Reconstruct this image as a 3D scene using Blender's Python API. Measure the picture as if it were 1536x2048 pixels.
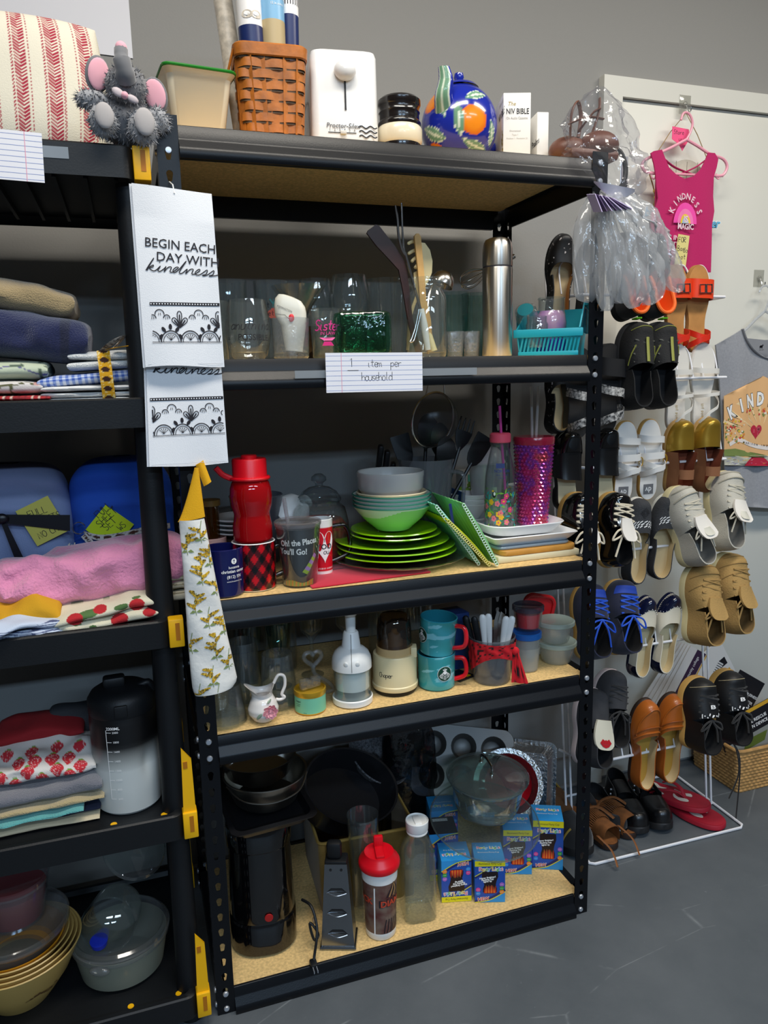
import bpy,bmesh,math,random
from mathutils import Vector,Matrix,Euler
from mathutils.geometry import delaunay_2d_cdt
from math import pi,sin,cos,sqrt,atan2
for o in list(bpy.data.objects):
 bpy.data.objects.remove(o)
SC = bpy.context.scene
COL = SC.collection
random.seed(7)
# ---------------------------------------------------------------- camera, light, exposure
cam = bpy.data.cameras.new('camera')
cam.sensor_fit = 'VERTICAL'
cam.sensor_height = 36.0
cam.lens = 1492.3 / 2048 * 36
cam.clip_start = 0.02
camo = bpy.data.objects.new('camera',cam)
COL.objects.link(camo)
camo.matrix_world = Matrix(((0.947020,0.076723,-0.311876,-0.0976),(-0.320401,0.158358,-0.933952,-1.4288),(-0.022267,0.984396,0.174551,1.3274),(0,0,0,1)))
SC.camera = camo
CAM = camo.matrix_world.translation.copy()
CX,CY,CZ = CAM
wld = bpy.data.worlds.new('world')
SC.world = wld
wld.use_nodes = True
wld.node_tree.nodes['Background'].inputs[0].default_value = (0.86,0.93,1.0,1)
wld.node_tree.nodes['Background'].inputs[1].default_value = 0.07
def panel(name,loc,sx,sy,power,col=(1,0.97,0.93)):
 l = bpy.data.lights.new(name,'AREA')
 l.shape = 'RECTANGLE'
 l.size,l.size_y = sx,sy
 l.energy = power
 l.color = col
 o = bpy.data.objects.new(name,l)
 COL.objects.link(o)
 o.location = loc
 return o
# fluorescent ceiling fixtures of the store room, in front of the shelves
WARM,COOL,BLUE = (1,0.94,0.84),(0.75,0.87,1),(0.5,0.73,1)
for x,y,pw,c in ((0.15,-0.75,31,WARM),(1.75,-0.75,31,WARM),(-0.1,-2.6,22,COOL),(1.5,-2.6,22,COOL),(-0.9,-4.7,85,BLUE),(0.9,-4.7,85,BLUE)):
 panel('ceiling_lamp',(x,y,2.85),1.2,0.28,pw,c)
SC.view_settings.view_transform = 'Standard'
SC.view_settings.look = 'None'
SC.view_settings.gamma = 1
SC.view_settings.exposure = 0.0
SC.view_settings.use_curve_mapping = False
# ---------------------------------------------------------------- materials
def lin(h):
 if not isinstance(h,str):
  return h
 h = h.lstrip('#')
 r = []
 for i in (0,2,4):
  c = int(h[i:i + 2],16) / 255
  r.append(c / 12.92 if c <= 0.04045 else ((c + 0.055) / 1.055) ** 2.4)
 return tuple(r)
MATS = {}
def mat(name,color=None,rough=0.5,metal=0.0,bump=None,var=None,spec=0.5,sheen=0.0,coat=0.0,trans=0.0,col2=None,aniso=0.0,two=None):
 """plain procedural material; bump=(scale, strength), var=(scale, amount) mottles the colour"""
 if name in MATS:
  return MATS[name]
 m = bpy.data.materials.new(name)
 MATS[name] = m
 m.use_nodes = True
 nt = m.node_tree
 b = nt.nodes['Principled BSDF']
 c = lin(color) if color else (1,1,1)
 b.inputs['Base Color'].default_value = (*c,1)
 b.inputs['Roughness'].default_value = rough
 b.inputs['Metallic'].default_value = metal
 b.inputs['Specular IOR Level'].default_value = spec
 b.inputs['Sheen Weight'].default_value = sheen
 b.inputs['Coat Weight'].default_value = coat
 if trans:
  b.inputs['Transmission Weight'].default_value = trans
 if aniso:
  b.inputs['Anisotropic'].default_value = aniso
  b.inputs['Anisotropic Rotation'].default_value = 0.25
  tg = nt.nodes.new('ShaderNodeTangent')
  tg.direction_type = 'RADIAL'
  tg.axis = 'Z'
  nt.links.new(tg.outputs[0],b.inputs['Tangent'])
 if color is None:
  a = nt.nodes.new('ShaderNodeAttribute')
  a.attribute_name = 'Col'
  nt.links.new(a.outputs['Color'],b.inputs['Base Color'])
 tc = nt.nodes.new('ShaderNodeTexCoord')
 if var and color:
  n = nt.nodes.new('ShaderNodeTexNoise')
  n.inputs['Scale'].default_value = var[0]
  n.inputs['Detail'].default_value = 6
  nt.links.new(tc.outputs['Object'],n.inputs['Vector'])
  r = nt.nodes.new('ShaderNodeValToRGB')
  r.color_ramp.elements[0].position = 0.35
  r.color_ramp.elements[1].position = 0.65
  d = lin(col2) if col2 else tuple(x * (1 - var[1]) for x in c)
  r.color_ramp.elements[0].color = (*d,1)
  r.color_ramp.elements[1].color = (*c,1)
  nt.links.new(n.outputs['Fac'],r.inputs['Fac'])
  nt.links.new(r.outputs['Color'],b.inputs['Base Color'])
 if bump:
  n = nt.nodes.new('ShaderNodeTexNoise')
  n.inputs['Scale'].default_value = bump[0]
  n.inputs['Detail'].default_value = 5
  nt.links.new(tc.outputs['Object'],n.inputs['Vector'])
  bp = nt.nodes.new('ShaderNodeBump')
  bp.inputs['Strength'].default_value = bump[1]
  bp.inputs['Distance'].default_value = 0.003
  nt.links.new(n.outputs['Fac'],bp.inputs['Height'])
  nt.links.new(bp.outputs['Normal'],b.inputs['Normal'])
 return m
def glass(name,tint='#ffffff',refl=1.0,rough=0.0,milky=0.0,milk='#ffffff',bump=None):
 """thin walled clear glass or plastic: see-through with a fresnel reflection, optionally milky"""
 if name in MATS:
  return MATS[name]
 m = bpy.data.materials.new(name)
 MATS[name] = m
 m.use_nodes = True
 nt = m.node_tree
 nt.nodes.clear()
 out = nt.nodes.new('ShaderNodeOutputMaterial')
 t = nt.nodes.new('ShaderNodeBsdfTransparent')
 t.inputs[0].default_value = (*lin(tint),1)
 g = nt.nodes.new('ShaderNodeBsdfGlossy')
 g.inputs['Roughness'].default_value = max(rough,0.02)
 fr = nt.nodes.new('ShaderNodeLayerWeight')
 fr.inputs['Blend'].default_value = 0.5
 pw = nt.nodes.new('ShaderNodeMath')
 pw.operation = 'POWER'
 pw.inputs[1].default_value = 3.5
 nt.links.new(fr.outputs['Facing'],pw.inputs[0])
 mul = nt.nodes.new('ShaderNodeMath')
 mul.operation = 'MULTIPLY_ADD'
 mul.inputs[1].default_value = 0.6 * refl
 mul.inputs[2].default_value = 0.05 * refl
 mul.use_clamp = True
 nt.links.new(pw.outputs[0],mul.inputs[0])
 mx = nt.nodes.new('ShaderNodeMixShader')
 nt.links.new(mul.outputs[0],mx.inputs[0])
 src = t
 if milky:
  d = nt.nodes.new('ShaderNodeBsdfDiffuse')
  d.inputs[0].default_value = (*lin(milk),1)
  tl = nt.nodes.new('ShaderNodeBsdfTranslucent')
  tl.inputs[0].default_value = (*lin(milk),1)
  dm = nt.nodes.new('ShaderNodeMixShader')
  dm.inputs[0].default_value = 0.4
  nt.links.new(d.outputs[0],dm.inputs[1])
  nt.links.new(tl.outputs[0],dm.inputs[2])
  mm = nt.nodes.new('ShaderNodeMixShader')
  mm.inputs[0].default_value = milky
  nt.links.new(t.outputs[0],mm.inputs[1])
  nt.links.new(dm.outputs[0],mm.inputs[2])
  src = mm
 nt.links.new(src.outputs[0],mx.inputs[1])
 nt.links.new(g.outputs[0],mx.inputs[2])
 if bump:
  tc = nt.nodes.new('ShaderNodeTexCoord')
  n = nt.nodes.new('ShaderNodeTexNoise')
  n.inputs['Scale'].default_value = bump[0]
  n.inputs['Detail'].default_value = 3
  nt.links.new(tc.outputs['Object'],n.inputs['Vector'])
  bp = nt.nodes.new('ShaderNodeBump')
  bp.inputs['Strength'].default_value = bump[1]
  bp.inputs['Distance'].default_value = 0.004
  nt.links.new(n.outputs['Fac'],bp.inputs['Height'])
  nt.links.new(bp.outputs['Normal'],g.inputs['Normal'])
  nt.links.new(bp.outputs['Normal'],fr.inputs['Normal'])
 nt.links.new(mx.outputs[0],out.inputs[0])
 return m
# ---------------------------------------------------------------- mesh builder
def rrect(w,d,r,n=4):
 """rounded rectangle outline, counter-clockwise, centred"""
 p = []
 r = min(r,w / 2 - 1e-5,d / 2 - 1e-5)
 for cx,cy,a in ((w / 2 - r,d / 2 - r,0),(-w / 2 + r,d / 2 - r,pi / 2),(-w / 2 + r,-d / 2 + r,pi),(w / 2 - r,-d / 2 + r,3 * pi / 2)):
  for i in range(n + 1):
   t = a + pi / 2 * i / n
   p.append((cx + r * cos(t),cy + r * sin(t)))
 return p
def ell(rx,ry,n=32,a0=0.0):
 return [(rx * cos(2 * pi * i / n + a0),ry * sin(2 * pi * i / n + a0)) for i in range(n)]
def catmull(pts,n=6,closed=False):
 P = [Vector(p) for p in pts]
 out = []
 k = len(P)
 for i in range(k if closed else k - 1):
  if closed:
   a,b,c,d = P[i - 1],P[i],P[(i + 1) % k],P[(i + 2) % k]
  else:
   a,b,c,d = P[max(i - 1,0)],P[i],P[i + 1],P[min(i + 2,k - 1)]
  for j in range(n):
   t = j / n
   out.append(0.5 * ((2 * b) + (c - a) * t + (2 * a - 5 * b + 4 * c - d) * t * t + (3 * b - a - 3 * c + d) * t ** 3))
 if not closed:
  out.append(P[-1])
 return out
def hsh(i,j=0,k=0):
 x = sin(i * 127.1 + j * 311.7 + k * 74.7) * 43758.5453
 return x - math.floor(x)
def vnoise(x,y,s=0):
 xi,yi = math.floor(x),math.floor(y)
 fx,fy = x - xi,y - yi
 fx,fy = fx * fx * (3 - 2 * fx),fy * fy * (3 - 2 * fy)
 a = hsh(xi,yi,s) * (1 - fx) + hsh(xi + 1,yi,s) * fx
 b = hsh(xi,yi + 1,s) * (1 - fx) + hsh(xi + 1,yi + 1,s) * fx
 return a * (1 - fy) + b * fy
TXT = {}
def text_mesh(s,shear=0.0,bold=0.0,space=1.0):
 k = (s,shear,bold,space)
 if k not in TXT:
  c = bpy.data.curves.new('t','FONT')
  c.body = s
  c.size = 1
  c.shear = shear
  c.offset = bold
  c.space_character = space
  c.align_x = 'CENTER'
  c.align_y = 'CENTER'
  c.resolution_u = 2
  o = bpy.data.objects.new('t',c)
  COL.objects.link(o)
  dg = bpy.context.evaluated_depsgraph_get()
  me = bpy.data.meshes.new_from_object(o.evaluated_get(dg))
  TXT[k] = ([tuple(v.co) for v in me.vertices],[tuple(p.vertices) for p in me.polygons])
  bpy.data.objects.remove(o)
  bpy.data.curves.remove(c)
  bpy.data.meshes.remove(me)
 return TXT[k]
def plane_at(o,ux=(1,0,0),uy=(0,0,1),eps=0.0004):
 o,ux,uy = Vector(o),Vector(ux).normalized(),Vector(uy).normalized()
 n = ux.cross(uy)
 return lambda x,y,e=0:o + ux * x + uy * y + n * (eps + e)
def cyl_at(r,z0,ang=-pi / 2,eps=0.0004,tilt=0.0):
 """wrap text round a lathe of radius r (number or function of z), centred on ang and height z0"""
 rf = r if callable(r) else (lambda z:r)
 def f(x,y,e=0):
  x,y = x * cos(tilt) - y * sin(tilt),x * sin(tilt) + y * cos(tilt)
  z = z0 + y
  R = rf(z) + eps + e
  a = ang + x / R
  return Vector((R * cos(a),R * sin(a),z))
 return f
class MB:
 def __init__(s):
  s.v,s.f,s.mi,s.mats,s.c = [],[],[],[],[]
  s.M = Matrix()
  s.paint = (1,1,1)
 def at(s,loc=(0,0,0),rot=(0,0,0),sc=(1,1,1)):
  s.M = Matrix.LocRotScale(Vector(loc),Euler(rot),Vector(sc))
  return s
 def add(s,vs,fs,m,cols=None):
  b = len(s.v)
  s.v += [tuple(s.M @ Vector(v)) for v in vs]
  s.c += cols if cols else [s.paint] * len(vs)
  if m not in s.mats:
   s.mats.append(m)
  k = s.mats.index(m)
  for f in fs:
   s.f.append(tuple(i + b for i in f))
   s.mi.append(k)
  return s
 def box(s,c,d,m,bev=0.0,seg=2):
  x,y,z = d[0] / 2,d[1] / 2,d[2] / 2
  if bev <= 0:
   vs = [(c[0] + i * x,c[1] + j * y,c[2] + k * z) for i in (-1,1) for j in (-1,1) for k in (-1,1)]
   return s.add(vs,[(0,1,3,2),(4,6,7,5),(0,4,5,1),(2,3,7,6),(0,2,6,4),(1,5,7,3)],m)
  bm = bmesh.new()
  bmesh.ops.create_cube(bm,size=1)
  for v in bm.verts:
   v.co = Vector((c[0] + v.co.x * d[0],c[1] + v.co.y * d[1],c[2] + v.co.z * d[2]))
  bmesh.ops.bevel(bm,geom=list(bm.edges),offset=min(bev,min(d) * 0.49),segments=seg,profile=0.5,affect='EDGES')
  bm.verts.index_update()
  s.add([tuple(v.co) for v in bm.verts],[tuple(v.index for v in f.verts) for f in bm.faces],m)
  bm.free()
  return s
 def loft(s,rings,m,cap0=True,cap1=True,closed=True):
  n = len(rings[0])
  vs = [p for r in rings for p in r]
  fs = []
  for i in range(len(rings) - 1):
   for j in range(n if closed else n - 1):
    a,b = i * n + j,i * n + (j + 1) % n
    fs.append((a,b,b + n,a + n))
  if cap0:
   fs.append(tuple(range(n - 1,-1,-1)))
  if cap1:
   fs.append(tuple((len(rings) - 1) * n + j for j in range(n)))
  return s.add(vs,fs,m)
 def lathe(s,prof,m,seg=32,sq=(1,1),warp=None):
  """prof: list of (r, z) going outside-up then inside-down"""
  vs,fs,prev = [],[],None
  for r,z in prof:
   if r < 1e-6:
    cur = [len(vs)]
    vs.append((0,0,z))
   else:
    cur = list(range(len(vs),len(vs) + seg))
    for i in range(seg):
     a = 2 * pi * i / seg
     q = r * (warp(a,z) if warp else 1)
     vs.append((q * cos(a) * sq[0],q * sin(a) * sq[1],z))
   if prev:
    for i in range(seg):
     j = (i + 1) % seg
     if len(prev) == 1 and len(cur) > 1:
      fs.append((prev[0],cur[j],cur[i]))
     elif len(cur) == 1 and len(prev) > 1:
      fs.append((prev[i],prev[j],cur[0]))
     elif len(cur) > 1:
      fs.append((prev[i],prev[j],cur[j],cur[i]))
   prev = cur
  return s.add(vs,fs,m)
 def tube(s,pts,r,m,seg=8,caps=True,closed=False,flat=1.0):
  P = [Vector(p) for p in pts]
  n = len(P)
  rad = r if isinstance(r,(list,tuple)) else [r] * n
  rings = []
  up = None
  for i in range(n):
   if closed:
    t = (P[(i + 1) % n] - P[i - 1]).normalized()
   else:
    t = (P[min(i + 1,n - 1)] - P[max(i - 1,0)]).normalized()
   if up is None:
    up = Vector((0,0,1)) if abs(t.z) < 0.9 else Vector((1,0,0))
   up = (up - t * up.dot(t)).normalized()
   sd = t.cross(up)
   rings.append([tuple(P[i] + (sd * cos(2 * pi * k / seg) + up * sin(2 * pi * k / seg) * flat) * rad[i]) for k in range(seg)])
  if closed:
   rings.append(rings[0])
  return s.loft(rings,m,caps and not closed,caps and not closed)
 def grid(s,fn,nu,nv,m,col=None,closeu=False,flip=False):
  vs,cs = [],[]
  for j in range(nv + 1):
   for i in range(nu + (0 if closeu else 1)):
    u,v = i / nu,j / nv
    vs.append(tuple(fn(u,v)))
    cs.append(col(u,v) if col else s.paint)
  w = nu if closeu else nu + 1
  fs = []
  for j in range(nv):
   for i in range(nu):
    a,b = j * w + i,j * w + (i + 1) % w
    fs.append((a,a + w,b + w,b) if flip else (a,b,b + w,a + w))
  return s.add(vs,fs,m,cs)
 def slab(s,fn,nu,nv,m,th,col=None):
  """a sheet with thickness: fn gives the front surface, th the offset vector to its back"""
  t = Vector(th)
  s.grid(fn,nu,nv,m,col)
  s.grid(lambda u,v:Vector(fn(u,v)) + t,nu,nv,m,col,flip=True)
  for a,b in ((lambda q:(q,0.0),nu),(lambda q:(1 - q,1.0),nu),(lambda q:(0.0,1 - q),nv),(lambda q:(1.0,q),nv)):
   s.grid(lambda u,v:Vector(fn(*a(1 - u))) + t * v,b,1,m,(lambda u,v:col(*a(1 - u))) if col else None)
  return s
 def poly(s,pts,m,place=None,e=0):
  if place:
   pts = [place(p[0],p[1],e) for p in pts]
  return s.add([tuple(p) for p in pts],[tuple(range(len(pts)))],m)
 def disc(s,x,y,r,m,place,e=0,n=14,ry=None):
  return s.poly([(x + r * cos(2 * pi * i / n),y + (ry or r) * sin(2 * pi * i / n)) for i in range(n)],m,place,e)
 def stroke(s,pts,w,m,place,e=0,closed=False):
  """a drawn line of width w on a placed surface"""
  P = [Vector((p[0],p[1])) for p in pts]
  if closed:
   P.append(P[0])
  L,R = [],[]
  for i in range(len(P)):
   t = P[min(i + 1,len(P) - 1)] - P[max(i - 1,0)]
   if t.length < 1e-9:
    t = Vector((1,0))
   t.normalize()
   n = Vector((-t.y,t.x)) * w / 2
   L.append(place(*(P[i] + n),e))
   R.append(place(*(P[i] - n),e))
  k = len(P)
  return s.add([tuple(p) for p in R + L],[(i,i + 1,k + i + 1,k + i) for i in range(k - 1)],m)
 def text(s,t,size,m,place,x=0,y=0,shear=0.0,bold=0.0,rot=0.0,space=1.0,sx=1.0,e=0,arc=0.0):
  vs,fs = text_mesh(t,shear,bold,space)
  q = []
  for a,b,_ in vs:
   a,b = a * size * sx,b * size
   if arc:
    th = a / arc
    a,b = (arc + b) * sin(th),(arc + b) * cos(th) - arc
   a,b = a * cos(rot) - b * sin(rot),a * sin(rot) + b * cos(rot)
   q.append(place(x + a,y + b,e))
  return s.add([tuple(p) for p in q],fs,m)
 def hand(s,t,size,w,m,place,x=0,y=0,rot=0.0,slant=0.0,e=0,adv=0.72):
  """handwriting with single strokes"""
  cx = 0.0
  for ch in t:
   for st in HAND.get(ch,()):
    q = [(a[0],a[1]) for a in catmull([(p[0],p[1],0) for p in st],3)] if len(st) > 4 else st
    pts = []
    for a,b in q:
     a,b = (cx + a + slant * b) * size,b * size
     pts.append((x + a * cos(rot) - b * sin(rot),y + a * sin(rot) + b * cos(rot)))
    s.stroke(pts,w,m,place,e)
   cx += adv if ch != ' ' else adv * 0.7
  return s
 def ball(s,c,r,m,sc=(1,1,1),seg=20,rng=10):
  vs = [(c[0],c[1],c[2] - r * sc[2])]
  for i in range(1,rng):
   t = pi * i / rng
   for j in range(seg):
    a = 2 * pi * j / seg
    vs.append((c[0] + r * sc[0] * sin(t) * cos(a),c[1] + r * sc[1] * sin(t) * sin(a),c[2] - r * sc[2] * cos(t)))
  vs.append((c[0],c[1],c[2] + r * sc[2]))
  fs = []
  for j in range(seg):
   fs.append((0,1 + (j + 1) % seg,1 + j))
   fs.append((len(vs) - 1,len(vs) - 1 - seg + j,len(vs) - 1 - seg + (j + 1) % seg))
  for i in range(rng - 2):
   for j in range(seg):
    a,b = 1 + i * seg + j,1 + i * seg + (j + 1) % seg
    fs.append((a,b,b + seg,a + seg))
  return s.add(vs,fs,m)
 def mesh(s,name,sharp=38):
  me = bpy.data.meshes.new(name)
  me.from_pydata(s.v,[],s.f)
  for m in s.mats:
   me.materials.append(m)
  me.polygons.foreach_set('material_index',s.mi)
  me.polygons.foreach_set('use_smooth',[True] * len(s.f))
  if any(c != (1,1,1) for c in s.c):
   a = me.color_attributes.new('Col','FLOAT_COLOR','POINT')
   flat = []
   for c in s.c:
    flat += [c[0],c[1],c[2],1.0]
   a.data.foreach_set('color',flat)
  me.update()
  me.set_sharp_from_angle(angle=math.radians(sharp))
  return me
HAND = {
 'F':[[(0,0),(0,1),(.55,1)],[(0,.55),(.42,.58)]],'U':[[(0,1),(.02,.25),(.25,0),(.48,.25),(.5,1)]],
 'L':[[(0,1),(0,0),(.5,.02)]],'S':[[(.5,.9),(.25,1),(.05,.8),(.2,.55),(.45,.4),(.45,.12),(.2,0),(0,.12)]],
 'H':[[(0,0),(0,1)],[(.5,0),(.5,1)],[(0,.5),(.5,.55)]],'E':[[(.5,1),(0,1),(0,0),(.52,0)],[(0,.52),(.4,.54)]],
 'T':[[(-.05,1),(.58,1)],[(.27,1),(.25,0)]],'N':[[(0,0),(0,1),(.5,0),(.5,1)]],'O':[[(.25,0),(0,.3),(.05,.8),(.3,1),(.55,.7),(.5,.2),(.25,0)]],
 'C':[[(.52,.85),(.28,1),(.03,.7),(.05,.2),(.3,0),(.52,.12)]],'W':[[(0,1),(.15,0),(.3,.6),(.45,0),(.62,1)]],
 'R':[[(0,0),(0,1),(.4,.95),(.45,.65),(0,.5),(.5,0)]],'B':[[(0,0),(0,1),(.4,.9),(.35,.6),(0,.52),(.45,.4),(.42,.05),(0,0)]],
 'D':[[(0,0),(0,1),(.4,.85),(.5,.4),(.3,.05),(0,0)]],'1':[[(.1,.8),(.3,1),(.3,0)]],
 'i':[[(.2,.55),(.18,.05),(.35,0)],[(.2,.78),(.22,.8)]],'t':[[(.22,.95),(.2,.1),(.4,.02)],[(.02,.6),(.45,.62)]],
 'e':[[(.05,.3),(.45,.35),(.4,.55),(.15,.55),(.05,.2),(.25,0),(.5,.1)]],'m':[[(0,0),(.02,.55)],[(.02,.4),(.18,.55),(.25,.3),(.25,0)],[(.25,.4),(.42,.55),(.5,.3),(.52,0)]],
 'p':[[(.02,.55),(.02,-.4)],[(.02,.4),(.3,.55),(.45,.3),(.3,.03),(.02,.08)]],'r':[[(.05,.55),(.08,0)],[(.08,.35),(.25,.55),(.45,.5)]],
 'h':[[(.02,1),(.03,0)],[(.03,.35),(.25,.55),(.42,.35),(.42,0)]],'o':[[(.25,.55),(.03,.35),(.1,.03),(.35,.03),(.45,.35),(.25,.55)]],
 'u':[[(.03,.55),(.05,.1),(.25,0),(.42,.2),(.43,.55)],[(.43,.55),(.45,.02)]],'s':[[(.4,.5),(.15,.52),(.12,.32),(.35,.22),(.3,.02),(.02,.05)]],
 'l':[[(.18,1),(.17,.1),(.3,.0)]],'d':[[(.42,.45),(.2,.55),(.03,.3),(.15,.02),(.42,.12)],[(.45,1),(.44,0)]],'a':[[(.42,.45),(.2,.55),(.03,.3),(.15,.02),(.42,.2)],[(.44,.55),(.46,0)]],
 'n':[[(.03,.55),(.05,0)],[(.05,.35),(.25,.55),(.4,.35),(.42,0)]],'k':[[(.05,1),(.05,0)],[(.42,.55),(.07,.25),(.45,0)]],
}
# ---------------------------------------------------------------- objects
def props(o,label=None,cat=None,group=None,kind=None):
 if label:
  o['label'] = label
 if cat:
  o['category'] = cat
 if group:
  o['group'] = group
 if kind:
  o['kind'] = kind
 return o
def thing(name,label,cat,loc=(0,0,0),rot=(0,0,0),group=None):
 o = bpy.data.objects.new(name,None)
 o.empty_display_size = 0.03
 COL.objects.link(o)
 o.location = loc
 o.rotation_euler = rot if isinstance(rot,(tuple,list,Euler)) else (0,0,rot)
 return props(o,label,cat,group)
def part(name,mb,parent,label=None,sharp=38,kind=None):
 o = bpy.data.objects.new(name,mb.mesh(name,sharp))
 COL.objects.link(o)
 o.parent = parent
 return props(o,label,kind=kind)
def solo(name,mb,label,cat,loc=(0,0,0),rot=0,group=None,sharp=38,kind=None):
 o = bpy.data.objects.new(name,mb.mesh(name,sharp))
 COL.objects.link(o)
 o.location = loc
 o.rotation_euler = rot if isinstance(rot,(tuple,list,Euler)) else (0,0,rot)
 return props(o,label,cat,group,kind)
def struct(name,mb,parent=None,sharp=38):
 o = bpy.data.objects.new(name,mb.mesh(name,sharp))
 COL.objects.link(o)
 o.parent = parent
 if parent is None:
  o['kind'] = 'structure'
 return o
def twin(root,loc,rot=None,label=None,sc=None):
 """a copy of a thing with copies of its parts and their sub-parts"""
 r = root.copy()
 COL.objects.link(r)
 r.location = loc
 if rot is not None:
  r.rotation_euler = rot if isinstance(rot,(tuple,list,Euler)) else (0,0,rot)
 if sc:
  r.scale = sc
 if label:
  r['label'] = label
 for ch in list(root.children):
  c = ch.copy()
  COL.objects.link(c)
  c.parent = r
  for g in list(ch.children):
   d = g.copy()
   COL.objects.link(d)
   d.parent = c
 return r
def fz(x,y,extra=0.0):
 """turn about z so that a thing's front (-y) looks from the shelf towards the aisle where one stands"""
 return atan2(CY - y,CX - x) + pi / 2 + extra
MW = camo.matrix_world.copy()
def ray(x,y):
 return MW.to_3x3() @ Vector(((x - 768) / 1492.3,-(y - 1024) / 1492.3,-1))
def py_(x,y,Y):
 """point at depth Y (distance along the shelf's depth) measured from the photograph"""
 d = ray(x,y)
 return CAM + d * ((Y - CAM.y) / d.y)
def pz_(x,y,Z):
 """point at height Z measured from the photograph"""
 d = ray(x,y)
 return CAM + d * ((Z - CAM.z) / d.z)
# shared materials
BLK = mat('black_enamel','#07090e',0.36,spec=0.3,bump=(400,0.05))
BLKP = mat('black_plastic','#101215',0.48,spec=0.35,bump=(300,0.08))
YEL = mat('yellow_plastic','#f2b400',0.45)
WHT = mat('white_plastic','#e9e9e6',0.35)
CHIP = mat('particle_board','#eac584',0.7,var=(160,0.3),bump=(200,0.1))
ZINC = mat('zinc','#c3c9d2',0.35,metal=0.7)
STEEL = mat('brushed_steel','#c9c4bd',0.22,metal=1.0)
CHROME = mat('chrome','#d8d8d8',0.08,metal=1.0)
GLS = glass('clear_glass','#f8fbfa',1.5,milky=0.035,milk='#dfe6e8')
INK = mat('black_ink','#17131c',0.7)
WINK = mat('white_ink','#f2f0ee',0.6)
PAPER = mat('paper','#e8e8ee',0.8)
PNT = mat('painted_cloth',None,0.9,bump=(500,0.25))
PNTG = mat('painted_glaze',None,0.18,coat=0.4)
PNTP = mat('painted_paper',None,0.55)
RED = mat('red_plastic','#d4091c',0.35)
WIRE = mat('white_wire','#e6e6ea',0.4)
# ================================================================ the room
WY = 0.53                                    # face of the back wall
wallm = mat('grey_wall_paint','#908f8c',0.75,bump=(250,0.12))
doorm = mat('door_paint','#d6d5cc',0.45,bump=(60,0.05))
rub = mat('cove_base_rubber','#77736e',0.6)
def floor_material():
 m = bpy.data.materials.new('painted_concrete')
 m.use_nodes = True
 nt = m.node_tree
 b = nt.nodes['Principled BSDF']
 b.inputs['Roughness'].default_value = 0.55
 tc = nt.nodes.new('ShaderNodeTexCoord')
 def noise(scale,detail,rough=0.6):
  n = nt.nodes.new('ShaderNodeTexNoise')
  n.inputs['Scale'].default_value = scale
  n.inputs['Detail'].default_value = detail
  n.inputs['Roughness'].default_value = rough
  nt.links.new(tc.outputs['Object'],n.inputs['Vector'])
  return n
 def ramp(src,stops):
  r = nt.nodes.new('ShaderNodeValToRGB')
  e = r.color_ramp.elements
  e[0].position,e[0].color = stops[0]
  e[1].position,e[1].color = stops[-1]
  for p,c in stops[1:-1]:
   q = e.new(p)
   q.color = c
  nt.links.new(src,r.inputs['Fac'])
  return r
 g = lambda v:(v,v,v,1)
 base = ramp(noise(3,8).outputs['Fac'],[(0.3,(*lin('#4b5156'),1)),(0.7,(*lin('#5d6266'),1))])
 spots = ramp(noise(55,6,0.75).outputs['Fac'],[(0.63,g(0)),(0.74,g(1))])
 patch = ramp(noise(4.5,3).outputs['Fac'],[(0.5,g(0)),(0.66,g(1))])
 mul = nt.nodes.new('ShaderNodeMath')
 mul.operation = 'MULTIPLY'
 nt.links.new(spots.outputs['Color'],mul.inputs[0])
 nt.links.new(patch.outputs['Color'],mul.inputs[1])
 # long thin scratches
 vo = nt.nodes.new('ShaderNodeTexVoronoi')
 vo.feature = 'DISTANCE_TO_EDGE'
 vo.inputs['Scale'].default_value = 3.1
 mp = nt.nodes.new('ShaderNodeMapping')
 mp.inputs['Rotation'].default_value = (0,0,0.5)
 mp.inputs['Scale'].default_value = (0.5,1.7,1)
 nt.links.new(tc.outputs['Object'],mp.inputs['Vector'])
 nt.links.new(mp.outputs['Vector'],vo.inputs['Vector'])
 scr = ramp(vo.outputs['Distance'],[(0.0,g(0.7)),(0.006,g(0))])
 gate = ramp(noise(6,4).outputs['Fac'],[(0.5,g(0)),(0.6,g(1))])
 m2 = nt.nodes.new('ShaderNodeMath')
 m2.operation = 'MULTIPLY'
 nt.links.new(scr.outputs['Color'],m2.inputs[0])
 nt.links.new(gate.outputs['Color'],m2.inputs[1])
 mx = nt.nodes.new('ShaderNodeMath')
 mx.operation = 'MAXIMUM'
 nt.links.new(mul.outputs[0],mx.inputs[0])
 nt.links.new(m2.outputs[0],mx.inputs[1])
 sc = nt.nodes.new('ShaderNodeMath')
 sc.operation = 'MULTIPLY'
 sc.inputs[1].default_value = 0.45
 nt.links.new(mx.outputs[0],sc.inputs[0])
 mix = nt.nodes.new('ShaderNodeMixRGB')
 mix.inputs[2].default_value = (*lin('#a9aeb0'),1)
 nt.links.new(sc.outputs[0],mix.inputs[0])
 nt.links.new(base.outputs['Color'],mix.inputs[1])
 nt.links.new(mix.outputs[0],b.inputs['Base Color'])
 bp = nt.nodes.new('ShaderNodeBump')
 bp.inputs['Strength'].default_value = 0.15
 bp.inputs['Distance'].default_value = 0.002
 nt.links.new(noise(120,4).outputs['Fac'],bp.inputs['Height'])
 nt.links.new(bp.outputs['Normal'],b.inputs['Normal'])
 return m
struct('floor',MB().box((0.8,-1.5,-0.05),(6,4.4,0.1),floor_material()))
struct('wall_back',MB().box((0.8,WY + 0.05,1.45),(6,0.1,2.9),wallm))
struct('baseboard_back',MB().box((-0.43,WY - 0.003,0.052),(3.3,0.006,0.104),rub,0.002).box((-0.43,WY - 0.009,0.006),(3.3,0.018,0.012),rub,0.004))
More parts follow.
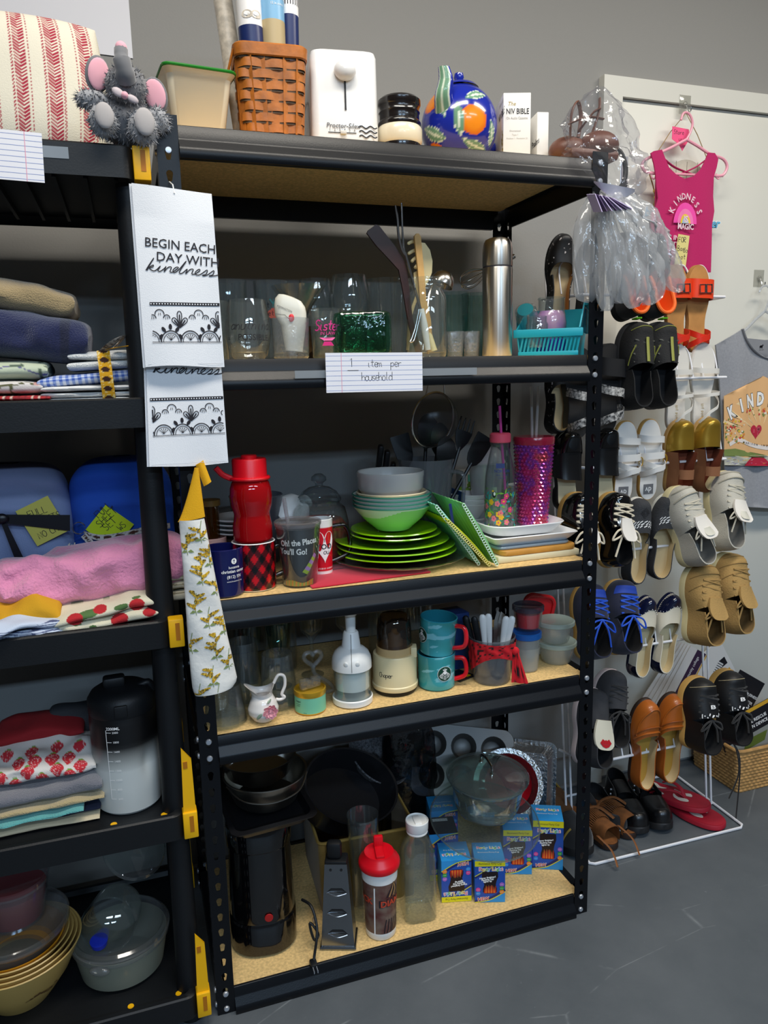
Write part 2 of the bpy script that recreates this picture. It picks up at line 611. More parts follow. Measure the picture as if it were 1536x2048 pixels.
DX0,DX1,DT = 1.285,2.25,2.098            # door leaf
d = MB()
d.box(((DX0 + DX1) / 2,WY - 0.006,DT / 2 + 0.006),(DX1 - DX0 - 0.008,0.012,DT - 0.014),doorm,0.002)
door = struct('door_1',d)
c = MB()
for pts in ([(DX0 - 0.062,0),(DX0,0),(DX0,DT),(DX0 - 0.062,DT + 0.052)],[(DX0 - 0.062,DT + 0.052),(DX0,DT),(DX1,DT),(DX1 + 0.062,DT + 0.052)],[(DX1 + 0.062,DT + 0.052),(DX1,DT),(DX1,0),(DX1 + 0.062,0)]):
 c.loft([[(x,WY,z) for x,z in pts],[(x,WY - 0.026,z) for x,z in pts]],doorm)
struct('trim_1',c,sharp=20)
for z in (1.9,1.1,0.25):
 h = MB()
 h.tube([(DX0 + 0.002,WY - 0.02,z - 0.045),(DX0 + 0.002,WY - 0.02,z + 0.045)],0.006,ZINC)
 h.box((DX0 + 0.018,WY - 0.0135,z),(0.03,0.002,0.088),ZINC)
 part('door_hinge',h,door)
s = MB()
s.grid(lambda u,v:(-0.30 + 0.271 * u,WY - 0.003 - 0.002 * sin(v * 3),2.075 + 0.25 * v - 0.006 * u),2,4,PAPER)
s.grid(lambda u,v:(-0.30 + 0.271 * u,WY - 0.001,2.075 + 0.25 * v - 0.006 * u),2,4,PAPER,flip=True)
solo('wall_paper_sheet',s,'blank white sheet of paper taped on the grey wall above the pillow','paper')
# ================================================================ black steel shelving unit
LV = [1.772,1.372,0.911,0.633,0.057]
UD = 0.457
unit = thing('shelving_unit','tall black steel shelving unit with five particle-board shelves','shelf',(0,0,0))
def keyhole(n=16):
 """keyhole outline matched with the outline of its plate"""
 hole = []
 for i in range(n):
  a = pi / 2 + 2 * pi * i / n
  x,z = 0.0058 * cos(a),0.0058 * sin(a)
  if z < -0.003:
   x,z = max(min(x,0.0036),-0.0036),z * 1.0 - 0.0075
  hole.append((x,z + 0.002))
 return hole
def plate(mb,x0,x1,z0,z1,P,hole=True):
 """one pitch of a perforated post face; P(x, z, d) gives the point, d = 0 outside or 1 inside"""
 cx,cz = (x0 + x1) / 2,(z0 + z1) / 2
 hw,hh = (x1 - x0) / 2,(z1 - z0) / 2
 if not hole:
  for d in (0,1):
   mb.add([P(x0,z0,d),P(x1,z0,d),P(x1,z1,d),P(x0,z1,d)],[(0,1,2,3)],BLK)
  return
 ho = keyhole()
 n = len(ho)
 ring = []
 for i in range(n):
  a = pi / 2 + 2 * pi * i / n
  k = min(hw / max(abs(cos(a)),1e-6),hh / max(abs(sin(a)),1e-6))
  ring.append((cx + k * cos(a),cz + k * sin(a)))
 vs = [P(x,z,0) for x,z in ring] + [P(cx + x,cz + z,0) for x,z in ho] + [P(cx + x,cz + z,1) for x,z in ho] + [P(x,z,1) for x,z in ring]
 fs = []
 for i in range(n):
  j = (i + 1) % n
  for b in range(3):
   fs.append((b * n + i,b * n + j,(b + 1) * n + j,(b + 1) * n + i))
 # corner gaps of the rectangle
 mb.add(vs,fs,BLK)
 for sx in (-1,1):
  for sz in (-1,1):
   cxx,czz = cx + sx * hw,cz + sz * hh
   near = sorted(ring,key=lambda q:(q[0] - cxx) ** 2 + (q[1] - czz) ** 2)[:2]
   for d in (0,1):
    mb.add([P(cxx,czz,d)] + [P(x,z,d) for x,z in near],[(0,1,2)],BLK)
RIV = None
PITCH = 0.0355
TOP = 1.786
for fx,sx in ((-0.019,1),(0.893,-1)):
 for fy,sy in ((0.0,1),(UD,-1)):
  mb = MB()
  k = 0
  z = 0.0
  edges = [0.0,0.037] + [0.037 + PITCH * i for i in range(1,50) if 0.037 + PITCH * i < TOP - 0.01] + [TOP]
  for a,b in zip(edges[:-1],edges[1:]):
   full = abs(b - a - PITCH) < 1e-6
   plate(mb,0,0.037,a,b,lambda x,z,d:(fx + sx * x,fy + sy * 0.0018 * d,z),full)
   plate(mb,0,0.037,a,b,lambda x,z,d:(fx + sx * 0.0018 * d,fy + sy * x,z),full)
  p = part('post',mb,unit)
  for L in LV:
   for dz in (0.009,0.0445):
    for loc,rot in (((fx + sx * 0.019,fy - sy * 0.0005,L - dz),(pi / 2 if sy > 0 else -pi / 2,0,0)),((fx - sx * 0.0005,fy + sy * 0.019,L - dz),(0,-pi / 2 if sx > 0 else pi / 2,0))):
     if RIV is None:
      q = part('rivet',MB().lathe([(0,0.0035),(0.005,0.0028),(0.0062,0.001),(0.0062,-0.001)],ZINC,14),p,'zinc rivet head')
      RIV = q
     else:
      q = RIV.copy()
      COL.objects.link(q)
      q.parent = p
     q.location,q.rotation_euler = loc,rot
PROF = [(0.006,-0.0008),(0.001,-0.0008),(0.0,-0.0018),(0.0,-0.022),(-0.0015,-0.0255),(-0.0115,-0.0385),(-0.0135,-0.043),(-0.0135,-0.0565),(-0.012,-0.058),(0.0,-0.058),(0.006,-0.03)]
for L in LV:
 for y0,sy in ((0.0022,1),(UD - 0.0022,-1)):
  mb = MB()
  rings = [[(x,y0 + sy * a,L + b) for a,b in PROF] for x in (0.0185,0.8555)]
  mb.loft(rings if sy > 0 else rings[::-1],BLK)
  part('beam',mb,unit,sharp=50)
 for x0,sx in ((-0.0165,1),(0.8905,-1)):
  mb = MB()
  rings = [[(x0 + sx * (a + 0.0135 if False else a),y,L + b) for a,b in [(0.02,-0.0008),(0,-0.0008),(0,-0.058),(0.004,-0.058),(0.006,-0.014),(0.02,-0.012)]] for y in (0.0375,UD - 0.0375)]
  mb.loft(rings if sx < 0 else rings[::-1],BLK)
  part('side_beam',mb,unit)
 part('shelf_board',MB().box((0.437,UD / 2,L - 0.0065),(0.872,UD - 0.016,0.011),CHIP),unit)
# ================================================================ black plastic shelving unit at the left
TV = [1.726,1.306,0.891,0.492,0.082]
punit = thing('plastic_shelving_unit','black resin shelving unit with yellow corner clips left of the steel unit','shelf',(0,0,0))
PX0,PX1,PY0,PY1 = -0.90,-0.0325,-0.022,0.43
SURF = 0.010                                 # tray surface below the rim
for ti,z in enumerate(TV):
 mb = MB()
 w,dd = PX1 - PX0 - 0.028,PY1 - PY0
 cx,cy = (PX0 + PX1 - 0.028) / 2,(PY0 + PY1) / 2
 R = lambda g,zz:[(cx + a,cy + b,zz) for a,b in rrect(w - 2 * g,dd - 2 * g,0.018)]
 mb.loft([R(0.012,z - 0.034),R(0.004,z - 0.05),R(0.0,z - 0.053),R(0.0,z - 0.003),R(0.003,z),R(0.012,z),R(0.018,z - SURF),R(0.03,z - SURF)],BLKP,True,True)
 for i in range(16):                     # moulded ribs under the deck
  mb.box((PX0 + 0.06 + i * 0.05,cy,z - 0.04),(0.006,dd - 0.08,0.016),BLKP)
 t = part('shelf_tray',mb,punit)
 for x in (-0.19,-0.095):
  q = part('plug',MB().lathe([(0,0.001),(0.006,0.001),(0.0065,0)],YEL,14),t,'round yellow plug')
  q.location = (x,0.008,z - SURF + 0.0005)
 for y,nm in ((PY0,'corner_clip'),(PY1 - 0.03,'corner_clip')):
  c = MB()
  x = PX1
  c.box((x - 0.014,y + 0.015,z - 0.0275),(0.028,0.03,0.055),YEL,0.002)
  slot = mat('clip_slot','#b06a00',0.6)
  c.box((x - 0.0115,y - 0.0002,z - 0.024),(0.008,0.001,0.034),slot)
  if ti in (3,4):
   pts = [(x - 0.026,z - 0.004),(x - 0.002,z - 0.004),(x - 0.004,z + 0.11),(x - 0.022,z + 0.135)]
   c.loft([[(a,y + 0.012,b) for a,b in pts],[(a,y + 0.006,b) for a,b in pts]],YEL)
   c.box((x - 0.016,y + 0.0055,z + 0.1),(0.008,0.001,0.014),slot)
  part(nm,c,punit,'yellow corner clip')
for a,b in zip(TV[1:],TV[:-1]):
 for x in (-0.071,-0.865):
  for y in (0.024,0.385):
   mb = MB()
   h = b - 0.053 - (a - SURF)
   mb.at((x,y,a - SURF)).lathe([(0.0,0),(0.027,0),(0.0255,0.02),(0.0235,h * 0.5),(0.0215,h - 0.01),(0.0215,h),(0,h)],BLKP,24,(1,0.85))
   part('post',mb,punit)
for x in (-0.071,-0.865):
 for y in (0.024,0.385):
  part('foot',MB().at((x,y,0)).lathe([(0,0),(0.024,0),(0.022,0.03),(0,0.03)],BLKP,20),punit)
# ================================================================ on top of the steel unit
A = LV[0]
cream = mat('cream_glaze','#e2d7bd',0.25,coat=0.3)
grn = mat('green_glaze','#1e7a22',0.25)
t = thing('loaf_dish','cream rectangular baking dish with a green rim beside the woven basket','dish',(0.060,0.17,A),0.10)
m = MB()
R = lambda w,d,z,r=0.014:[(a,b,z) for a,b in rrect(w,d,r,5)]
lug = lambda w,d,z,r=0.014:[(a,b,z + (0.010 if abs(a) < w * 0.33 else 0)) for a,b in rrect(w,d,r,5)]
m.loft([R(.088,.13,0),R(.094,.138,.004),R(.120,.19,.108),lug(.132,.21,.116),lug(.127,.204,.119),R(.112,.18,.106),R(.085,.127,.008)],cream)
part('body',m,t)
part('rim',MB().tube([(p[0],p[1],p[2] + .002) for p in lug(.131,.209,.117)],.0032,grn,closed=True),t,'green painted rim')
honey = mat('oak_splint','#b86a1c',0.5,var=(40,0.35),bump=(120,0.15))
dksp = mat('dark_splint','#4a3315',0.6)
t = thing('woven_basket','square honey-brown woven basket holding shelf-liner rolls','basket',(0.207,0.135,A),fz(.207,.135,.12))
def side(w,r,k,per=8):
 """outline of a rounded square sampled evenly"""
 p = catmull([(a,b,0) for a,b in rrect(w,w,r,3)],3,True)
 return p
m,dk,st = MB(),MB(),MB()
NB = 8
for i in range(NB):
 z = .012 + i * .0185
 w = .112 + .022 * z / .18
 o = rrect(w,w,.018,6)
 L = [0]
 for a in range(len(o)):
  b = (a + 1) % len(o)
  L.append(L[-1] + math.dist(o[a],o[b]))
 N = 120
 def pt(sv):
  sv = (sv % 1) * L[-1]
  k = max(j for j in range(len(L)) if L[j] <= sv + 1e-9)
  k = min(k,len(o) - 1)
  f = (sv - L[k]) / max(L[k + 1] - L[k],1e-9)
  a,b = o[k],o[(k + 1) % len(o)]
  return a[0] + (b[0] - a[0]) * f,a[1] + (b[1] - a[1]) * f
 lo,hi,d1,d2 = [],[],[],[]
 for j in range(N):
  x,y = pt(j / N)
  q = 1 + .028 * sin(2 * pi * 10 * j / N + pi * i)
  lo.append((x * q,y * q,z - .0075))
  hi.append((x * q,y * q,z + .0075))
  q2 = 1 + .016 * sin(2 * pi * 10 * j / N + pi * i + pi)
  d1.append((x * q2,y * q2,z + .0072))
  d2.append((x * q2,y * q2,z + .0115))
 m.loft([lo,hi],honey,False,False)
 dk.loft([d1,d2],dksp,False,False)
for j in range(20):
 x0,y0 = pt((j + .25) / 20)
 n = Vector((x0,y0,0)).normalized()
 tx = Vector((-n.y,n.x,0)) * .0075
 b0,b1 = Vector((x0,y0,0)) * .86,Vector((x0,y0,0)) * 1.0
 st.add([tuple(b0 - tx),tuple(b0 + tx),tuple(b1 + tx + Vector((0,0,.165))),tuple(b1 - tx + Vector((0,0,.165)))],[(0,1,2,3)],honey)
wv = part('woven_wall',m,t)
part('dark_splint',dk,wv,'thin dark splints between the bands')
part('stake',st,wv,kind='stuff')
r = MB()
r.loft([[(a,b,z) for a,b in rrect(w,w,.022,6)] for w,z in ((.134,.152),(.139,.154),(.141,.172),(.136,.175),(.130,.172),(.128,.152))],honey,False,False)
part('rim',r,t)
h = MB()
h.tube(catmull([(-.069,-.05,.165),(-.082,-.045,.12),(-.088,0,.10),(-.082,.045,.12),(-.069,.05,.165)],5),.006,honey,8,flat=.4)
part('handle',h,t,'wooden swing handle folded down')
part('bottom',MB().box((0,0,.004),(.10,.10,.006),honey),t)
navy = mat('navy_print','#16275c',0.35)
tanp = mat('tan_print','#b7a37a',0.5)
lblue = mat('light_blue_print','#7fb2d6',0.35)
lbeige = mat('beige_print','#d8cdbc',0.4,var=(90,.3))
brn = mat('brown_bristle','#7c6230',0.8,var=(200,.5))
def roll(label,x,y,lean,r,bands,texts=(),cap=None):
 o = thing('shelf_liner_roll',label,'roll',(x,y,A + .012),(lean[0],lean[1],0),'rolls in the basket')
 m = MB()
 for a,b,mt in bands:
  m.at().lathe([(0,a),(r,a),(r,b),(0,b)],mt,24)
 for s_,size,z,mt,rot in texts:
  m.at().text(s_,size,mt,cyl_at(r,z,-pi / 2 + .25),bold=.005,rot=rot)
 for k,z in enumerate((.285,.25,.215)) if cap == 'plates' else ():
  for dx in (-.014,.004):
   m.disc(dx,0,.011,lbeige,cyl_at(r,z,-pi / 2 + .2),.0002,14,.007)
   m.disc(dx,.001,.006,WINK,cyl_at(r,z,-pi / 2 + .2),.0004,12,.0035)
 part('roll',m,o)
roll('beige liner roll with a bristly brown top, leftmost in the woven basket',.160,.165,(-.03,-.10),.018,[(0,.28,lbeige),(.28,.31,brn),(.31,.36,lbeige)])
roll('white liner roll with plates pictured above a navy band',.178,.11,(.02,-.03),.0235,[(0,.198,navy),(.198,.36,WINK)],cap='plates')
roll('dark bare roll between the navy-banded and the blue rolls',.205,.155,(0,.0),.015,[(0,.36,mat('dark_print','#2c2a2e',.5))])
roll('light blue liner roll with white lettering and a beige foot',.214,.108,(.01,.0),.0235,[(0,.212,tanp),(.212,.36,lblue)],[('NON-SLIP',.0125,.305,WINK,0),('SHELF LINER',.0135,.290,WINK,0),('COUVRE-TABLETTE',.011,.268,WINK,0),('NON ADHESIVE',.0115,.252,WINK,0),('12 in x 4 ft',.006,.238,WINK,0)])
roll('navy liner roll with a white barcode label, rightmost in the basket',.246,.125,(0,.02),.0185,[(0,.235,navy),(.235,.282,WINK),(.282,.36,navy)],[('|||||||||||',.02,.262,INK,0)])
t = thing('toaster','white upright toaster with a round lever knob','toaster',(0.350,0.10,A),fz(.35,.1,.16))
m = MB()
m.loft([[(a,b + .11,z) for a,b in rrect(w,d,.016,5)] for w,d,z in ((.118,.226,.0),(.128,.236,.012),(.134,.242,.03),(.131,.24,.178),(.126,.234,.187),(.11,.22,.191))],mat('white_enamel','#e9e9e8',.28,coat=.3))
dark = mat('dark_slot','#14151a',.6)
P = plane_at((0,-.0118,0),eps=.0006)
m.poly([(-.0018,.078),(.0018,.078),(.0018,.135),(-.0018,.135)],dark,P)
m.text('Proctor-Silex',.0125,mat('grey_ink','#55585e',.6),P,-.006,.049,bold=.012,shear=.15)
m.text('1 · 2 · 3 · 4 · 5 · 6',.0075,mat('grey_ink'),P,-.008,.0415)
m.poly([(-.036,.0355),(.020,.0355),(.020,.0372),(-.036,.0372)],dark,P)
for k in range(3):
 m.stroke([(.026 + .036 * i / 24,.031 + .0085 * k + .0022 * sin(i / 24 * 4 * pi)) for i in range(25)],.0024,dark,P)
part('body',m,t)
part('lever_knob',MB().at((0,-.018,.148),(0,0,0),(1,.8,.85)).ball((0,0,0),.022,mat('white_enamel')),t)
part('browning_slider',MB().box((-.006,-.014,.0365),(.012,.006,.007),mat('slider_grey','#c9c6c0',.4),.0015),t)
part('power_cord',MB().tube(catmull([(-.06,.21,.13),(-.08,.19,.155),(-.088,.15,.14),(-.084,.10,.09),(-.08,.06,.03),(-.076,.05,.004)],8),.0032,BLKP),t,'black power cord')
t = thing('canister','dark ribbed jar with a cream band between the toaster and the teapot','jar',(0.470,0.115,A))
dkb = mat('dark_brown_glaze','#17110f',.22,coat=.5)
part('body',MB().lathe([(0,0),(.04,0),(.043,.006),(.043,.028)],dkb).lathe([(.043,.028),(.0465,.033),(.0465,.057),(.043,.062)],cream).lathe([(.043,.062),(.0445,.066),(.044,.07),(.0405,.074),(.041,.08),(.0405,.085),(.0425,.089),(.0405,.094),(.042,.1)],dkb),t)
part('lid',MB().lathe([(.042,.1),(.044,.103),(.044,.112),(.038,.117),(0,.117)],dkb),t)
# blue teapot painted with oranges and leaves
t = thing('teapot','round cobalt-blue teapot painted with oranges and pale leaves','teapot',(0.615,0.14,A),fz(.615,.14))
def view_dir(px,py):
 x,z = (px - 925) / 80,-(py - 236) / 80
 return Vector((x,-sqrt(max(0.02,1 - x * x - z * z)),z)).normalized()
ORS = [(view_dir(956,243),.36),(view_dir(870,196),.30),(view_dir(880,292),.25),(Vector((.9,.4,.1)),.33)]
LFS = [(view_dir(872,262),.40,.17,.55),(view_dir(925,243),.40,.15,1.45),(view_dir(960,193),.34,.13,-.3),(view_dir(958,288),.42,.13,.25),(view_dir(992,262),.35,.13,1.1),(view_dir(893,215),.3,.1,1.3)]
cB,cO,cO2,cL,cW = lin('#1b2a9a'),lin('#f28d1c'),lin('#e2661a'),lin('#6f9a7c'),lin('#dfe8d4')
def teapot_col(d):
 d = d.normalized()
 for c,a,b,rot in LFS:
  ux = Vector((-c.y,c.x,0)).normalized() * -1
  uz = c.cross(ux) * -1
  if d.dot(c) < .3:
   continue
  x,z = d.dot(ux),d.dot(uz)
  X,Z = x * cos(rot) + z * sin(rot),-x * sin(rot) + z * cos(rot)
  q = (X / a) ** 2
  if q < 1 and abs(Z) < b * (1 - q):
   k = abs(Z) / (b * (1 - q) + 1e-6)
   return cW if k < .2 else (cL if k < .86 else cW)
 for c,r in ORS:
  k = math.acos(max(-1,min(1,d.dot(c.normalized())))) / r
  if k < 1:
   f = max(0,k - .6) * 2
   return tuple(a * (1 - f) + b * f for a,b in zip(cO,cO2))
 return cB
m = MB()
def tp(u,v):
 a,b = 2 * pi * u,pi * (v * .97 + .015)
 return Vector((.081 * sin(b) * cos(a),.081 * sin(b) * sin(a),.082 - .084 * cos(b) * (1 if cos(b) < 0 else .98)))
m.grid(tp,120,80,PNTG,lambda u,v:teapot_col(tp(u,v) - Vector((0,0,.082))),closeu=True)
part('body',m,t)
lf = lambda u,v:cW if abs(u * 2 * pi - 4.55) < .16 else (cL if abs(u * 2 * pi - 4.55) < .75 else (cW if abs(u * 2 * pi - 4.55) < .9 else cB))
sp = catmull([(-.028,-.055,.09),(-.031,-.075,.12),(-.026,-.078,.15),(-.030,-.082,.172)],6)
sr = [.022 - .011 * i / (len(sp) - 1) for i in range(len(sp))]
def spout(u,v):
 f = v * (len(sp) - 1)
 i = min(int(f),len(sp) - 2)
 c = sp[i].lerp(sp[i + 1],f - i)
 r = sr[i]
 return c + Vector((r * cos(2 * pi * u),r * sin(2 * pi * u) * .8,0))
m = MB()
m.grid(spout,32,30,PNTG,lf,closeu=True)
part('spout',m,t)
m = MB()
m.paint = cB
m.at((.0,.0,.158)).lathe([(.042,0),(.036,.006),(.015,.012),(.008,.015),(.011,.022),(.009,.03),(0,.032)],PNTG,24)
part('lid',m,t)
m = MB()
m.paint = cB
m.tube(catmull([(.05,.06,.12),(.08,.10,.13),(.09,.105,.08),(.055,.065,.04)],6),.009,PNTG,10)
part('handle',m,t)
boxw = mat('white_card','#e4e2dd',.5)
gold = mat('gold_ink','#b59a4a',.4)
greyi = mat('pale_grey_ink','#a9a49c',.6)
def bookbox(label,x,y,w,d,h,rz,deco):
 o = thing('boxed_book',label,'book',(x,y,A),rz,'white boxed recordings on top of the shelf')
 m = MB()
 m.box((0,d / 2,h / 2),(w,d,h),boxw,.0015)
 deco(m,plane_at((0,-.0001,0)),plane_at((-w / 2 - .0001,d / 2,0),(0,-1,0),(0,0,1)))
 part('case',m,o)
def d1(m,F,S):
 m.text('The',.011,gold,F,-.012,.121,shear=.3)
 m.text('NIV BIBLE',.0155,INK,F,.001,.106,sx=.74,bold=.01)
 m.text('On Audio Cassette',.0072,greyi,F,0,.093,sx=.8)
 m.text('Dramatized',.005,greyi,F,-.004,.068)
 m.text('Tape 1',.005,greyi,F,-.004,.060)
 m.text('Matthew 1 - Revelation 22',.0042,greyi,F,0,.053)
 m.text('NIV BIBLE',.02,INK,S,.048,.105,sx=.8,bold=.012)
 m.text('DRAMATIZED',.008,greyi,S,.045,.128)
 for k in range(14):
  m.disc(.05 + .014 * hsh(k),.03 + .04 * hsh(k,3),.003,mat('ochre_ink','#a38a2a',.6),S)
bookbox('white NIV BIBLE box standing right of the blue teapot',.724,.085,.0585,.13,.143,fz(.724,.085,.20),d1)
def d2(m,F,S):
 m.text('Psalms',.018,INK,S,.052,.055,bold=.012)
bookbox('smaller white box between the NIV BIBLE box and the plastic bag',.795,.10,.026,.12,.116,fz(.795,.1,.34),d2)
# clear bag with brown leather things on the shelf corner
t = thing('bagged_shoes','brown leather strappy shoes in a crumpled clear bag on the top shelf corner','bag',(0.872,0.035,A))
leather = mat('brown_leather','#6b4436',.45,bump=(120,.2))
m = MB()
m.ball((-.035,.03,.03),.036,leather,(1.2,1.1,.8)).ball((.02,.0,.035),.04,leather,(1.1,1,.75)).box((-.005,.01,.012),(.12,.08,.022),leather,.01)
for p in ([(-.05,.0,.05),(-.055,-.012,.09),(-.04,-.01,.115),(-.025,0,.09),(-.03,0,.05)],[(-.03,0,.06),(-.005,-.015,.095),(.015,-.01,.105)],[(0,0,.05),(.012,-.01,.10),(.02,0,.13)],[(-.06,-.01,.07),(-.02,-.015,.085),(.03,0,.09)]):
 m.tube(catmull(p,6),.004,leather,8,flat=.5)
part('leather_shoes',m,t)
film = glass('clear_film','#f4f4f6',.9,.08,.06,'#dfe2e8',bump=(30,.7))
def bagf(u,v):
 a = 2 * pi * u
 prof = [(-.135,.010),(-.115,.02),(-.08,.042),(-.04,.066),(0.0,.078),(.04,.072),(.08,.056),(.11,.03),(.128,.008)]
 f = v * (len(prof) - 1)
 i = min(int(f),len(prof) - 2)
 z = prof[i][0] + (prof[i + 1][0] - prof[i][0]) * (f - i)
 r = prof[i][1] + (prof[i + 1][1] - prof[i][1]) * (f - i)
 r *= 1 + .42 * (vnoise(u * 14,v * 9,3) - .5) + +.34 * (vnoise(u * 33,v * 20,5) - .5)
 x,y = r * cos(a) * 1.05 + (.012 + .05 * max(0,-z) / .13),r * sin(a) * .62
 if z < .0:
  y -= .028 * min(1,-z / .05) + .012
 return Vector((x,y - .012,max(z + .02,-.13)))
part('plastic_bag',MB().grid(lambda u,v:bagf(u % 1,v),72,48,film,closeu=True),t,sharp=12)
bl = MB().tube(catmull([(.905,.03,1.80),(.935,.025,1.80),(.950,.02,1.77),(.945,.015,1.735),(.925,.01,1.715),(.905,.008,1.712)],6),.0055,BLKP,8)
solo('strap_loop',bl,'black curved strap bulging out behind the clear bag at the shelf corner','strap')
# ================================================================ glassware shelf (second from the top)
B = LV[1]
def tumbler(name,label,x,y,z,r0,r1,h,g=None,base=.008,th=.002,warp=None,seg=36,group='drinking glasses on the glassware shelf',deco=None,cat='glass',tilt=0,prof=None):
 o = thing(name,label,cat,(x,y,z),(tilt,0,fz(x,y)),group)
 m = MB()
 P = prof or [(0,0),(r0 * .9,0),(r0,.004),(r1,h),(r1 - th,h),(r0 - th,base),(0,base)]
 m.lathe(P,g or GLS,seg,warp=warp)
 if deco:
  deco(m)
 part('glass',m,o)
 return o
GREYG = glass('smoky_glass','#f0f4f3',1.2)
tumbler('drinking_glass','tall plain glass at the far left, half behind the hanging towel',.118,.20,B,.030,.036,.165)
tumbler('drinking_glass','low plain glass behind the stemless glass by the towel',.07,.13,B,.030,.037,.115)
def flower(m):
 P = cyl_at(.037,.1,-pi / 2 - .25)
 cor,tl = mat('coral_ink','#d9614a',.6),mat('teal_ink','#3c8f8b',.6)
 m.at()
 for a in range(5):
  m.disc(.012 + .006 * cos(a * 1.26 + .3),.006 * sin(a * 1.26 + .3),.0055,cor,P)
 m.stroke([(.012,.014),(.014,.03)],.0015,tl,P).stroke([(.013,.02),(.02,.028)],.003,tl,P).stroke([(.013,.02),(.006,.03)],.003,tl,P)
 m.hand('not',.012,.0012,INK,P,-.018,.012).hand('sweet',.010,.0012,INK,P,-.02,-.004)
tumbler('drinking_glass','tall tumbler printed with a coral flower and black words',.212,.24,B,.034,.038,.17,deco=flower)
t = thing('martini_glass','wide cone-shaped cocktail glass behind the white hand mixer','glass',(.262,.19,B),0,'drinking glasses on the glassware shelf')
part('bowl',MB().lathe([(0,.078),(.006,.08),(.058,.155),(.0565,.155),(.005,.083),(0,.083)],GLS,40),t)
part('stem',MB().lathe([(0,.078),(.004,.078),(.0035,.03),(.004,.006),(0,.006)],GLS,16),t)
part('foot',MB().lathe([(0,0),(.036,0),(.036,.002),(.004,.007),(0,.007)],GLS,32),t)
stem = lambda R,h:[(0,0),(R * .62,0),(R * .8,.008),(R,h * .42),(R * .98,h * .6),(R * .80,h),(R * .78,h),(R * .95,h * .6),(R * .96,h * .42),(R * .75,.014),(0,.012)]
amber = glass('brown_glass','#b98a5a',1.0)
t = tumbler('brown_bowl','dark amber glass bowl between the cocktail glass and the round wine glass',.322,.27,B,.05,.06,.075,g=amber,cat='bowl',group=None)
t = tumbler('wine_glass','big round wine glass standing upside up behind the green square jar',.388,.235,B + .078,.03,.047,.11,prof=stem(.047,.108))
tumbler('drinking_glass','short clear tumbler under the big round wine glass',.388,.235,B,.036,.039,.078)
t = tumbler('wine_glass','round wine glass with bright reflections behind the cocktail glass',.318,.27,B + .08,.03,.043,.1,prof=stem(.043,.10))
tumbler('drinking_glass','broad tall tumbler left of the utensil jar',.480,.235,B,.044,.052,.178,base=.012)
def possible(m):
 rf = lambda z:.0445 - .006 * max(0,(z - .055) / .055)
 m.at().text('POSSIBLE',.0165,INK,cyl_at(rf,.040,-pi / 2 + .25,tilt=-.02),sx=.95)
 m.text('is',.010,INK,cyl_at(rf,.040,-pi / 2 - .95))
 m.hand('anuthind',.019,.0013,INK,cyl_at(rf,.055,-pi / 2),-.036,0,slant=.3,adv=.55)
tumbler('stemless_glass','stemless glass lettered is POSSIBLE in black beside the towel',.133,.075,B,.03,.0445,.113,prof=stem(.0445,.113),deco=possible)
facet = lambda a,z:1 + (.02 * abs(((a * 12 / pi) % 2) - 1) if .004 < z < .05 else 0)
cut = glass('cut_crystal','#f6f8fa',2.0,milky=.10,milk='#e8eef0',bump=(140,.6))
tumbler('crystal_tumbler','short cut-crystal tumbler holding the white hand mixer',.214,.062,B,.035,.0375,.078,g=cut,base=.012,warp=facet,seg=72)
t = thing('hand_mixer','white handheld mixer with a red button standing in the crystal tumbler','mixer',(.208,.062,B),(0,0,fz(.208,.062)))
ivory = mat('ivory_plastic','#e6e3d4',.35)
m = MB()
rr = lambda w,d,cx,cz,tilt:[(cx + a * cos(tilt),b,cz + a * sin(tilt)) for a,b in rrect(w,d,min(w,d) * .4,5)]
m.loft([rr(.034,.026,.010,.016,0),rr(.040,.028,.008,.035,-.05),rr(.048,.032,.006,.062,-.06),rr(.062,.034,.0,.078,-.1),rr(.064,.036,-.002,.096,-.16),rr(.060,.036,-.003,.108,-.2),rr(.046,.032,-.004,.117,-.22),rr(.024,.02,-.006,.120,-.22)],ivory)
m.at((0,0,0)).text('REMINGTON',.0052,mat('grey_ink'),plane_at((-.013,-.0184,.094)),rot=-.3)
m.stroke([(-.03,.083),(-.012,.083),(-.004,.076),(.0,.074)],.0008,mat('grey_ink'),plane_at((0,-.0178,0)))
part('body',m,t)
part('button',MB().at((.001,-.0175,.078),(pi / 2,0,0),(1,1.4,1)).ball((0,0,0),.0055,RED,(1,1,.5)),t,'red button')
t.rotation_euler.y = .1
def pinkd(m):
 pk = mat('hot_pink_ink','#e0308c',.5)
 P = cyl_at(.032,.055,-pi / 2)
 m.at().hand('Sister',.02,.0022,pk,P,-.024,0,slant=.2,adv=.45)
 m.text('IN LAW',.009,pk,P,.004,-.006)
 m.poly([(-.014,-.014),(.02,-.014),(.012,-.02),(-.004,-.02)],pk,P).poly([(-.004,-.022),(.01,-.022),(.016,-.03),(-.008,-.03)],pk,P)
tumbler('drinking_glass','clear glass with hot-pink lettering between the crystal tumbler and the green jar',.292,.085,B,.028,.033,.098,deco=pinkd)
t = thing('green_jar','square green glass candle jar behind the ruled card','jar',(.364,.065,B),fz(.364,.065,-.05))
gg = glass('green_bottle_glass','#a9e3c9',1.3,bump=(70,.5))
m = MB()
RR = lambda w,z,r=.018:[(a,b,z) for a,b in rrect(w,w * .62,r,5)]
m.loft([RR(.104,0),RR(.116,.006),RR(.118,.012),RR(.118,.078),RR(.114,.087),RR(.106,.09),RR(.098,.086),RR(.096,.016),RR(.09,.012)],gg)
part('glass',m,t)
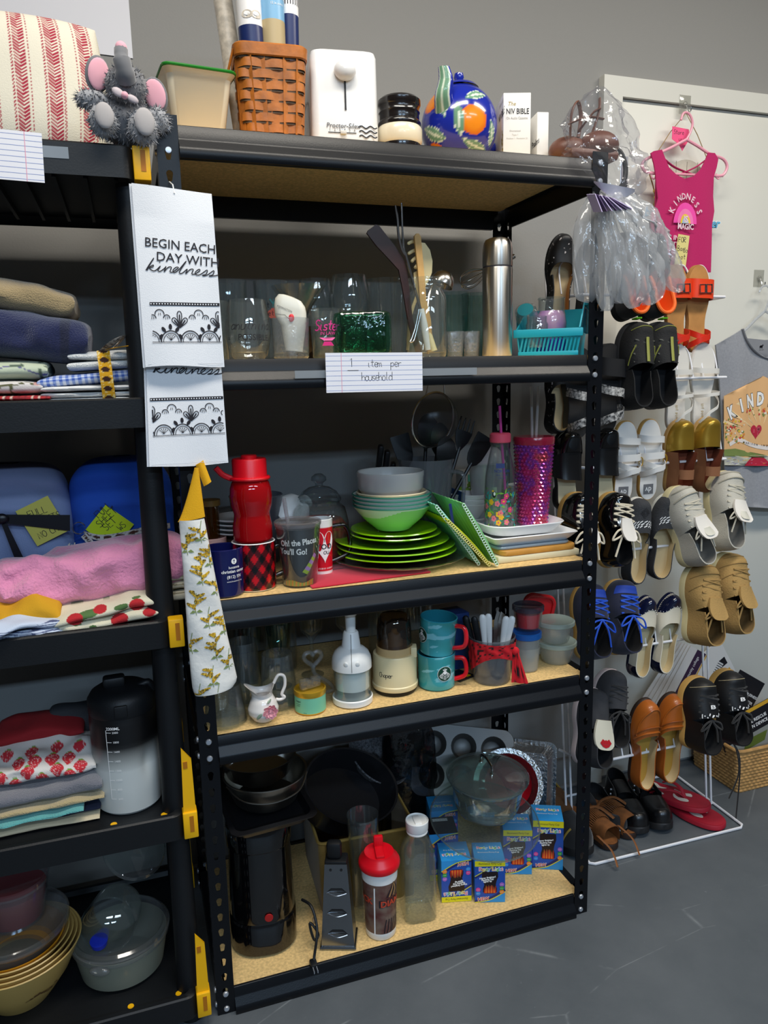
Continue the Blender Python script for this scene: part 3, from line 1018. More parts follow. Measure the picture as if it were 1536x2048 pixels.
# utensils in the big jar
JX,JY = .511,.082
t = thing('mason_jar','big clear wide-mouth jar full of kitchen utensils','jar',(JX,JY,B),0)
part('glass',MB().lathe([(0,0),(.038,0),(.0425,.006),(.043,.118),(.041,.128),(.035,.137),(.035,.141),(.0375,.143),(.0375,.147),(.035,.149),(.0365,.152),(.0365,.156),(.035,.158),(.035,.163),(.033,.163),(.033,.138),(.040,.126),(.0405,.01),(0,.008)],GLS,40),t)
def flat(name,label,cat,pts,Y,th,m_,dy=0,group='utensils in the big jar',grp=True):
 """a flat utensil: outline in photo pixels at depth Y, real thickness th; leans back by dy per metre of height"""
 m = MB()
 P = [py_(x,y,Y) for x,y in pts]
 z0 = min(p.z for p in P)
 P = [p + Vector((0,(p.z - z0) * dy,0)) for p in P]
 m.loft([[tuple(p) for p in P],[(p.x,p.y + th,p.z) for p in P]],m_)
 return solo(name,m,label,cat,group=group)
dkwood = mat('dark_wood','#3a1a10',.4,var=(30,.4))
ltwood = mat('bamboo','#d9a962',.5,var=(40,.2))
ivory2 = mat('cream_nylon','#e9d6a0',.4)
flat('wooden_spatula','dark brown wooden spatula leaning left out of the jar','spatula',[(734,466),(737,460),(752,449),(759,452),(790,492),(808,520),(814,540),(819,580),(826,640),(845,708),(834,708),(818,650),(806,580),(798,540),(780,520),(752,490)],.078,.006,dkwood,group=None)
t = thing('carving_fork','two-pronged steel carving fork reaching up to the shelf above','fork',(0,0,0))
m = MB()
q = lambda l,Y=.07:[py_(a,b,Y) for a,b in l]
m.tube(catmull(q([(791,411),(795,440),(797,470),(803,497),(810,510)]),4),.0028,CHROME,8)
m.tube(catmull(q([(803,406),(804,440),(805,465),(807,490),(810,510)]),4),.0022,CHROME,8)
m.tube(q([(810,505),(838,608),(842,620)]),.0028,CHROME,8)
part('tines',m,t)
part('handle',MB().tube(q([(842,618),(848,650),(856,700)]),[.0065,.008,.006],WHT,10),t,'white handle')
t = thing('pasta_server','cream nylon pasta server with curved prongs in the jar','server',(0,0,0))
m = MB()
Yp = .095
m.loft([[tuple(py_(x,y,Yp)) for x,y in [(836,484),(850,486),(860,500),(865,522),(864,545),(858,560),(850,575),(846,600),(838,600),(838,560),(836,520)]],[tuple(py_(x,y,Yp) + Vector((0,.012,0))) for x,y in [(838,486),(850,488),(858,502),(862,522),(861,545),(856,560),(848,575),(845,600),(839,600),(839,560),(838,520)]]],ivory2)
for a in ([(840,484),(826,483),(815,488)],[(838,498),(826,502),(816,508)],[(838,512),(828,518),(823,524)],[(839,528),(833,532),(830,537)]):
 m.tube(catmull([tuple(py_(x,y,Yp - .002 * i)) for i,(x,y) in enumerate(a)],4),[.0035] * 8 + [.0018],ivory2,8)
part('head',m,t)
part('handle',MB().tube([tuple(py_(842,596,Yp)),tuple(py_(850,640,Yp - .01)),tuple(py_(868,702,Yp - .02))],[.0045,.005,.0075],ivory2,10),t)
flat('wooden_spoon','light bamboo spatula standing upright in front of the pasta server','spatula',[(829,472),(833,467),(838,467),(842,474),(848,540),(853,600),(862,640),(866,704),(856,708),(846,640),(840,600),(836,540)],.075,.006,ltwood,group=None)
flat('cream_spoon','cream plastic spoon handle crossing low inside the jar','spoon',[(828,545),(834,542),(840,556),(842,575),(838,592),(830,612),(822,640),(818,700),(814,700),(816,650),(824,612),(832,590),(828,566)],.10,.004,ivory2,group=None)
t = thing('ladle','steel ladle hooked over the right side of the jar','ladle',(0,0,0))
c = py_(884,566,.115)
m = MB()
m.at(c,(0,pi + .45,0)).lathe([(0,-.026),(.012,-.024),(.021,-.016),(.0255,-.004),(.026,.004),(.0248,.004),(.024,-.004),(.02,-.014),(.011,-.022),(0,-.024)],STEEL,28)
part('cup',m,t)
part('handle',MB().tube([tuple(c + Vector((-.022,0,-.004))),tuple(py_(858,590,.10)),tuple(py_(846,700,.085))],.003,STEEL,8),t)
m = MB()
m.tube(catmull([tuple(py_(x,y,.06)) for x,y in [(838,618),(832,650),(824,676),(820,684),(828,680),(836,650),(842,625)]],5),.0016,STEEL,8)
part('loop',m,thing('tongs','steel tongs with a looped end low inside the jar','tongs'))
TEALG = glass('aqua_glass','#e6f4f1',1.2)
tumbler('drinking_glass','aqua-tinted tall glass behind the small shot glasses, left one',.655,.26,B,.036,.038,.155,g=TEALG)
tumbler('drinking_glass','aqua-tinted tall glass half behind the steel flask',.72,.27,B,.036,.038,.155,g=TEALG)
tumbler('shot_glass','small shot glass next to the utensil jar',.585,.10,B,.0165,.0195,.055,base=.012,g=cut)
tumbler('shot_glass','small shot glass next to the steel flask',.624,.10,B,.0165,.0195,.055,base=.012,g=cut)
t = thing('whisk','wire whisk lying on the tall glasses behind the steel flask','whisk',(0,0,0))
m = MB()
a,b = py_(922,568,.30),py_(985,535,.30)
ax = (b - a).normalized()
n1,n2 = ax.cross(Vector((0,1,0))).normalized(),Vector((0,1,0))
for k in range(4):
 d = n1 * cos(k * pi / 4) + n2 * sin(k * pi / 4)
 m.tube(catmull([a + (b - a) * .85 - d * .003,a + (b - a) * .4 - d * .02,a + (b - a) * .1 - d * .017,a,a + (b - a) * .1 + d * .017,a + (b - a) * .4 + d * .02,a + (b - a) * .85 + d * .003],5),.0011,STEEL,6)
part('wires',m,t)
part('handle',MB().tube([a + (b - a) * .8,a + (b - a) * 1.7],.006,STEEL,10),t)
BRUSH = mat('circular_brushed_steel','#d2cdc4',.3,metal=1.0,aniso=.9)
t = thing('vacuum_flask','tall brushed-steel vacuum flask with a domed cap','flask',(.678,.082,B),0)
part('body',MB().lathe([(0,0),(.031,0),(.0325,.003),(.0325,.184),(.0318,.187)],BRUSH,48).lathe([(.0318,.187),(.0315,.190),(0,.190)],INK,48),t)
part('cap',MB().lathe([(.0318,.190),(.0325,.192),(.0320,.226),(.0305,.237),(.026,.245),(.018,.2485),(0,.2495)],BRUSH,48),t)
# turquoise basket
teal = mat('turquoise_plastic','#1ea3b4',.4)
t = thing('plastic_basket','turquoise slotted plastic basket at the right end of the glassware shelf','basket',(.785,.048,B),fz(.8,.03,-.10))
BW,BD,BH = .150,.175,.07
m = MB()
n = 15
for i in range(n + 1):                      # slanted bars of the front
 x = -BW / 2 + .014 + (BW - .028) * i / n
 m.loft([[(x + (BW * .0) - .002,-.003,.006),(x + .002,-.003,.006),(x + .002,.0,.006),(x - .002,.0,.006)],[(x + .006,-.009,.042),(x + .010,-.009,.042),(x + .010,-.006,.042),(x + .006,-.006,.042)]],teal)
m.box((0,-.002,.004),(BW - .02,.006,.01),teal,.001)
m.box((0,-.0085,.048),(BW,.007,.018),teal,.002)
part('front',m,t)
m = MB()
for sx in (-1,1):
 x0,x1 = sx * (BW / 2 - .012),sx * BW / 2
 pts = [(.0,.0),(BD - .01,.0),(BD,.112),(BD * .15,.112),(-.012,.058)] if sx > 0 else [(.0,.0),(BD - .01,.0),(BD,.106),(BD * .8,.10),(-.012,.056)]
 inner = [[(x0 + (x1 - x0) * z / .11,y,z) for y,z in pts],[(x0 + (x1 - x0) * z / .11 - sx * .003,y,z) for y,z in pts]]
 m.loft(inner if sx > 0 else inner[::-1],teal)
 for k in range(6):
  m.box((x0 + sx * .011,.05 + .016 * k,.075),(.006,.005,.05),mat('turquoise_slot','#0f6f7d',.5))
 m.box((x1 + sx * .003,BD * (.55 if sx > 0 else .9),.110),(.01,BD * (.8 if sx > 0 else .2),.01),teal,.003)
part('side',m,t)
m = MB()
m.box((0,BD - .004,.055),(BW - .02,.004,.11),teal).box((0,BD / 2,.002),(BW - .024,BD - .01,.004),teal)
part('back',m,t)
t = thing('jar_candle','purple candle in a glass jar inside the turquoise basket','candle',(.832,.115,B + .041),0)
pur = mat('lilac_wax','#b884c0',.25,coat=.6,var=(30,.25),col2='#c9a0b8')
part('wax',MB().lathe([(0,0),(.027,0),(.0325,.01),(.034,.034),(.031,.05),(.026,.06),(0,.061)],pur,32),t)
part('jar',MB().lathe([(0,-.002),(.028,-.002),(.034,.009),(.0355,.034),(.0325,.052),(.0285,.062),(.029,.064),(.029,.084),(.031,.087),(.029,.09),(.027,.088),(.027,.062)],GLS,36),t)
solo('candle_tin',MB().lathe([(0,0),(.034,0),(.034,.032),(.032,.034),(0,.034)],mat('indigo_tin','#2a2f8a',.35),32),'low indigo tin under the purple candle in the turquoise basket','candle',(.832,.115,B + .0045))
t = thing('glass_jar','upturned clear jar with an embossed base leaning in the turquoise basket','jar',(.772,.12,B + .09),(.9,-.25,fz(.776,.1)))
part('glass',MB().lathe([(0,.022),(.02,.022),(.024,.018),(.0255,.0),(.024,-.035),(.019,-.045),(.019,-.058),(.0175,-.058),(.0175,-.045),(.022,-.034),(.023,0),(.02,.018),(0,.019)],GLS,32).lathe([(.0,.0225),(.018,.0225)],glass('aqua_print','#4fb8c0',1,.1,.6,'#3fa9b4'),28),t)
t = thing('glass_jar','low clear jar at the front left inside the turquoise basket','jar',(.772,.075,B + .018),0)
part('glass',MB().lathe([(0,0),(.022,0),(.025,.006),(.025,.05),(.022,.056),(.022,.068),(.0205,.068),(.0205,.055),(.0235,.049),(.0235,.006),(0,.004)],GLS,32),t)
# ruled card and tape on the beam
ruled = mat('ruled_blue','#8f9fd0',.8)
pinkl = mat('ruled_pink','#e59ab0',.8)
pen = mat('pen_ink','#26222a',.8)
def ruled_card(name,label,c,w,h,rot,nlines,marg,pts=None):
 """a sheet of ruled paper; returns mesh builder and its placement"""
 m = MB()
 P = lambda x,y,e=0:Vector((c[0] + x * cos(rot) - y * sin(rot),c[1] - e - .0003,c[2] + x * sin(rot) + y * cos(rot)))
 m.poly([(-w / 2,-h / 2),(w / 2,-h / 2),(w / 2,h / 2),(-w / 2,h / 2)],PAPER,P)
 m.poly([(-w / 2,h / 2),(w / 2,h / 2),(w / 2,-h / 2),(-w / 2,-h / 2)],PAPER,lambda x,y,e=0:P(x,y) + Vector((0,.0006,0)))
 for i in range(nlines):
  y = h / 2 - h * (i + .6) / nlines
  m.stroke([(-w / 2,y),(w / 2,y)],.0007,ruled,P,.0002)
 m.stroke([(-w / 2 + marg,-h / 2),(-w / 2 + marg,h / 2)],.0010,pinkl,P,.0003)
 return m,P
m,P = ruled_card('','',(.361,-.0205,1.342),.198,.075,-.004,8,.031)
m.hand('1',.016,.0012,pen,P,-.052,.011).stroke([(-.056,.004),(-.034,.004)],.001,pen,P,.0004)
m.hand('item',.015,.0011,pen,P,-.016,.010,adv=.48).hand('per',.015,.0011,pen,P,.032,.010,adv=.52)
m.hand('household',.0165,.0011,pen,P,-.028,-.016,adv=.42)
solo('ruled_card',m,'ruled index card reading 1 item per household taped to the beam','card')
tape = glass('matte_tape','#e2e6ea',.6,.3,.45,'#c9d0d6')
for l,x0,x1,z in (('strip of clear tape left of the index card',.203,.263,1.3405),('long strip of clear tape right of the index card',.459,.582,1.3405)):
 solo('tape',MB().box(((x0 + x1) / 2,-.0150,z),(x1 - x0,.0006,.0145),tape),l,'tape',group='tape on the glassware shelf beam')
# ================================================================ plates and cups shelf (middle)
C2 = LV[2]
def mug(name,label,x,y,z,r,h,m_,paint=None,hang=.0,cat='mug',group=None,rz=None,inner=None,hr=.7,ts=.0035,handle_mat=None,deco=None,tilt=(0,0),r0=None):
 o = thing(name,label,cat,(x,y,z),(tilt[0],tilt[1],fz(x,y) if rz is None else rz),group)
 r0 = r0 or r * .96
 m = MB()
 if paint:
  m.grid(lambda u,v:Vector(((r0 + (r - r0) * v) * cos(2 * pi * u),(r0 + (r - r0) * v) * sin(2 * pi * u),.003 + (h - .003) * v)),96,48,m_,paint,closeu=True)
  m.lathe([(0,0),(r0 - .003,0),(r0,.003)],inner or WHT,40)
  m.lathe([(r,h),(r - ts * .5,h + .0015),(r - ts,h),(r0 - ts,.006),(0,.005)],inner or WHT,40)
 else:
  m.lathe([(0,0),(r0 - .003,0),(r0,.003),(r,h),(r - ts * .5,h + .0015)],m_,40)
  m.lathe([(r - ts * .5,h + .0015),(r - ts,h),(r0 - ts,.006),(0,.005)],inner or m_,40)
 if deco:
  deco(m)
 part('cup',m,o)
 if hang is not None:
  a = hang
  d = Vector((cos(a),sin(a),0))
  q = [d * (r - .002) + Vector((0,0,h * .84)),d * (r + h * .22) + Vector((0,0,h * .84)),d * (r + h * .31) + Vector((0,0,h * .62)),d * (r + h * .27) + Vector((0,0,h * .33)),d * (r0 - .001) + Vector((0,0,h * .2))]
  part('handle',MB().tube(catmull(q,6),.0052,handle_mat or m_,10),o)
 return o
def plaid(u,v):
 k = 9
 a,b = (u * k * 1.0 + v * 2.2) % 1,(u * k * 1.0 - v * 2.2) % 1
 a,b = a < .5,b < .5
 return lin('#c20a18') if a and b else (lin('#0a0808') if not (a or b) else lin('#4a0a10'))
mug('plaid_mug','red and black buffalo-plaid mug under the red water bottle',.121,.075,C2,.0445,.098,PNTG,plaid,.15)
nv = mat('navy_glaze','#12174e',.2,coat=.4)
def navyd(m):
 P = cyl_at(.0405,.055,-pi / 2 + .55)
 m.disc(0,.018,.006,WINK,P).stroke([(0,.014),(0,.0225)],.0012,nv,P,.0002).stroke([(-.0025,.0195),(.0025,.0195)],.0012,nv,P,.0002)
 m.text('hosanna',.0075,WINK,P,0,.006,bold=.01).text('christian center',.0085,WINK,P,0,-.002,bold=.02).text('(812) 591',.0085,WINK,P,0,-.013,bold=.01).text('www.hosannacc.org',.0042,WINK,P,0,-.022)
mug('navy_mug','navy mug with white church lettering at the left end of the shelf',.055,.052,C2,.0405,.095,nv,hang=3.4,deco=navyd)
t = thing('water_bottle','translucent red sports bottle standing on the plaid mug','bottle',(.121,.075,C2 + .1),fz(.121,.075))
rg = glass('red_clear_plastic','#e0303a',1.3,.03,.55,'#e0121e')
part('bottle',MB().lathe([(0,0),(.036,0),(.0395,.004),(.040,.030),(.0365,.048),(.036,.056),(.041,.072),(.0425,.090),(.041,.108),(.037,.120),(.033,.126),(.032,.128),(.031,.128),(.036,.12),(.040,.107),(.0413,.09),(.04,.073),(.035,.056),(.0355,.048),(.039,.03),(.0385,.006),(0,.005)],rg,40),t)
part('cap',MB().lathe([(.035,.123),(.036,.126),(.0345,.130),(.0345,.164),(.033,.167),(.0,.167)],RED,36).lathe([(.016,.167),(.016,.172),(.014,.174),(0,.174)],RED,24),t,'red cap')
part('carry_loop',MB().tube([Vector((.037 * cos(a),.037 * sin(a),.1275)) for a in [i * 2 * pi / 28 for i in range(28)]],.004,RED,8,closed=True).tube(catmull([(-.035,-.005,.1275),(-.052,-.008,.136),(-.062,-.010,.147),(-.066,-.011,.152)],4),.0042,RED,8,flat=1.4),t,'red carrying loop')
def ohd(m):
 wh = WINK
 rf = lambda z:.034 + .0115 * z / .125
 P = cyl_at(rf,0,-pi / 2 - .12,.0009)
 m.at()
 m.text('Oh! the Places',.0172,wh,P,.006,.096,bold=.03,rot=.06,sx=.82).text("You'll Go!",.0172,wh,P,-.008,.077,bold=.03,rot=-.02,sx=.86)
 cols = [mat('lime_ink','#a9c23a',.5),mat('lilac_ink','#b58ac8',.5)]
 for i in range(6):                      # plain swirl of stripes
  a,b = .004 + .005 * i,.009 + .005 * i
  m.poly([(a + .006,.034 + 1.25 * (a - .004)),(b + .006,.034 + 1.25 * (b - .004)),(b + .006 + .010 - .0006 * i,.028 + 1.25 * (b - .004)),(a + .016 - .0006 * i,.028 + 1.25 * (a - .004))],cols[i % 2],P)
 oc = [mat('orange_ink','#d08a2c',.5),mat('olive_ink','#8fa03c',.5)]
 for i in range(16):
  x = -.03 + .004 * i
  m.poly([(x,.004),(x + .004,.004),(x + .005,.014 + .003 * sin(i * .5)),(x + .001,.014 + .003 * sin(i * .5))],oc[i % 2],P)
t = thing('travel_tumbler',"clear travel tumbler with dark insert reading Oh! the Places You'll Go!",'tumbler',(.212,.063,C2),fz(.212,.063))
m = MB().lathe([(0,.004),(.032,.004),(.044,.122),(0,.122)],mat('dark_insert','#1c1b20',.35,coat=.6),40)
ohd(m)
part('insert',m,t)
part('shell',MB().lathe([(0,0),(.033,0),(.0355,.003),(.0475,.130),(.0465,.130),(.0345,.004),(0,.004)],GLS,40),t)
part('lid',MB().lathe([(.048,.126),(.049,.128),(.049,.134),(.046,.136),(.044,.1345),(0,.1345),(0,.132),(.047,.132),(.0475,.126)],glass('lid_clear','#ece9ec',1.4,.03,.1),40),t,'clear lid')
part('straw',MB().tube([(-.016,-.006,.03),(-.020,-.004,.135),(-.026,.0,.182)],.0042,glass('straw_clear','#dfdde2',1.0,.05,.35,'#b9b9bd'),10),t,'clear straw')
def heart(m):
 P = cyl_at(.0255,.06,-pi / 2 + .3,.0006)
 h = [(.024 * (sin(a) ** 3),.0021 * (13 * cos(a) - 5 * cos(2 * a) - 2 * cos(3 * a) - cos(4 * a)) + .004) for a in [2 * pi * i / 40 for i in range(40)]]
 m.at().poly([(x * 1.0,y * 1.15 + .004) for x,y in h],WINK,P)
 m.text('I',.013,INK,P,0,.018,e=.0003).text('YOO',.016,INK,P,0,.004,bold=.02,e=.0003).hand('you',.013,.0012,INK,P,-.010,-.012,adv=.55,e=.0003)
mug('heart_mug','narrow red and white mug with a white heart beside the travel tumbler',.276,.13,C2,.0265,.122,PNTG,lambda u,v:lin('#f0ece8') if v > .86 or v < .06 else (lin('#f0ece8') if abs(v - .1) < .015 and (u * 40 % 1) < .5 else lin('#cc1326')),.2,deco=heart,r0=.0235)
solo('red_placemat',MB().box((0,0,.0015),(.27,.16,.003),mat('crimson_cloth','#c4062f',.8,sheen=.3),.001),'crimson red mat lying under the glass platter','mat',(.355,.105,C2),.08)
# stack of green plates and bowls
PX,PYY = .458,.16
t = thing('glass_platter','large clear glass platter under the stack of lime-green plates','platter',(PX + .005,PYY - .005,C2 + .0032))
part('glass',MB().lathe([(0,0),(.10,0),(.115,.003),(.158,.019),(.160,.021),(.156,.0215),(.113,.006),(0,.004)],GLS,64,warp=lambda a,z:1 + (.012 * cos(a * 24) if z > .012 else 0)),t)
lime = mat('lime_glaze','#8ac412',.22,coat=.4)
def plate(name,label,x,y,z,r,h,m_,group=None,cat='plate',rimm=None,tilt=(0,0)):
 m = MB()
 m.lathe([(0,.001),(r * .58,0),(r * .62,.002),(r * .70,h * .35),(r * .985,h),(r,h + .0015),(r * .985,h + .0035),(r * .68,h * .35 + .0045),(r * .6,.005),(0,.005)],m_,56)
 if rimm:
  m.lathe([(r * .984,h - .001),(r + .0008,h + .0012),(r * .984,h + .0042)],rimm,56)
 return solo(name,m,label,cat,(x,y,z),(tilt[0],tilt[1],0),group)
zz = C2 + .016
for i,(r,dx,dy,h,lab) in enumerate([(.138,.004,-.002,.014,'largest lime-green plate at the bottom of the stack'),(.137,.002,.0,.014,'lime-green dinner plate second from the bottom of the stack'),(.132,-.007,.002,.014,'lime-green dinner plate third from the bottom of the stack'),(.106,.002,.002,.012,'lime-green side plate second from the top of the plate stack'),(.100,-.002,.0,.011,'topmost lime-green side plate under the light green bowl')]):
 plate('green_plate',lab,PX + dx,PYY + dy,zz,r,h,lime,'lime green plates',tilt=(.02 * (hsh(i) - .5),.02 * (hsh(i,2) - .5)))
 zz += .0135 if i < 2 else (.0155 if i == 2 else .0105)
def bowl(name,label,x,y,z,r,h,m_,group=None,foot=.55,th=.004,rimm=None,fl=1.0,tilt=(0,0)):
 m = MB()
 m.lathe([(0,.001),(r * foot - .004,.001),(r * foot - .002,0),(r * foot + .002,0),(r * (foot + .12),h * .15),(r * (foot + (1 - foot) * .62),h * .5),(r,h),(r - th * .5,h + .0018),(r - th,h),(r * (foot + (1 - foot) * .62) - th,h * .52),(r * (foot + .08) - th,h * .2),(0,h * .15)],m_,56)
 if rimm:
  m.lathe([(r * .998,h - .0007),(r + .0006,h),(r - th * .5,h + .0023),(r - th * .8,h + .0008)],rimm,56)
 return solo(name,m,label,'bowl',(x,y,z),(tilt[0],tilt[1],0),group)
bz = zz + .001
bowl('green_bowl','light green bowl on the stack of lime-green plates',PX - .004,PYY,bz,.087,.052,mat('mint_glaze','#a2e68a',.3,coat=.3),foot=.42)
tg = mat('dark_teal_line','#1f6a5a',.3)
for i,lab in enumerate(['lowest','second','third','topmost']):
 bowl('rimmed_bowl',lab + ' of the four pale bowls with a dark teal rim line',PX - .006,PYY,bz + .014 + .0085 * i,.0905,.0425,mat('pale_mint_glaze','#e6f2ea',.28,coat=.3),'teal-rimmed bowls',.5,rimm=tg)
bowl('cream_bowl','cream bowl between the teal-rimmed bowls and the grey bowl',PX - .006,PYY,bz + .052,.081,.034,mat('cream_bowl_glaze','#ead9b4',.3,coat=.3),foot=.5)
gg2 = mat('grey_glaze','#b6b6b3',.25,coat=.4)
m = MB().lathe([(0,.001),(.05,.001),(.052,0),(.06,.006),(.068,.022),(.0705,.026),(.074,.031),(.0755,.056),(.0765,.059),(.0765,.067),(.0745,.069),(.0715,.067),(.07,.05),(.06,.018),(0,.012)],gg2,64,warp=lambda a,z:1 + (.012 * max(0,cos(a * 12) - .55) if .034 < z < .054 else 0))
solo('grey_bowl',m,'grey stoneware bowl with a raised leaf band on top of the stack','bowl',(PX - .008,PYY,bz + .064))
# things at the back of the shelf
t = thing('cookie_jar','ribbed glass jar with a domed lid and red sweets inside','jar',(.305,.25,C2 + .0))
rib = lambda a,z:1 + .018 * cos(a * 36)
part('sweets',MB().lathe([(0,.008),(.05,.008),(.061,.04),(.062,.085),(.05,.10),(0,.104)],mat('red_sweets','#d62a22',.35,bump=(60,1.0),var=(45,.6),col2='#7a4a18'),32),t,'red wrapped sweets')
part('glass',MB().lathe([(0,0),(.05,0),(.056,.01),(.0655,.05),(.066,.09),(.058,.125),(.047,.136),(.047,.142),(.045,.142),(.045,.135),(.056,.124),(.064,.09),(.0635,.05),(.052,.008),(0,.006)],GLS,108,warp=lambda a,z:rib(a,z) if .01 < z < .13 else 1),t)
part('lid',MB().lathe([(.05,.142),(.051,.146),(.050,.152),(.046,.155),(.040,.164),(.024,.174),(.009,.177),(.009,.183),(.018,.190),(.017,.198),(.008,.205),(0,.206)],glass('lid_glass','#e9eef0',1.6),40),t)
WJX = .232
t = thing('electric_jug','white plastic jug lying on its side behind the red water bottle','jug',(WJX + .01,.31,C2 + .105),(0,1.2,.5))
part('body',MB().lathe([(0,-.045),(.035,-.045),(.045,-.03),(.047,.0),(.04,.03),(.022,.05),(.018,.065),(0,.066)],WHT,36),t)
t = thing('wood_box','dark box holding up the white jug at the back of the shelf','box',(.235,.33,C2))
part('body',MB().box((0,0,.033),(.11,.08,.066),mat('dark_box','#231c1a',.6),.003),t)
t = thing('pitcher','grey translucent pitcher behind the red water bottle cap','pitcher',(.165,.30,C2))
part('body',MB().lathe([(0,0),(.048,0),(.05,.004),(.061,.155),(.063,.158),(.0605,.16),(.047,.006),(0,.006)],glass('grey_plastic','#b9bcc2',.8,.2,.55,'#7d828c'),40),t)
for i in range(4):
 plate('white_plate',['lowest','second lowest','third lowest','topmost'][i] + ' white saucer stacked behind the red and black mug',.112,.195,C2 + .09 + .0095 * i,.062,.009,mat('white_glaze','#dcdad6',.25,coat=.3),'white saucers at the back left')
solo('upturned_pot',MB().lathe([(0,0),(.052,0),(.05,.087),(.03,.0895),(0,.0895)],mat('brown_pot','#3a2a25',.5),36),'dark round tin carrying the white saucers','tin',(.112,.195,C2))
t = thing('storage_jar','amber glass jar with a wooden lid behind the yellow hanging cloth','jar',(.046,.16,C2 + .096))
part('glass',MB().lathe([(0,0),(.018,0),(.0185,.068),(0,.068)],glass('amber_glass','#9a6a28',1,.03,.3,'#7a4a12'),24),t)
part('lid',MB().lathe([(0,.068),(.0225,.068),(.0225,.08),(0,.08)],mat('dark_lid','#7a5a22',.5),24),t)
mug('pink_mug','pale pink mug carrying the amber jar',.046,.16,C2,.031,.095,mat('pale_pink_glaze','#e4b4a8',.3),hang=None)
bs = mat('knife_handle','#141213',.4)
wood = mat('walnut','#7a4626',.5,var=(25,.4))
t = thing('knife_block','dark wooden knife block with knives at the back of the shelf','knife block',(.505,.36,C2),(0,0,-.2))
part('block',MB().loft([[(-.05,-.05,0),(.05,-.05,0),(.05,.05,0),(-.05,.05,0)],[(-.05,-.02,.10),(.05,-.02,.10),(.05,.06,.16),(-.05,.06,.16)]],wood),t)
for i,(x,y,hm,l) in enumerate([(-.032,.0,bs,.135),(-.014,.0,bs,.12),(.008,.02,bs,.085),(.03,.0,wood,.10)]):
 m = MB()
 m.at((x,y,.10),(.25,.12,0)).box((0,0,l / 2 + .03),(.014,.024,l),hm,.006).box((0,0,.02),(.003,.02,.05),STEEL)
 for z in (.06,.09):
  m.at((x,y,.10),(.25,.12,0)).ball((0,-.0125,z),.0025,ZINC,seg=8,rng=4)
 part('knife',m,t)
t = thing('jug','clear plastic jug full of black kitchen utensils','jug',(.580,.255,C2),fz(.58,.255))
fr = glass('frosted_plastic','#e2e4e6',.9,.15,.24,'#aeb1b6')
lip = lambda a,z:1 + (.16 * max(0,cos(a - pi)) ** 8 * (z / .225) ** 3)
part('body',MB().lathe([(0,0),(.044,0),(.048,.004),(.062,.225),(.0605,.225),(.0465,.006),(0,.005)],fr,48,warp=lip),t)
part('handle',MB().tube(catmull([(.056,-.02,.195),(.082,-.03,.19),(.086,-.03,.16),(.076,-.028,.07),(.05,-.018,.05)],6),.008,fr,10,flat=.6),t)
nyl = mat('black_nylon','#0c0c0e',.4)
def spoonlike(label,kind,bx,by,tip,headw,headl,shape='oval',slots=0):
 """black nylon utensil from a point in the jug up to its tip"""
 b,e = Vector((bx,by,C2 + .02)),Vector(tip)
 ax = (e - b).normalized()
 sx = ax.cross(Vector((0,1,0))).normalized()
 n = sx.cross(ax)
 m = MB()
 m.tube([b,b + ax * ((e - b).length - headl * .9)],.0045,nyl,8)
 pr = {'oval':[(0,.15),(.15,.6),(.4,.95),(.6,1),(.8,.85),(.93,.5),(1,.12)],'square':[(0,.15),(.12,.6),(.3,.85),(.6,.95),(.95,1),(1,.96)],'fork':[(0,.2),(.3,.8),(.55,1),(.6,1),(.62,1)]}[shape]
 s0 = e - ax * headl
 rings = []
 for t_,w_ in pr:
  c = s0 + ax * headl * t_ - n * (.010 * sin(pi * t_) if shape == 'oval' else 0)
  w = headw / 2 * w_
  rings.append([tuple(c - sx * w - n * .0015),tuple(c - n * .004),tuple(c + sx * w - n * .0015),tuple(c + sx * w + n * .001),tuple(c),tuple(c - sx * w + n * .001)])
 m.loft(rings,nyl)
 if shape == 'fork':
  for k in range(4):
   q = s0 + ax * headl * .6 + sx * headw * (-.42 + .28 * k)
   m.tube([q,q + ax * headl * .42],[.003,.0018],nyl,6)
 solo(kind,m,label,kind.split('_')[-1],group='black utensils in the clear jug')
U = lambda x,y,Y:tuple(py_(x,y,Y))
spoonlike('black solid spoon left of the others, seen through the strainer','nylon_spoon',.565,.27,U(855,828,.28),.055,.085)
spoonlike('black oval spoon in the middle, seen through the strainer','nylon_spoon',.58,.26,U(880,845,.27),.05,.08)
spoonlike('black spoon bowl bulging in front of the jug rim','nylon_spoon',.59,.245,U(893,872,.235),.052,.08)
spoonlike('black spaghetti fork rising right of the strainer','nylon_fork',.585,.25,U(936,838,.26),.045,.08,'fork')
spoonlike('black turner pointing right above the jug rim','nylon_turner',.575,.245,U(972,872,.25),.05,.085,'square')
spoonlike('black turner leaning left behind the strainer','nylon_turner',.585,.27,U(798,870,.30),.05,.08,'square')
t = thing('strainer','round wire-mesh strainer standing up among the black utensils','strainer',py_(866,840,.235),(pi / 2 + .15,0,.35))
mesh_ = glass('wire_mesh','#cfcfd1',.6,.3,.10,'#7d7d80')
SR = .066
part('frame',MB().tube([(SR * cos(a),SR * sin(a),0) for a in [2 * pi * i / 40 for i in range(40)]],.0028,STEEL,8,closed=True),t)
m = MB().lathe([(SR,0),(SR * .93,.02),(SR * .7,.04),(SR * .35,.052),(0,.055)],mesh_,40)
part('mesh',m,t)
part('handle',MB().tube(catmull([(-.03,SR * .9,0),(-.022,SR + .03,0),(-.012,SR + .05,0),(.012,SR + .05,0),(.022,SR + .03,0),(.03,SR * .9,0)],5),.0016,STEEL,8),t)
solo('blue_folder',MB().box((0,0,.07),(.004,.14,.135),mat('blue_board','#1d4c86',.5),.001),'blue folder standing edge-on right of the clear jug','folder',(.672,.30,C2),-.1)
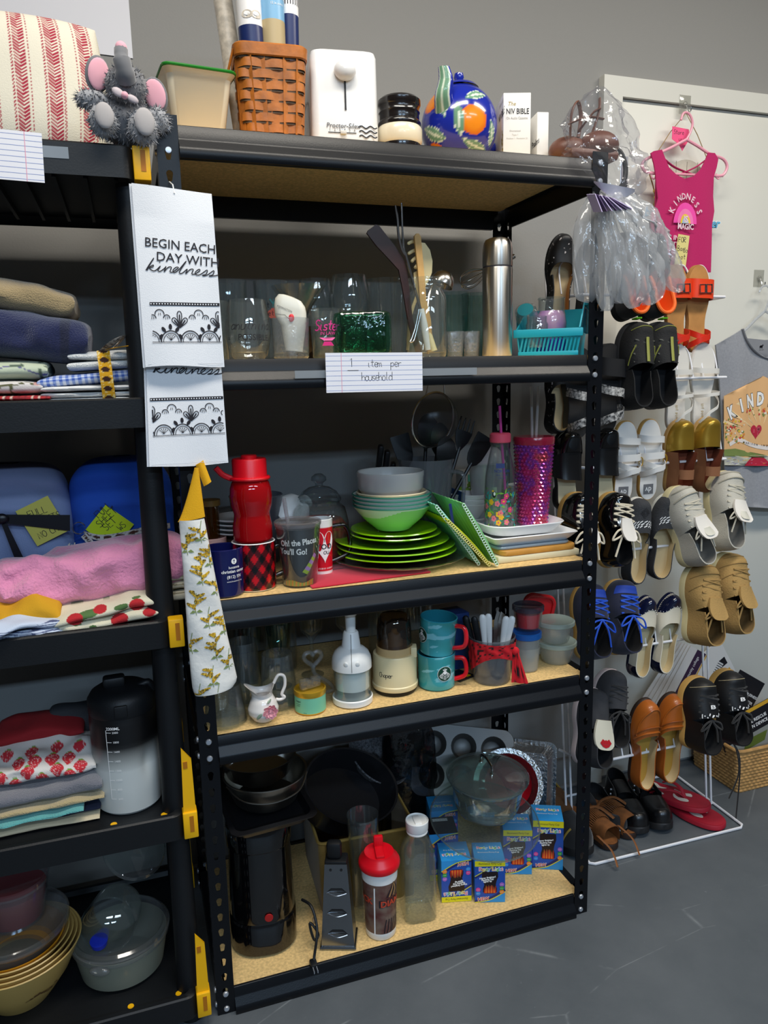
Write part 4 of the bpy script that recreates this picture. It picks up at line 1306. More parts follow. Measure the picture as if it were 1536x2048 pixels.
# spiral flexible mats
def spiral_mat(name,label,y0,col,base,edge,x0,z0,x1,z1,depth=.22,shade='#ffffff'):
 m = MB()
 a,b = Vector((x0,y0,z0)),Vector((x1,y0,z1))
 n = Vector((-(b - a).z,0,(b - a).x)).normalized()
 def f(u,v):
  p = a.lerp(b,u) + Vector((0,depth * v,0)) + n * (.0016 * abs(((v * 26) % 2) - 1) + .004 * sin(pi * u))
  return p
 m.slab(f,10,52,col,tuple(n * .0022))
 for k in range(26):
  y = y0 + .002
  c = a.lerp(b,(k + .5) / 26)
  ax = (b - a).normalized()
  m.tube([c + (ax * cos(t_) + n * sin(t_)) * .0036 - Vector((0,.0015,0)) for t_ in [2 * pi * i / 8 for i in range(8)]],.0009,edge,5,closed=True)
 return solo(name,m,label,'mat',group='corrugated mats beside the plates')
aq = mat('aqua_card','#8fe0cc',.45)
yl = mat('yellow_card','#d9dc1c',.45)
lg = mat('leaf_card','#8ed88c',.45)
pale = mat('pale_wire','#d5ece2',.3)
paley = mat('yellow_wire','#e6dc8a',.3)
a,b = py_(868,1010,.055),py_(968,1146,.02)
spiral_mat('corrugated_mat','aqua corrugated mat leaning against the plates, leftmost of the three',.045,aq,C2,pale,a.x,a.z,b.x,C2 + .004)
a,b = py_(884,1038,.05),py_(990,1155,.015)
spiral_mat('corrugated_mat','yellow corrugated mat between the aqua and the green one',.03,yl,C2,paley,a.x + .004,a.z,b.x - .006,C2 + .004)
a,b = py_(903,1014,.06),py_(992,1150,.02)
spiral_mat('corrugated_mat','green corrugated mat nearest the white trays',.022,lg,C2,pale,a.x + .01,a.z + .012,b.x + .004,C2 + .004,.26)
solo('marker_pen',MB().tube([py_(900,1008,.05),py_(906,1050,.05)],.0035,mat('navy_pen','#22306e',.4),8),'dark blue pen stuck between the corrugated mats','pen')
# trays and boards on the right
wg = mat('white_ceramic','#eeeff0',.25,coat=.3)
def sheet(name,label,cat,x,y,z,w,d,h,m_,r=.01,rot=0.0,lipped=0.0):
 m = MB()
 R = lambda g,zz:[(a,b,zz) for a,b in rrect(w - 2 * g,d - 2 * g,r,5)]
 if lipped:
  m.loft([R(.018,0),R(.012,h * .3),R(0,h),R(.002,h + .002),R(.016,h * .45),R(.024,.004)],m_)
 else:
  m.loft([R(.001,0),R(0,.0015),R(0,h - .0015),R(.001,h)],m_)
 return solo(name,m,label,cat,(x,y,z),rot)
sheet('paper_pad','cream cardboard sheets at the bottom of the tray stack','card',.770,.20,C2,.215,.30,.014,mat('cream_board','#d8cfae',.7),.002,.02)
sheet('bamboo_board','bamboo cutting board above the cream sheets','cutting board',.772,.20,C2 + .015,.20,.30,.012,mat('bamboo_board','#cf9440',.5,var=(20,.2)),.02,.03)
sheet('glass_board','grey glass cutting board under the white trays','cutting board',.765,.205,C2 + .028,.195,.29,.006,mat('grey_glass','#7f8f9c',.15,coat=.5),.02,.02)
sheet('white_tray','flat white tray, lower of the two','tray',.768,.21,C2 + .0345,.225,.31,.02,wg,.012,.02,1)
sheet('white_platter','deep white platter carrying the milk bottle and the pink tumbler','platter',.765,.22,C2 + .052,.205,.30,.024,wg,.045,.02,1)
TZ = C2 + .057
t = thing('milk_bottle','clear milk bottle printed with tropical flowers with a pink cap','bottle',(.722,.150,TZ),fz(.722,.15))
prof = [(.0,0),(.034,0),(.0365,.004),(.0365,.095),(.035,.115),(.028,.150),(.0225,.172),(.0215,.178),(.0235,.181),(.0235,.190),(.0215,.193)]
part('glass',MB().lathe(prof + [(.020,.193),(.020,.176),(.0265,.15),(.0335,.115),(.035,.094),(.035,.006),(0,.005)],GLS,40),t)
def garden(m):
 cs = [mat('leaf_ink','#1f8a55',.5),mat('teal_leaf_ink','#2aa3a8',.5),mat('lime_leaf_ink','#7db83a',.5),mat('pink_flower_ink','#e0407a',.5),mat('yellow_flower_ink','#f0b824',.5),mat('coral_flower_ink','#ea7a8a',.5)]
 P = cyl_at(.0366,.045,-pi / 2,.0004)
 k = 0
 for i in range(190):
  x,y = (hsh(i,1) - .5) * .21,(hsh(i,2) - .5) * .082
  a = hsh(i,3) * 6.28
  c = cs[int(hsh(i,4) * 3)]
  l,w = .010 + .006 * hsh(i,5),.0022
  m.poly([(x,y),(x + l * .5 * cos(a) - w * sin(a),y + l * .5 * sin(a) + w * cos(a)),(x + l * cos(a),y + l * sin(a)),(x + l * .5 * cos(a) + w * sin(a),y + l * .5 * sin(a) - w * cos(a))],c,P,.0001 * (i % 3))
 for i in range(34):
  x,y = (hsh(i,11) - .5) * .2,(hsh(i,12) - .5) * .078
  c = cs[3 + int(hsh(i,14) * 3)]
  for q in range(5):
   m.disc(x + .0038 * cos(q * 1.257),y + .0038 * sin(q * 1.257),.003,c,P,.0005,8)
  m.disc(x,y,.0018,cs[4] if i % 2 else cs[3],P,.0007,8)
 m.disc(-.014,.034,.0045,INK,P,.0008,10,.007).disc(-.017,.042,.003,mat('yellow_flower_ink'),P,.0009,8,.002).disc(-.013,.036,.0026,WINK,P,.001,8,.004)
bi = mat('blue_print_ink','#2a3f8a',.5)
P2 = cyl_at(lambda z:.0365 - max(0,z - .10) * .16,.128,-pi / 2 + .15,.0004)
m = MB()
garden(m)
part('flower_print',m,t,'tropical flower and toucan print')
m = MB()
m.poly([(-.014,.006),(.006,.006),(.006,.016),(-.014,.016)],bi,P2)
m.text('NORTON',.0085,bi,P2,.0,0,bold=.012).text('HEALTHCARE',.0048,bi,P2,0,-.008).text('CHILDREN',.004,bi,P2,0,-.014)
part('printed_name',m,t,'blue printed name')
t.scale.z = 1.12
pkc = mat('coral_cap','#f0566e',.35)
part('cap',MB().lathe([(.0,.206),(.021,.206),(.0245,.203),(.025,.188),(.0235,.186),(.0,.188)],pkc,36),t,'coral pink cap')
part('straw',MB().tube([(.012,0,.085),(.002,0,.2),(-.002,0,.262)],.0034,mat('pink_straw','#c93f94',.35),10),t,'pink straw')
t = thing('pink_tumbler','tall iridescent pink studded tumbler with two clear straws','tumbler',(.820,.165,TZ),fz(.82,.165))
def irid():
 m = bpy.data.materials.new('iridescent_pink')
 m.use_nodes = True
 nt = m.node_tree
 b = nt.nodes['Principled BSDF']
 b.inputs['Roughness'].default_value = .18
 b.inputs['Metallic'].default_value = .45
 b.inputs['Coat Weight'].default_value = .6
 tc = nt.nodes.new('ShaderNodeTexCoord')
 n = nt.nodes.new('ShaderNodeTexNoise')
 n.inputs['Scale'].default_value = 22
 nt.links.new(tc.outputs['Object'],n.inputs['Vector'])
 r = nt.nodes.new('ShaderNodeValToRGB')
 e = r.color_ramp.elements
 e[0].position,e[0].color = .32,(*lin('#d1408e'),1)
 e[1].position,e[1].color = .72,(*lin('#b0463a'),1)
 for p,c in ((.44,'#c22a6a'),(.53,'#8a3aa8'),(.6,'#c73a6c')):
  q = e.new(p)
  q.color = (*lin(c),1)
 nt.links.new(n.outputs['Fac'],r.inputs['Fac'])
 nt.links.new(r.outputs['Color'],b.inputs['Base Color'])
 return m
t.scale.z = 1.12
ir = irid()
m = MB()
NU,NV = 28,22
for j in range(NV):
 for i in range(NU):
  z0,z1 = .004 + .176 * j / NV,.004 + .176 * (j + 1) / NV
  o = .5 * (j % 2)
  rr_ = lambda z:.034 + .0125 * z / .18
  a0,a1 = 2 * pi * (i + o) / NU,2 * pi * (i + 1 + o) / NU
  am,zm = (a0 + a1) / 2,(z0 + z1) / 2
  pt = lambda a,z,d=0:((rr_(z) + d) * cos(a),(rr_(z) + d) * sin(a),z)
  m.add([pt(a0,z0),pt(a1,z0),pt(a1,z1),pt(a0,z1),pt(am,zm,.0035)],[(0,1,4),(1,2,4),(2,3,4),(3,0,4)],ir)
part('studded_wall',m,t,sharp=5)
part('lid',MB().lathe([(.046,.176),(.049,.178),(.050,.184),(.050,.190),(.048,.194),(.02,.196),(0,.196)],mat('deep_pink_plastic','#a8243f',.2,coat=.6),40),t,'deep red lid')
part('base',MB().lathe([(0,0),(.033,0),(.034,.004),(0,.004)],ir,36),t)
for dx in (-.004,.005):
 part('straw',MB().tube([(dx,0,.19),(dx * 1.4,.004,.24),(dx * 2,.006,.30)],.0032,glass('straw_white','#eeeeee',1,.1,.5,'#e6e6e6'),8),t,'clear straw')
mug('white_mug','white mug behind the pink tumbler on the white platter',.832,.245,TZ,.036,.088,wg,hang=-.1)
wf = glass('white_frost','#f2f2f4',1,.15,.42,'#e4e6ea')
t = thing('shaker_cup','frosted cup with a domed lid behind the milk bottle','cup',(.760,.30,TZ))
part('cup',MB().lathe([(0,0),(.034,0),(.045,.142),(.0435,.142),(.033,.004),(0,.004)],wf,40),t)
part('lid',MB().lathe([(.048,.142),(.049,.146),(.047,.150),(.042,.168),(.028,.182),(.0,.187)],glass('milky_lid','#f4f0f4',1,.2,.7,'#ece6ee'),40),t)
for i in range(3):
 bowl('white_bowl',['lowest','middle','topmost'][i] + ' of three small white bowls behind the milk bottle',.705,.30,C2 + .062 + .012 * i,.052,.038,mat('white_glaze'),'small white bowls',.55,tilt=(0,.05))
plate('white_dish','wide white dish under the three small white bowls',.70,.30,C2 + .05,.072,.016,mat('white_glaze'))
solo('white_carton',MB().box((0,0,.085),(.075,.05,.17),mat('white_boards','#c9ccca',.6,var=(12,.12)),.001).box((0,-.0256,.150),(.05,.001,.02),mat('mint_label','#57b8a4',.5)),'white box with a mint-green label at the back by the post','box',(.775,.415,C2))
t = thing('leaf_garland','green leafy garland curling over the white bowls','garland',(0,0,0))
m = MB()
L = catmull([py_(x,y,.36) for x,y in [(914,1000),(920,985),(935,975),(950,968),(962,962)]],4)
m.tube(L,.0012,mat('stem_green','#5a7a2a',.6),6)
part('stem',m,t)
m = MB()
lfm = mat('leaf_green','#8fb63a',.5)
for i,p in enumerate(L):
 for s_ in (-1,1):
  a = hsh(i,s_) * 6.28
  d = Vector((cos(a),-.3,sin(a))).normalized()
  w = d.cross(Vector((0,1,0))).normalized() * .006
  m.add([tuple(p),tuple(p + d * .008 + w),tuple(p + d * .018),tuple(p + d * .008 - w)],[(0,1,2,3)],lfm)
part('leaves',m,t,kind='stuff')
# ================================================================ mugs and gadgets shelf
D3 = LV[3]
pg = mat('porcelain','#e6e0da',.2,coat=.5)
t = thing('creamer','small white porcelain creamer with a raised pink rose','creamer',(.118,.040,D3),fz(.118,.04,.1))
cw = lambda a,z:1 + (.55 * max(0,cos(a - pi)) ** 6 * max(0,(z - .05) / .03) if z > .05 else 0)
prof = [(0,.002),(.016,0),(.022,.004),(.031,.018),(.032,.028),(.026,.045),(.020,.056),(.021,.064),(.025,.074)]
m = MB()
def crm(u,v,ins=0):
 f = v * (len(prof) - 1)
 i = min(int(f),len(prof) - 2)
 r = prof[i][0] + (prof[i + 1][0] - prof[i][0]) * (f - i)
 z = prof[i][1] + (prof[i + 1][1] - prof[i][1]) * (f - i)
 a = 2 * pi * u
 k = max(0,(z - .05) / .024)
 sp_ = max(0,cos(a - pi)) ** 5
 r = max(r - ins,0) * (1 + .5 * sp_ * k)
 z += k * (.010 * sp_ - .010 * (sin(a) ** 2) + .006 * max(0,cos(a)) ** 4)
 return Vector((r * cos(a),r * sin(a),z))
m.grid(crm,48,40,pg,closeu=True)
m.grid(lambda u,v:crm(u,1 - v * .8,.0018 * min(1,v * 40)),48,30,pg,closeu=True)
part('body',m,t)
part('handle',MB().tube(catmull([(.024,0,.078),(.034,0,.094),(.046,0,.090),(.047,0,.070),(.040,0,.052),(.045,0,.044),(.036,0,.040),(.027,0,.042)],6),.0034,pg,10),t)
rose = mat('pink_bisque','#e79aa4',.6)
m = MB()
rc = Vector((.011,-.0285,.030))
for k in range(26):
 a,rr2 = k * 2.4,.0022 * sqrt(k)
 p = rc + Vector((rr2 * cos(a),-.007 + rr2 * .45,rr2 * sin(a)))
 q = Vector((cos(a),-.4,sin(a))).normalized()
 w = Vector((-sin(a),0,cos(a))) * .0035
 m.add([tuple(p - w),tuple(p + w),tuple(p + w * .8 + q * .005 + Vector((0,-.002,0))),tuple(p + q * .0062 + Vector((0,-.001,0))),tuple(p - w * .8 + q * .005 + Vector((0,-.002,0)))],[(0,1,2,3,4)],rose)
m.ball(tuple(rc),.008,rose,seg=12,rng=6)
part('rose',m,t,'raised pink porcelain rose')
gl = mat('sage_bisque','#8a9c86',.6)
m = MB()
m.at((-.012,-.0305,.022),(.1,.7,-.35)).ball((0,0,0),.009,gl,(.38,.2,1),10,6)
m.at((.010,-.0255,.050),(-.3,1.1,.4)).ball((0,0,0),.007,gl,(.4,.2,1),10,6)
part('leaf',m,t,'grey-green leaves')
t = thing('candle_tin','sea-green candle tin with a gold lid band','candle',(.221,.054,D3),fz(.221,.054))
sea = mat('sea_green_label','#79c3a0',.4)
goldm = mat('gold_metal','#d6aa32',.3,metal=.55)
m = MB().lathe([(0,0),(.032,0),(.0335,.002),(.0335,.0035)],goldm,40).lathe([(.0335,.0035),(.0335,.038)],sea,40)
P = cyl_at(.0336,.03,-pi / 2 - .85)
m.text('hope',.007,INK,P).text('soy wax',.004,INK,P,0,-.006).text('candle',.004,INK,P,0,-.010).text('8 oz',.0035,INK,cyl_at(.0336,.006,-pi / 2 - .35))
part('tin',m,t)
part('lid',MB().lathe([(.0335,.038),(.0345,.040),(.0345,.050),(.032,.051),(.031,.046),(0,.046)],goldm,40),t,'gold lid')
solo('crystal_bow',MB().box((-.012,-.0,.014),(.022,.016,.024),cut,.005).box((.014,0,.014),(.022,.016,.024),cut,.005).box((0,0,.012),(.012,.018,.018),cut,.003),'faceted crystal bow lying on the gold candle tin','ornament',(.221,.054,D3 + .047),.3)
t = thing('glass_heart','clear glass heart on a swan-neck stand behind the candle tin','ornament',(.245,.12,D3))
h = [(.020 * (sin(a) ** 3),0,.00125 * (13 * cos(a) - 5 * cos(2 * a) - 2 * cos(3 * a) - cos(4 * a)) + .088) for a in [2 * pi * i / 36 for i in range(36)]]
part('heart',MB().tube(h,.005,cut,8,closed=True),t)
part('stand',MB().tube(catmull([(0,0,.068),(.004,0,.05),(.03,0,.03),(.045,0,.008),(.02,0,.004)],6),.0045,cut,8),t)
t = thing('food_chopper','white push-down food chopper with a clear cup','chopper',(.318,.062,D3),fz(.318,.062))
part('base',MB().lathe([(0,0),(.041,0),(.044,.002),(.0445,.014),(.0425,.016),(.041,.006),(0,.006)],WHT,48),t)
part('cup',MB().lathe([(.040,.007),(.0405,.082),(.039,.082),(.0385,.007)],GLS,48).lathe([(.0405,.074),(.0415,.076),(.0415,.079),(.0405,.081)],GLS,48),t,'clear cup')
m = MB().lathe([(0,.034),(.037,.034),(.037,.080),(.0435,.080),(.0435,.092),(.042,.104),(.037,.115),(.028,.123),(.022,.126),(.0205,.128),(.0165,.158),(.0145,.161),(0,.161)],WHT,48)
sl = mat('seam_grey','#9a9a98',.6)
pr = lambda z:.0436 if z < .092 else (.0421 if z < .104 else .0375)
for s_ in (-1,1):
 m.at((s_ * .0125,-.0405,.099),(.18,0,s_ * .28)).ball((0,0,0),.007,WHT,(.72,.3,1),14,8)
m.at().tube([(0,-.0442,.083),(0,-.0430,.1),(0,-.0385,.1135),(0,-.028,.1240),(0,-.0208,.1285),(0,-.0168,.158)],.0009,sl,6)
part('hood',m,t)
part('plunger',MB().lathe([(0,.155),(.0105,.155),(.0112,.195),(.016,.2),(.0205,.204),(.0205,.208),(.018,.210),(0,.2105)],WHT,36),t)
t = thing('coffee_grinder','cream electric food grinder with a smoked dome','grinder',(.427,.090,D3),fz(.427,.09))
cr = mat('cream_plastic','#e4d3a6',.35)
part('foot',MB().lathe([(0,0),(.047,0),(.049,.004),(.049,.010),(0,.010)],BLKP,40),t,'black foot')
m = MB().lathe([(0,.010),(.051,.010),(.0522,.013),(.0522,.020),(.050,.022),(.0495,.086),(.048,.089),(0,.089)],cr,48)
m.hand('Chaper',.011,.0011,INK,cyl_at(.0498,.045,-pi / 2 - .75),adv=.5)
part('body',m,t)
part('collar',MB().lathe([(0,.089),(.0415,.089),(.041,.106),(0,.106)],mat('tan_plastic','#c6a776',.4),40).box((.043,-.01,.094),(.014,.03,.024),cr,.003),t,'tan collar')
part('dome',MB().lathe([(.0395,.106),(.0385,.15),(.036,.168),(.030,.176),(0,.178),(0,.176),(.029,.174),(.0345,.166),(.037,.15),(.038,.106)],glass('smoke_plastic','#cdbfae',1.5,milky=.08,milk='#6a5a4c'),40),t,'smoked clear dome')
part('blade_hub',MB().lathe([(0,.106),(.02,.106),(.019,.118),(.015,.120),(.0145,.130),(.008,.134),(.006,.142),(0,.143)],cr,28),t)
siren = mat('green_logo','#12402f',.4)
def coffee_mug_paint(seed):
 a,b,c = lin('#3fa7b4'),lin('#2f8a86'),lin('#7cc4cf')
 def f(u,v):
  n = vnoise(u * 5 + v * 3,v * 4 - u * 4,seed)
  k = vnoise(u * 9 - v * 5,v * 7,seed + 9)
  p = tuple(x * (1 - n) + y * n for x,y in zip(a,b))
  return c if k > .74 else p
 return f
def logo(m,r,z,ang):
 """green round emblem with a crowned figure in a ring"""
 P = cyl_at(r + .0003,z,ang)
 R_ = .0175
 m.disc(0,0,R_,WINK,P,0,36).disc(0,0,R_ * .95,siren,P,.0002,36)
 for s_ in (-1,1):
  for k in range(3):
   m.stroke([(s_ * (.0045 + .0025 * k),.004 - .002 * k),(s_ * (.007 + .0028 * k),-.002 - .001 * k),(s_ * (.0055 + .002 * k),-.011 + .001 * k)],.0011,WINK,P,.0004)
  m.stroke([(s_ * .0035,.0055),(s_ * .0052,.001),(s_ * .004,-.004)],.001,WINK,P,.0004)
 m.disc(0,.003,.0038,WINK,P,.0004,16,.0048)
 m.poly([(-.005,.008),(-.0045,.0125),(-.002,.0095),(0,.0145),(.002,.0095),(.0045,.0125),(.005,.008)],WINK,P,.0004)
 for k in range(4):
  m.stroke([(-.0035,-.0035 - .0028 * k),(0,-.0052 - .0028 * k),(.0035,-.0035 - .0028 * k)],.001,WINK,P,.0004)
mb_ = mug('coffee_mug','lower teal watercolour mug with the round green logo facing front',.523,.076,D3,.0435,.079,PNTG,coffee_mug_paint(3),-.1,inner=mat('teal_inner','#2f93a4',.2),deco=lambda m:logo(m,.0435,.042,-pi / 2 + .45),handle_mat=RED)
mug('coffee_mug','upper teal watercolour mug tilted on its twin with a red handle',.523,.073,D3 + .082,.0425,.084,PNTG,coffee_mug_paint(8),-.42,inner=mat('teal_inner'),deco=lambda m:logo(m,.0425,.047,-pi / 2 - 1.0),handle_mat=mat('red_glaze','#d21826',.18,coat=.5),tilt=(.05,.07),r0=.039)
t = thing('cutlery_tub','clear plastic tub full of knives tied with a red bandana','tub',(.655,.058,D3),fz(.655,.058))
part('tub',MB().lathe([(0,0),(.040,0),(.0425,.003),(.053,.102),(.0545,.104),(.0545,.108),(.0525,.108),(.0415,.005),(0,.004)],fr,44),t)
def cloth_band(u,v):
 a = 2 * pi * u
 z0 = .102 - .004 * cos(a) - .0
 z1 = .047 + .016 * sin(a + 2.2) - .012 * cos(a * 2)
 z = z1 + (z0 - z1) * v
 r = .0445 + .0105 * z / .104 + .0012 + .0016 * sin(a * 9 + v * 6) * (1 - abs(2 * v - 1)) + .001 * sin(a * 21)
 return Vector((r * cos(a),r * sin(a),z))
bw,bk = lin('#c50f1e'),lin('#16090c')
m = MB().grid(cloth_band,120,20,PNT,lambda u,v:bk if (hsh(int(u * 60),int(v * 9),2) > .84 and .08 < v < .92) else bw,closeu=True)
part('bandana',m,t,'red printed bandana')
m = MB()
m.paint = bw
m.at((.0535,-.022,.078)).ball((0,0,0),.009,PNT,(1,.8,1.2),12,8)
for dx,dz,w in ((.016,-.07,.012),(.004,-.070,.014)):
 m.at().slab(lambda u,v:Vector((.0545 + dx * v + w * (u - .5) * (1 + v),-.026 - .006 * v + .003 * sin(u * 6),.076 + dz * v)),6,8,PNT,(0,.0012,0),lambda u,v:bk if hsh(int(u * 5),int(v * 7),4) > .8 else bw)
part('knot',m,t,'knotted bandana ends')
KH = [(-.040,.0,.075,-.33,.02,BLKP,'dark-handled table knife fanned furthest left'),(-.026,-.008,.072,-.22,-.02,BLKP,'second dark-handled table knife'),(-.018,-.004,.085,-.10,.03,WHT,'white-handled knife beside the dark handles'),(-.002,.006,.090,-.06,.0,WHT,'white-handled knife standing tallest on the left'),(.012,.012,.100,.06,.05,STEEL,'steel knife blade standing at the centre back'),(.024,-.006,.083,.16,.0,WHT,'white-handled knife right of centre'),(.036,-.004,.078,.22,.02,WHT,'rightmost white-handled knife at the front'),(.030,.018,.105,.05,-.05,STEEL,'steel knife blade at the right back')]
for i,(x,y,l,ty,tx,hm,lab) in enumerate(KH):
 o = thing('table_knife',lab + ' in the bandana tub','knife',Vector((.655,.058,D3 + .004)),0,'knives in the clear tub')
 o.rotation_euler = (-tx,ty * .8,fz(.655,.058))
 c = Matrix.Rotation(fz(.655,.058),3,'Z') @ Vector((x * .55,y,0))
 o.location = o.location + c
 if hm is STEEL:
  part('blade',MB().loft([[(-.006,-.0008,.0),(.006,-.0008,.0),(.006,.0008,.0),(-.006,.0008,.0)],[(-.008,-.0008,.13),(.008,-.0008,.13),(.008,.0008,.13),(-.008,.0008,.13)],[(-.002,-.0006,.158 + .0 * i),(.008,-.0006,.150),(.008,.0006,.150),(-.002,.0006,.158)]],STEEL),o)
 else:
  part('handle',MB().loft([[(a * s_,b * s_ * .7,z) for a,b in ell(.0075,.0062,14)] for s_,z in ((.55,.062),(.8,.09),(1.0,.12),(1.12,.142),(.9,.15),(.4,.153))],hm),o)
  part('blade',MB().box((0,0,.034),(.012,.0016,.062),STEEL),o)
cl = glass('tub_plastic','#f4f5f4',.9,.12,.32,'#e4e8e4')
bl_ = mat('blue_lid','#1d62b0',.35)
redc = mat('red_lid_plastic','#d01a22',.35)
def tub(name,label,x,y,z,r0,r1,h,lidm,lidh=.010,body=None,group='lidded food tubs',food=None):
 o = thing(name,label,'container',(x,y,z),0,group)
 part('tub',MB().lathe([(0,0),(r0 - .003,0),(r0,.003),(r1,h),(r1 - .0015,h),(r0 - .002,.005),(0,.004)],body or cl,40),o)
 if food:
  part('contents',MB().lathe([(0,.006),(r0 - .004,.006),(r1 - .005,h * .8),(0,h * .82)],food,28),o)
 if lidm:
  part('lid',MB().lathe([(r1 + .0005,h - .004),(r1 + .003,h - .002),(r1 + .003,h + lidh - .002),(r1,h + lidh),(r1 - .006,h + lidh - .003),(0,h + lidh - .0035)],lidm,40),o)
 return o
tub('food_tub','clear tub with a bright blue lid under the red tub',.760,.085,D3,.029,.033,.058,None)
tub('food_tub','second clear tub with a blue lid nested on the first',.760,.085,D3 + .034,.029,.0335,.050,bl_,.012)
tub('food_tub','clear tub showing red inside with a dark clear lid at the top of its stack',.770,.095,D3 + .097,.030,.035,.050,glass('slate_lid','#b4b9c4',1.2,.05,.35,'#6a7080'),.010,body=GLS,food=mat('red_inside','#e02836',.4))
mint = glass('mint_lid','#eef6f2',.9,.15,.62,'#d6e8de')
tub('food_tub','lower of the two round tubs with mint lids at the right',.856,.105,D3,.036,.046,.045,mint,.008)
tub('food_tub','upper of the two round tubs with mint lids at the right',.853,.108,D3 + .052,.034,.0445,.045,mint,.008)
t = thing('plastic_cover','red square container lid standing behind the tubs','lid',(.835,.17,D3 + .09),(0,.25,0))
part('rim',MB().tube([(a,0,b) for a,b in rrect(.085,.12,.02,6)],.0055,redc,8,closed=True),t)
part('panel',MB().loft([[(a,.003,b) for a,b in rrect(.082,.116,.02,6)],[(a,.0,b) for a,b in rrect(.082,.116,.02,6)]],redc),t)
solo('food_box',MB().loft([[(a,b,z) for a,b in rrect(w,w * 1.2,.02,5)] for w,z in ((.075,0),(.09,.05),(.094,.05),(.078,.004))],mat('white_plastic')),'white square food box behind the mint-lidded tubs','container',(.83,.20,D3))
solo('blue_box',MB().box((0,0,.07),(.05,.06,.14),mat('deep_blue_card','#173a78',.5),.002),'deep blue carton behind the mugs and the cutlery tub','box',(.61,.17,D3),.1)
solo('spice_card',MB().box((0,0,.002),(.05,.05,.004),mat('black_card','#15141a',.4)).box((.01,-.015,.0043),(.014,.012,.0005),YEL),'small black and yellow packet lying between mugs and tub','packet',(.592,.10,D3),.4)
# dim glassware behind
DG = glass('dim_glass','#eef2f2',1.1)
goblet = lambda h,R:[(0,0),(R * .8,0),(R * .8,.002),(.005,.008),(.0045,h * .45),(R * .75,h * .6),(R,h),(R - .0015,h),(R * .7,h * .62),(0,h * .5)]
tumbler('drinking_glass','big upturned tumbler at the left front under the yellow hanging cloth',.042,.06,D3,.044,.034,.085,group='dim glassware on the gadget shelf')
tumbler('drinking_glass','upturned fluted tumbler right behind the porcelain creamer',.163,.105,D3,.041,.033,.118,group='dim glassware on the gadget shelf',warp=lambda a,z:1 + .012 * cos(a * 18),seg=72)
tumbler('drinking_glass','tall upturned glass behind the hanging cloth, next to the fluted tumbler',.095,.15,D3,.038,.032,.14,group='dim glassware on the gadget shelf')
tumbler('sherbet_glass','greenish footed dessert glass standing behind the fluted tumbler',.185,.20,D3 + .0,.03,.032,.15,g=TEALG,prof=goblet(.155,.032),group='dim glassware on the gadget shelf')
mug('glass_mug','clear glass mug with a round handle at the dark back of the shelf',.13,.27,D3,.04,.16,DG,hang=.1)
tumbler('wine_glass','stemmed glass in the dark behind the glass heart',.27,.24,D3,.03,.035,.19,prof=goblet(.19,.034),group='dim glassware on the gadget shelf')
tumbler('wine_glass','stemmed glass in the dark behind the food chopper',.36,.25,D3,.03,.035,.19,prof=goblet(.19,.035),group='dim glassware on the gadget shelf')
tumbler('wine_glass','stemmed glass at the back left corner of the gadget shelf',.05,.33,D3,.03,.035,.19,prof=goblet(.19,.034),group='dim glassware on the gadget shelf')
tumbler('drinking_glass','tall glass in the dark behind the cream grinder',.46,.27,D3,.036,.04,.17,group='dim glassware on the gadget shelf')
tumbler('drinking_glass','tall glass in the dark behind the teal mugs',.56,.29,D3,.036,.04,.17,group='dim glassware on the gadget shelf')
tumbler('drinking_glass','tall glass in the dark between the heart and the dessert glass',.21,.31,D3,.036,.04,.18,group='dim glassware on the gadget shelf')
# ================================================================ pots and boxes shelf (bottom)
E5 = LV[4]
gblk = mat('gloss_black','#08080a',.12,coat=.6)
t = thing('coffee_machine','tall gloss-black coffee machine with a small red button','coffee maker',(.108,.150,E5),fz(.108,.15))
m = MB()
m.loft([[(a,b,z) for a,b in rrect(w,d,w * .42,8)] for w,d,z in ((.140,.17,0),(.150,.18,.006),(.150,.18,.075),(.144,.174,.079),(.144,.174,.082),(.147,.176,.086),(.140,.165,.25),(.146,.175,.256),(.146,.175,.30),(.135,.16,.312),(.10,.12,.316))],gblk)
part('body',m,t)
part('button',MB().at((.012,-.0885,.098),(pi / 2,0,0)).lathe([(0,.003),(.009,.002),(.0095,0)],mat('dull_red','#a31414',.5),20),t,'dark red button')
part('tank',MB().box((.03,.07,.17),(.085,.05,.28),mat('smoke_tank','#101114',.15,coat=.4),.01),t)
t = thing('baking_pan','black non-stick rectangular pan resting on the coffee machine','pan',(.118,.165,E5 + .318),(.05,0,.1))
nst = mat('nonstick_black','#131316',.35,coat=.2)
RRr = lambda w,d,z:[(a,b,z) for a,b in rrect(w,d,.02,5)]
part('pan',MB().loft([RRr(.155,.23,0),RRr(.170,.25,.022),RRr(.19,.275,.023),RRr(.192,.277,.026),RRr(.170,.25,.0255),RRr(.155,.23,.004)],nst),t)
stl2 = mat('dull_steel','#a8a39a',.3,metal=1.0)
t = thing('steel_bowl','lower of two steel mixing bowls in the black pan','bowl',(.130,.15,E5 + .326),0,'steel mixing bowls')
part('bowl',MB().lathe([(0,0),(.05,0),(.072,.015),(.085,.05),(.093,.075),(.0955,.076),(.0955,.078),(.091,.077),(.083,.05),(.07,.017),(0,.004)],stl2,48),t)
part('wire_handle',MB().tube(catmull([(-.09,-.03,.07),(-.06,-.078,.055),(0,-.094,.048),(.06,-.078,.055),(.09,-.03,.07)],6),.0018,stl2,8),t)
t = thing('steel_bowl','upper of two steel mixing bowls, nearly black in the shade','bowl',(.118,.165,E5 + .378),0,'steel mixing bowls')
part('bowl',MB().lathe([(0,0),(.045,0),(.072,.02),(.086,.06),(.088,.062),(.084,.061),(.07,.022),(0,.004)],STEEL,48),t)
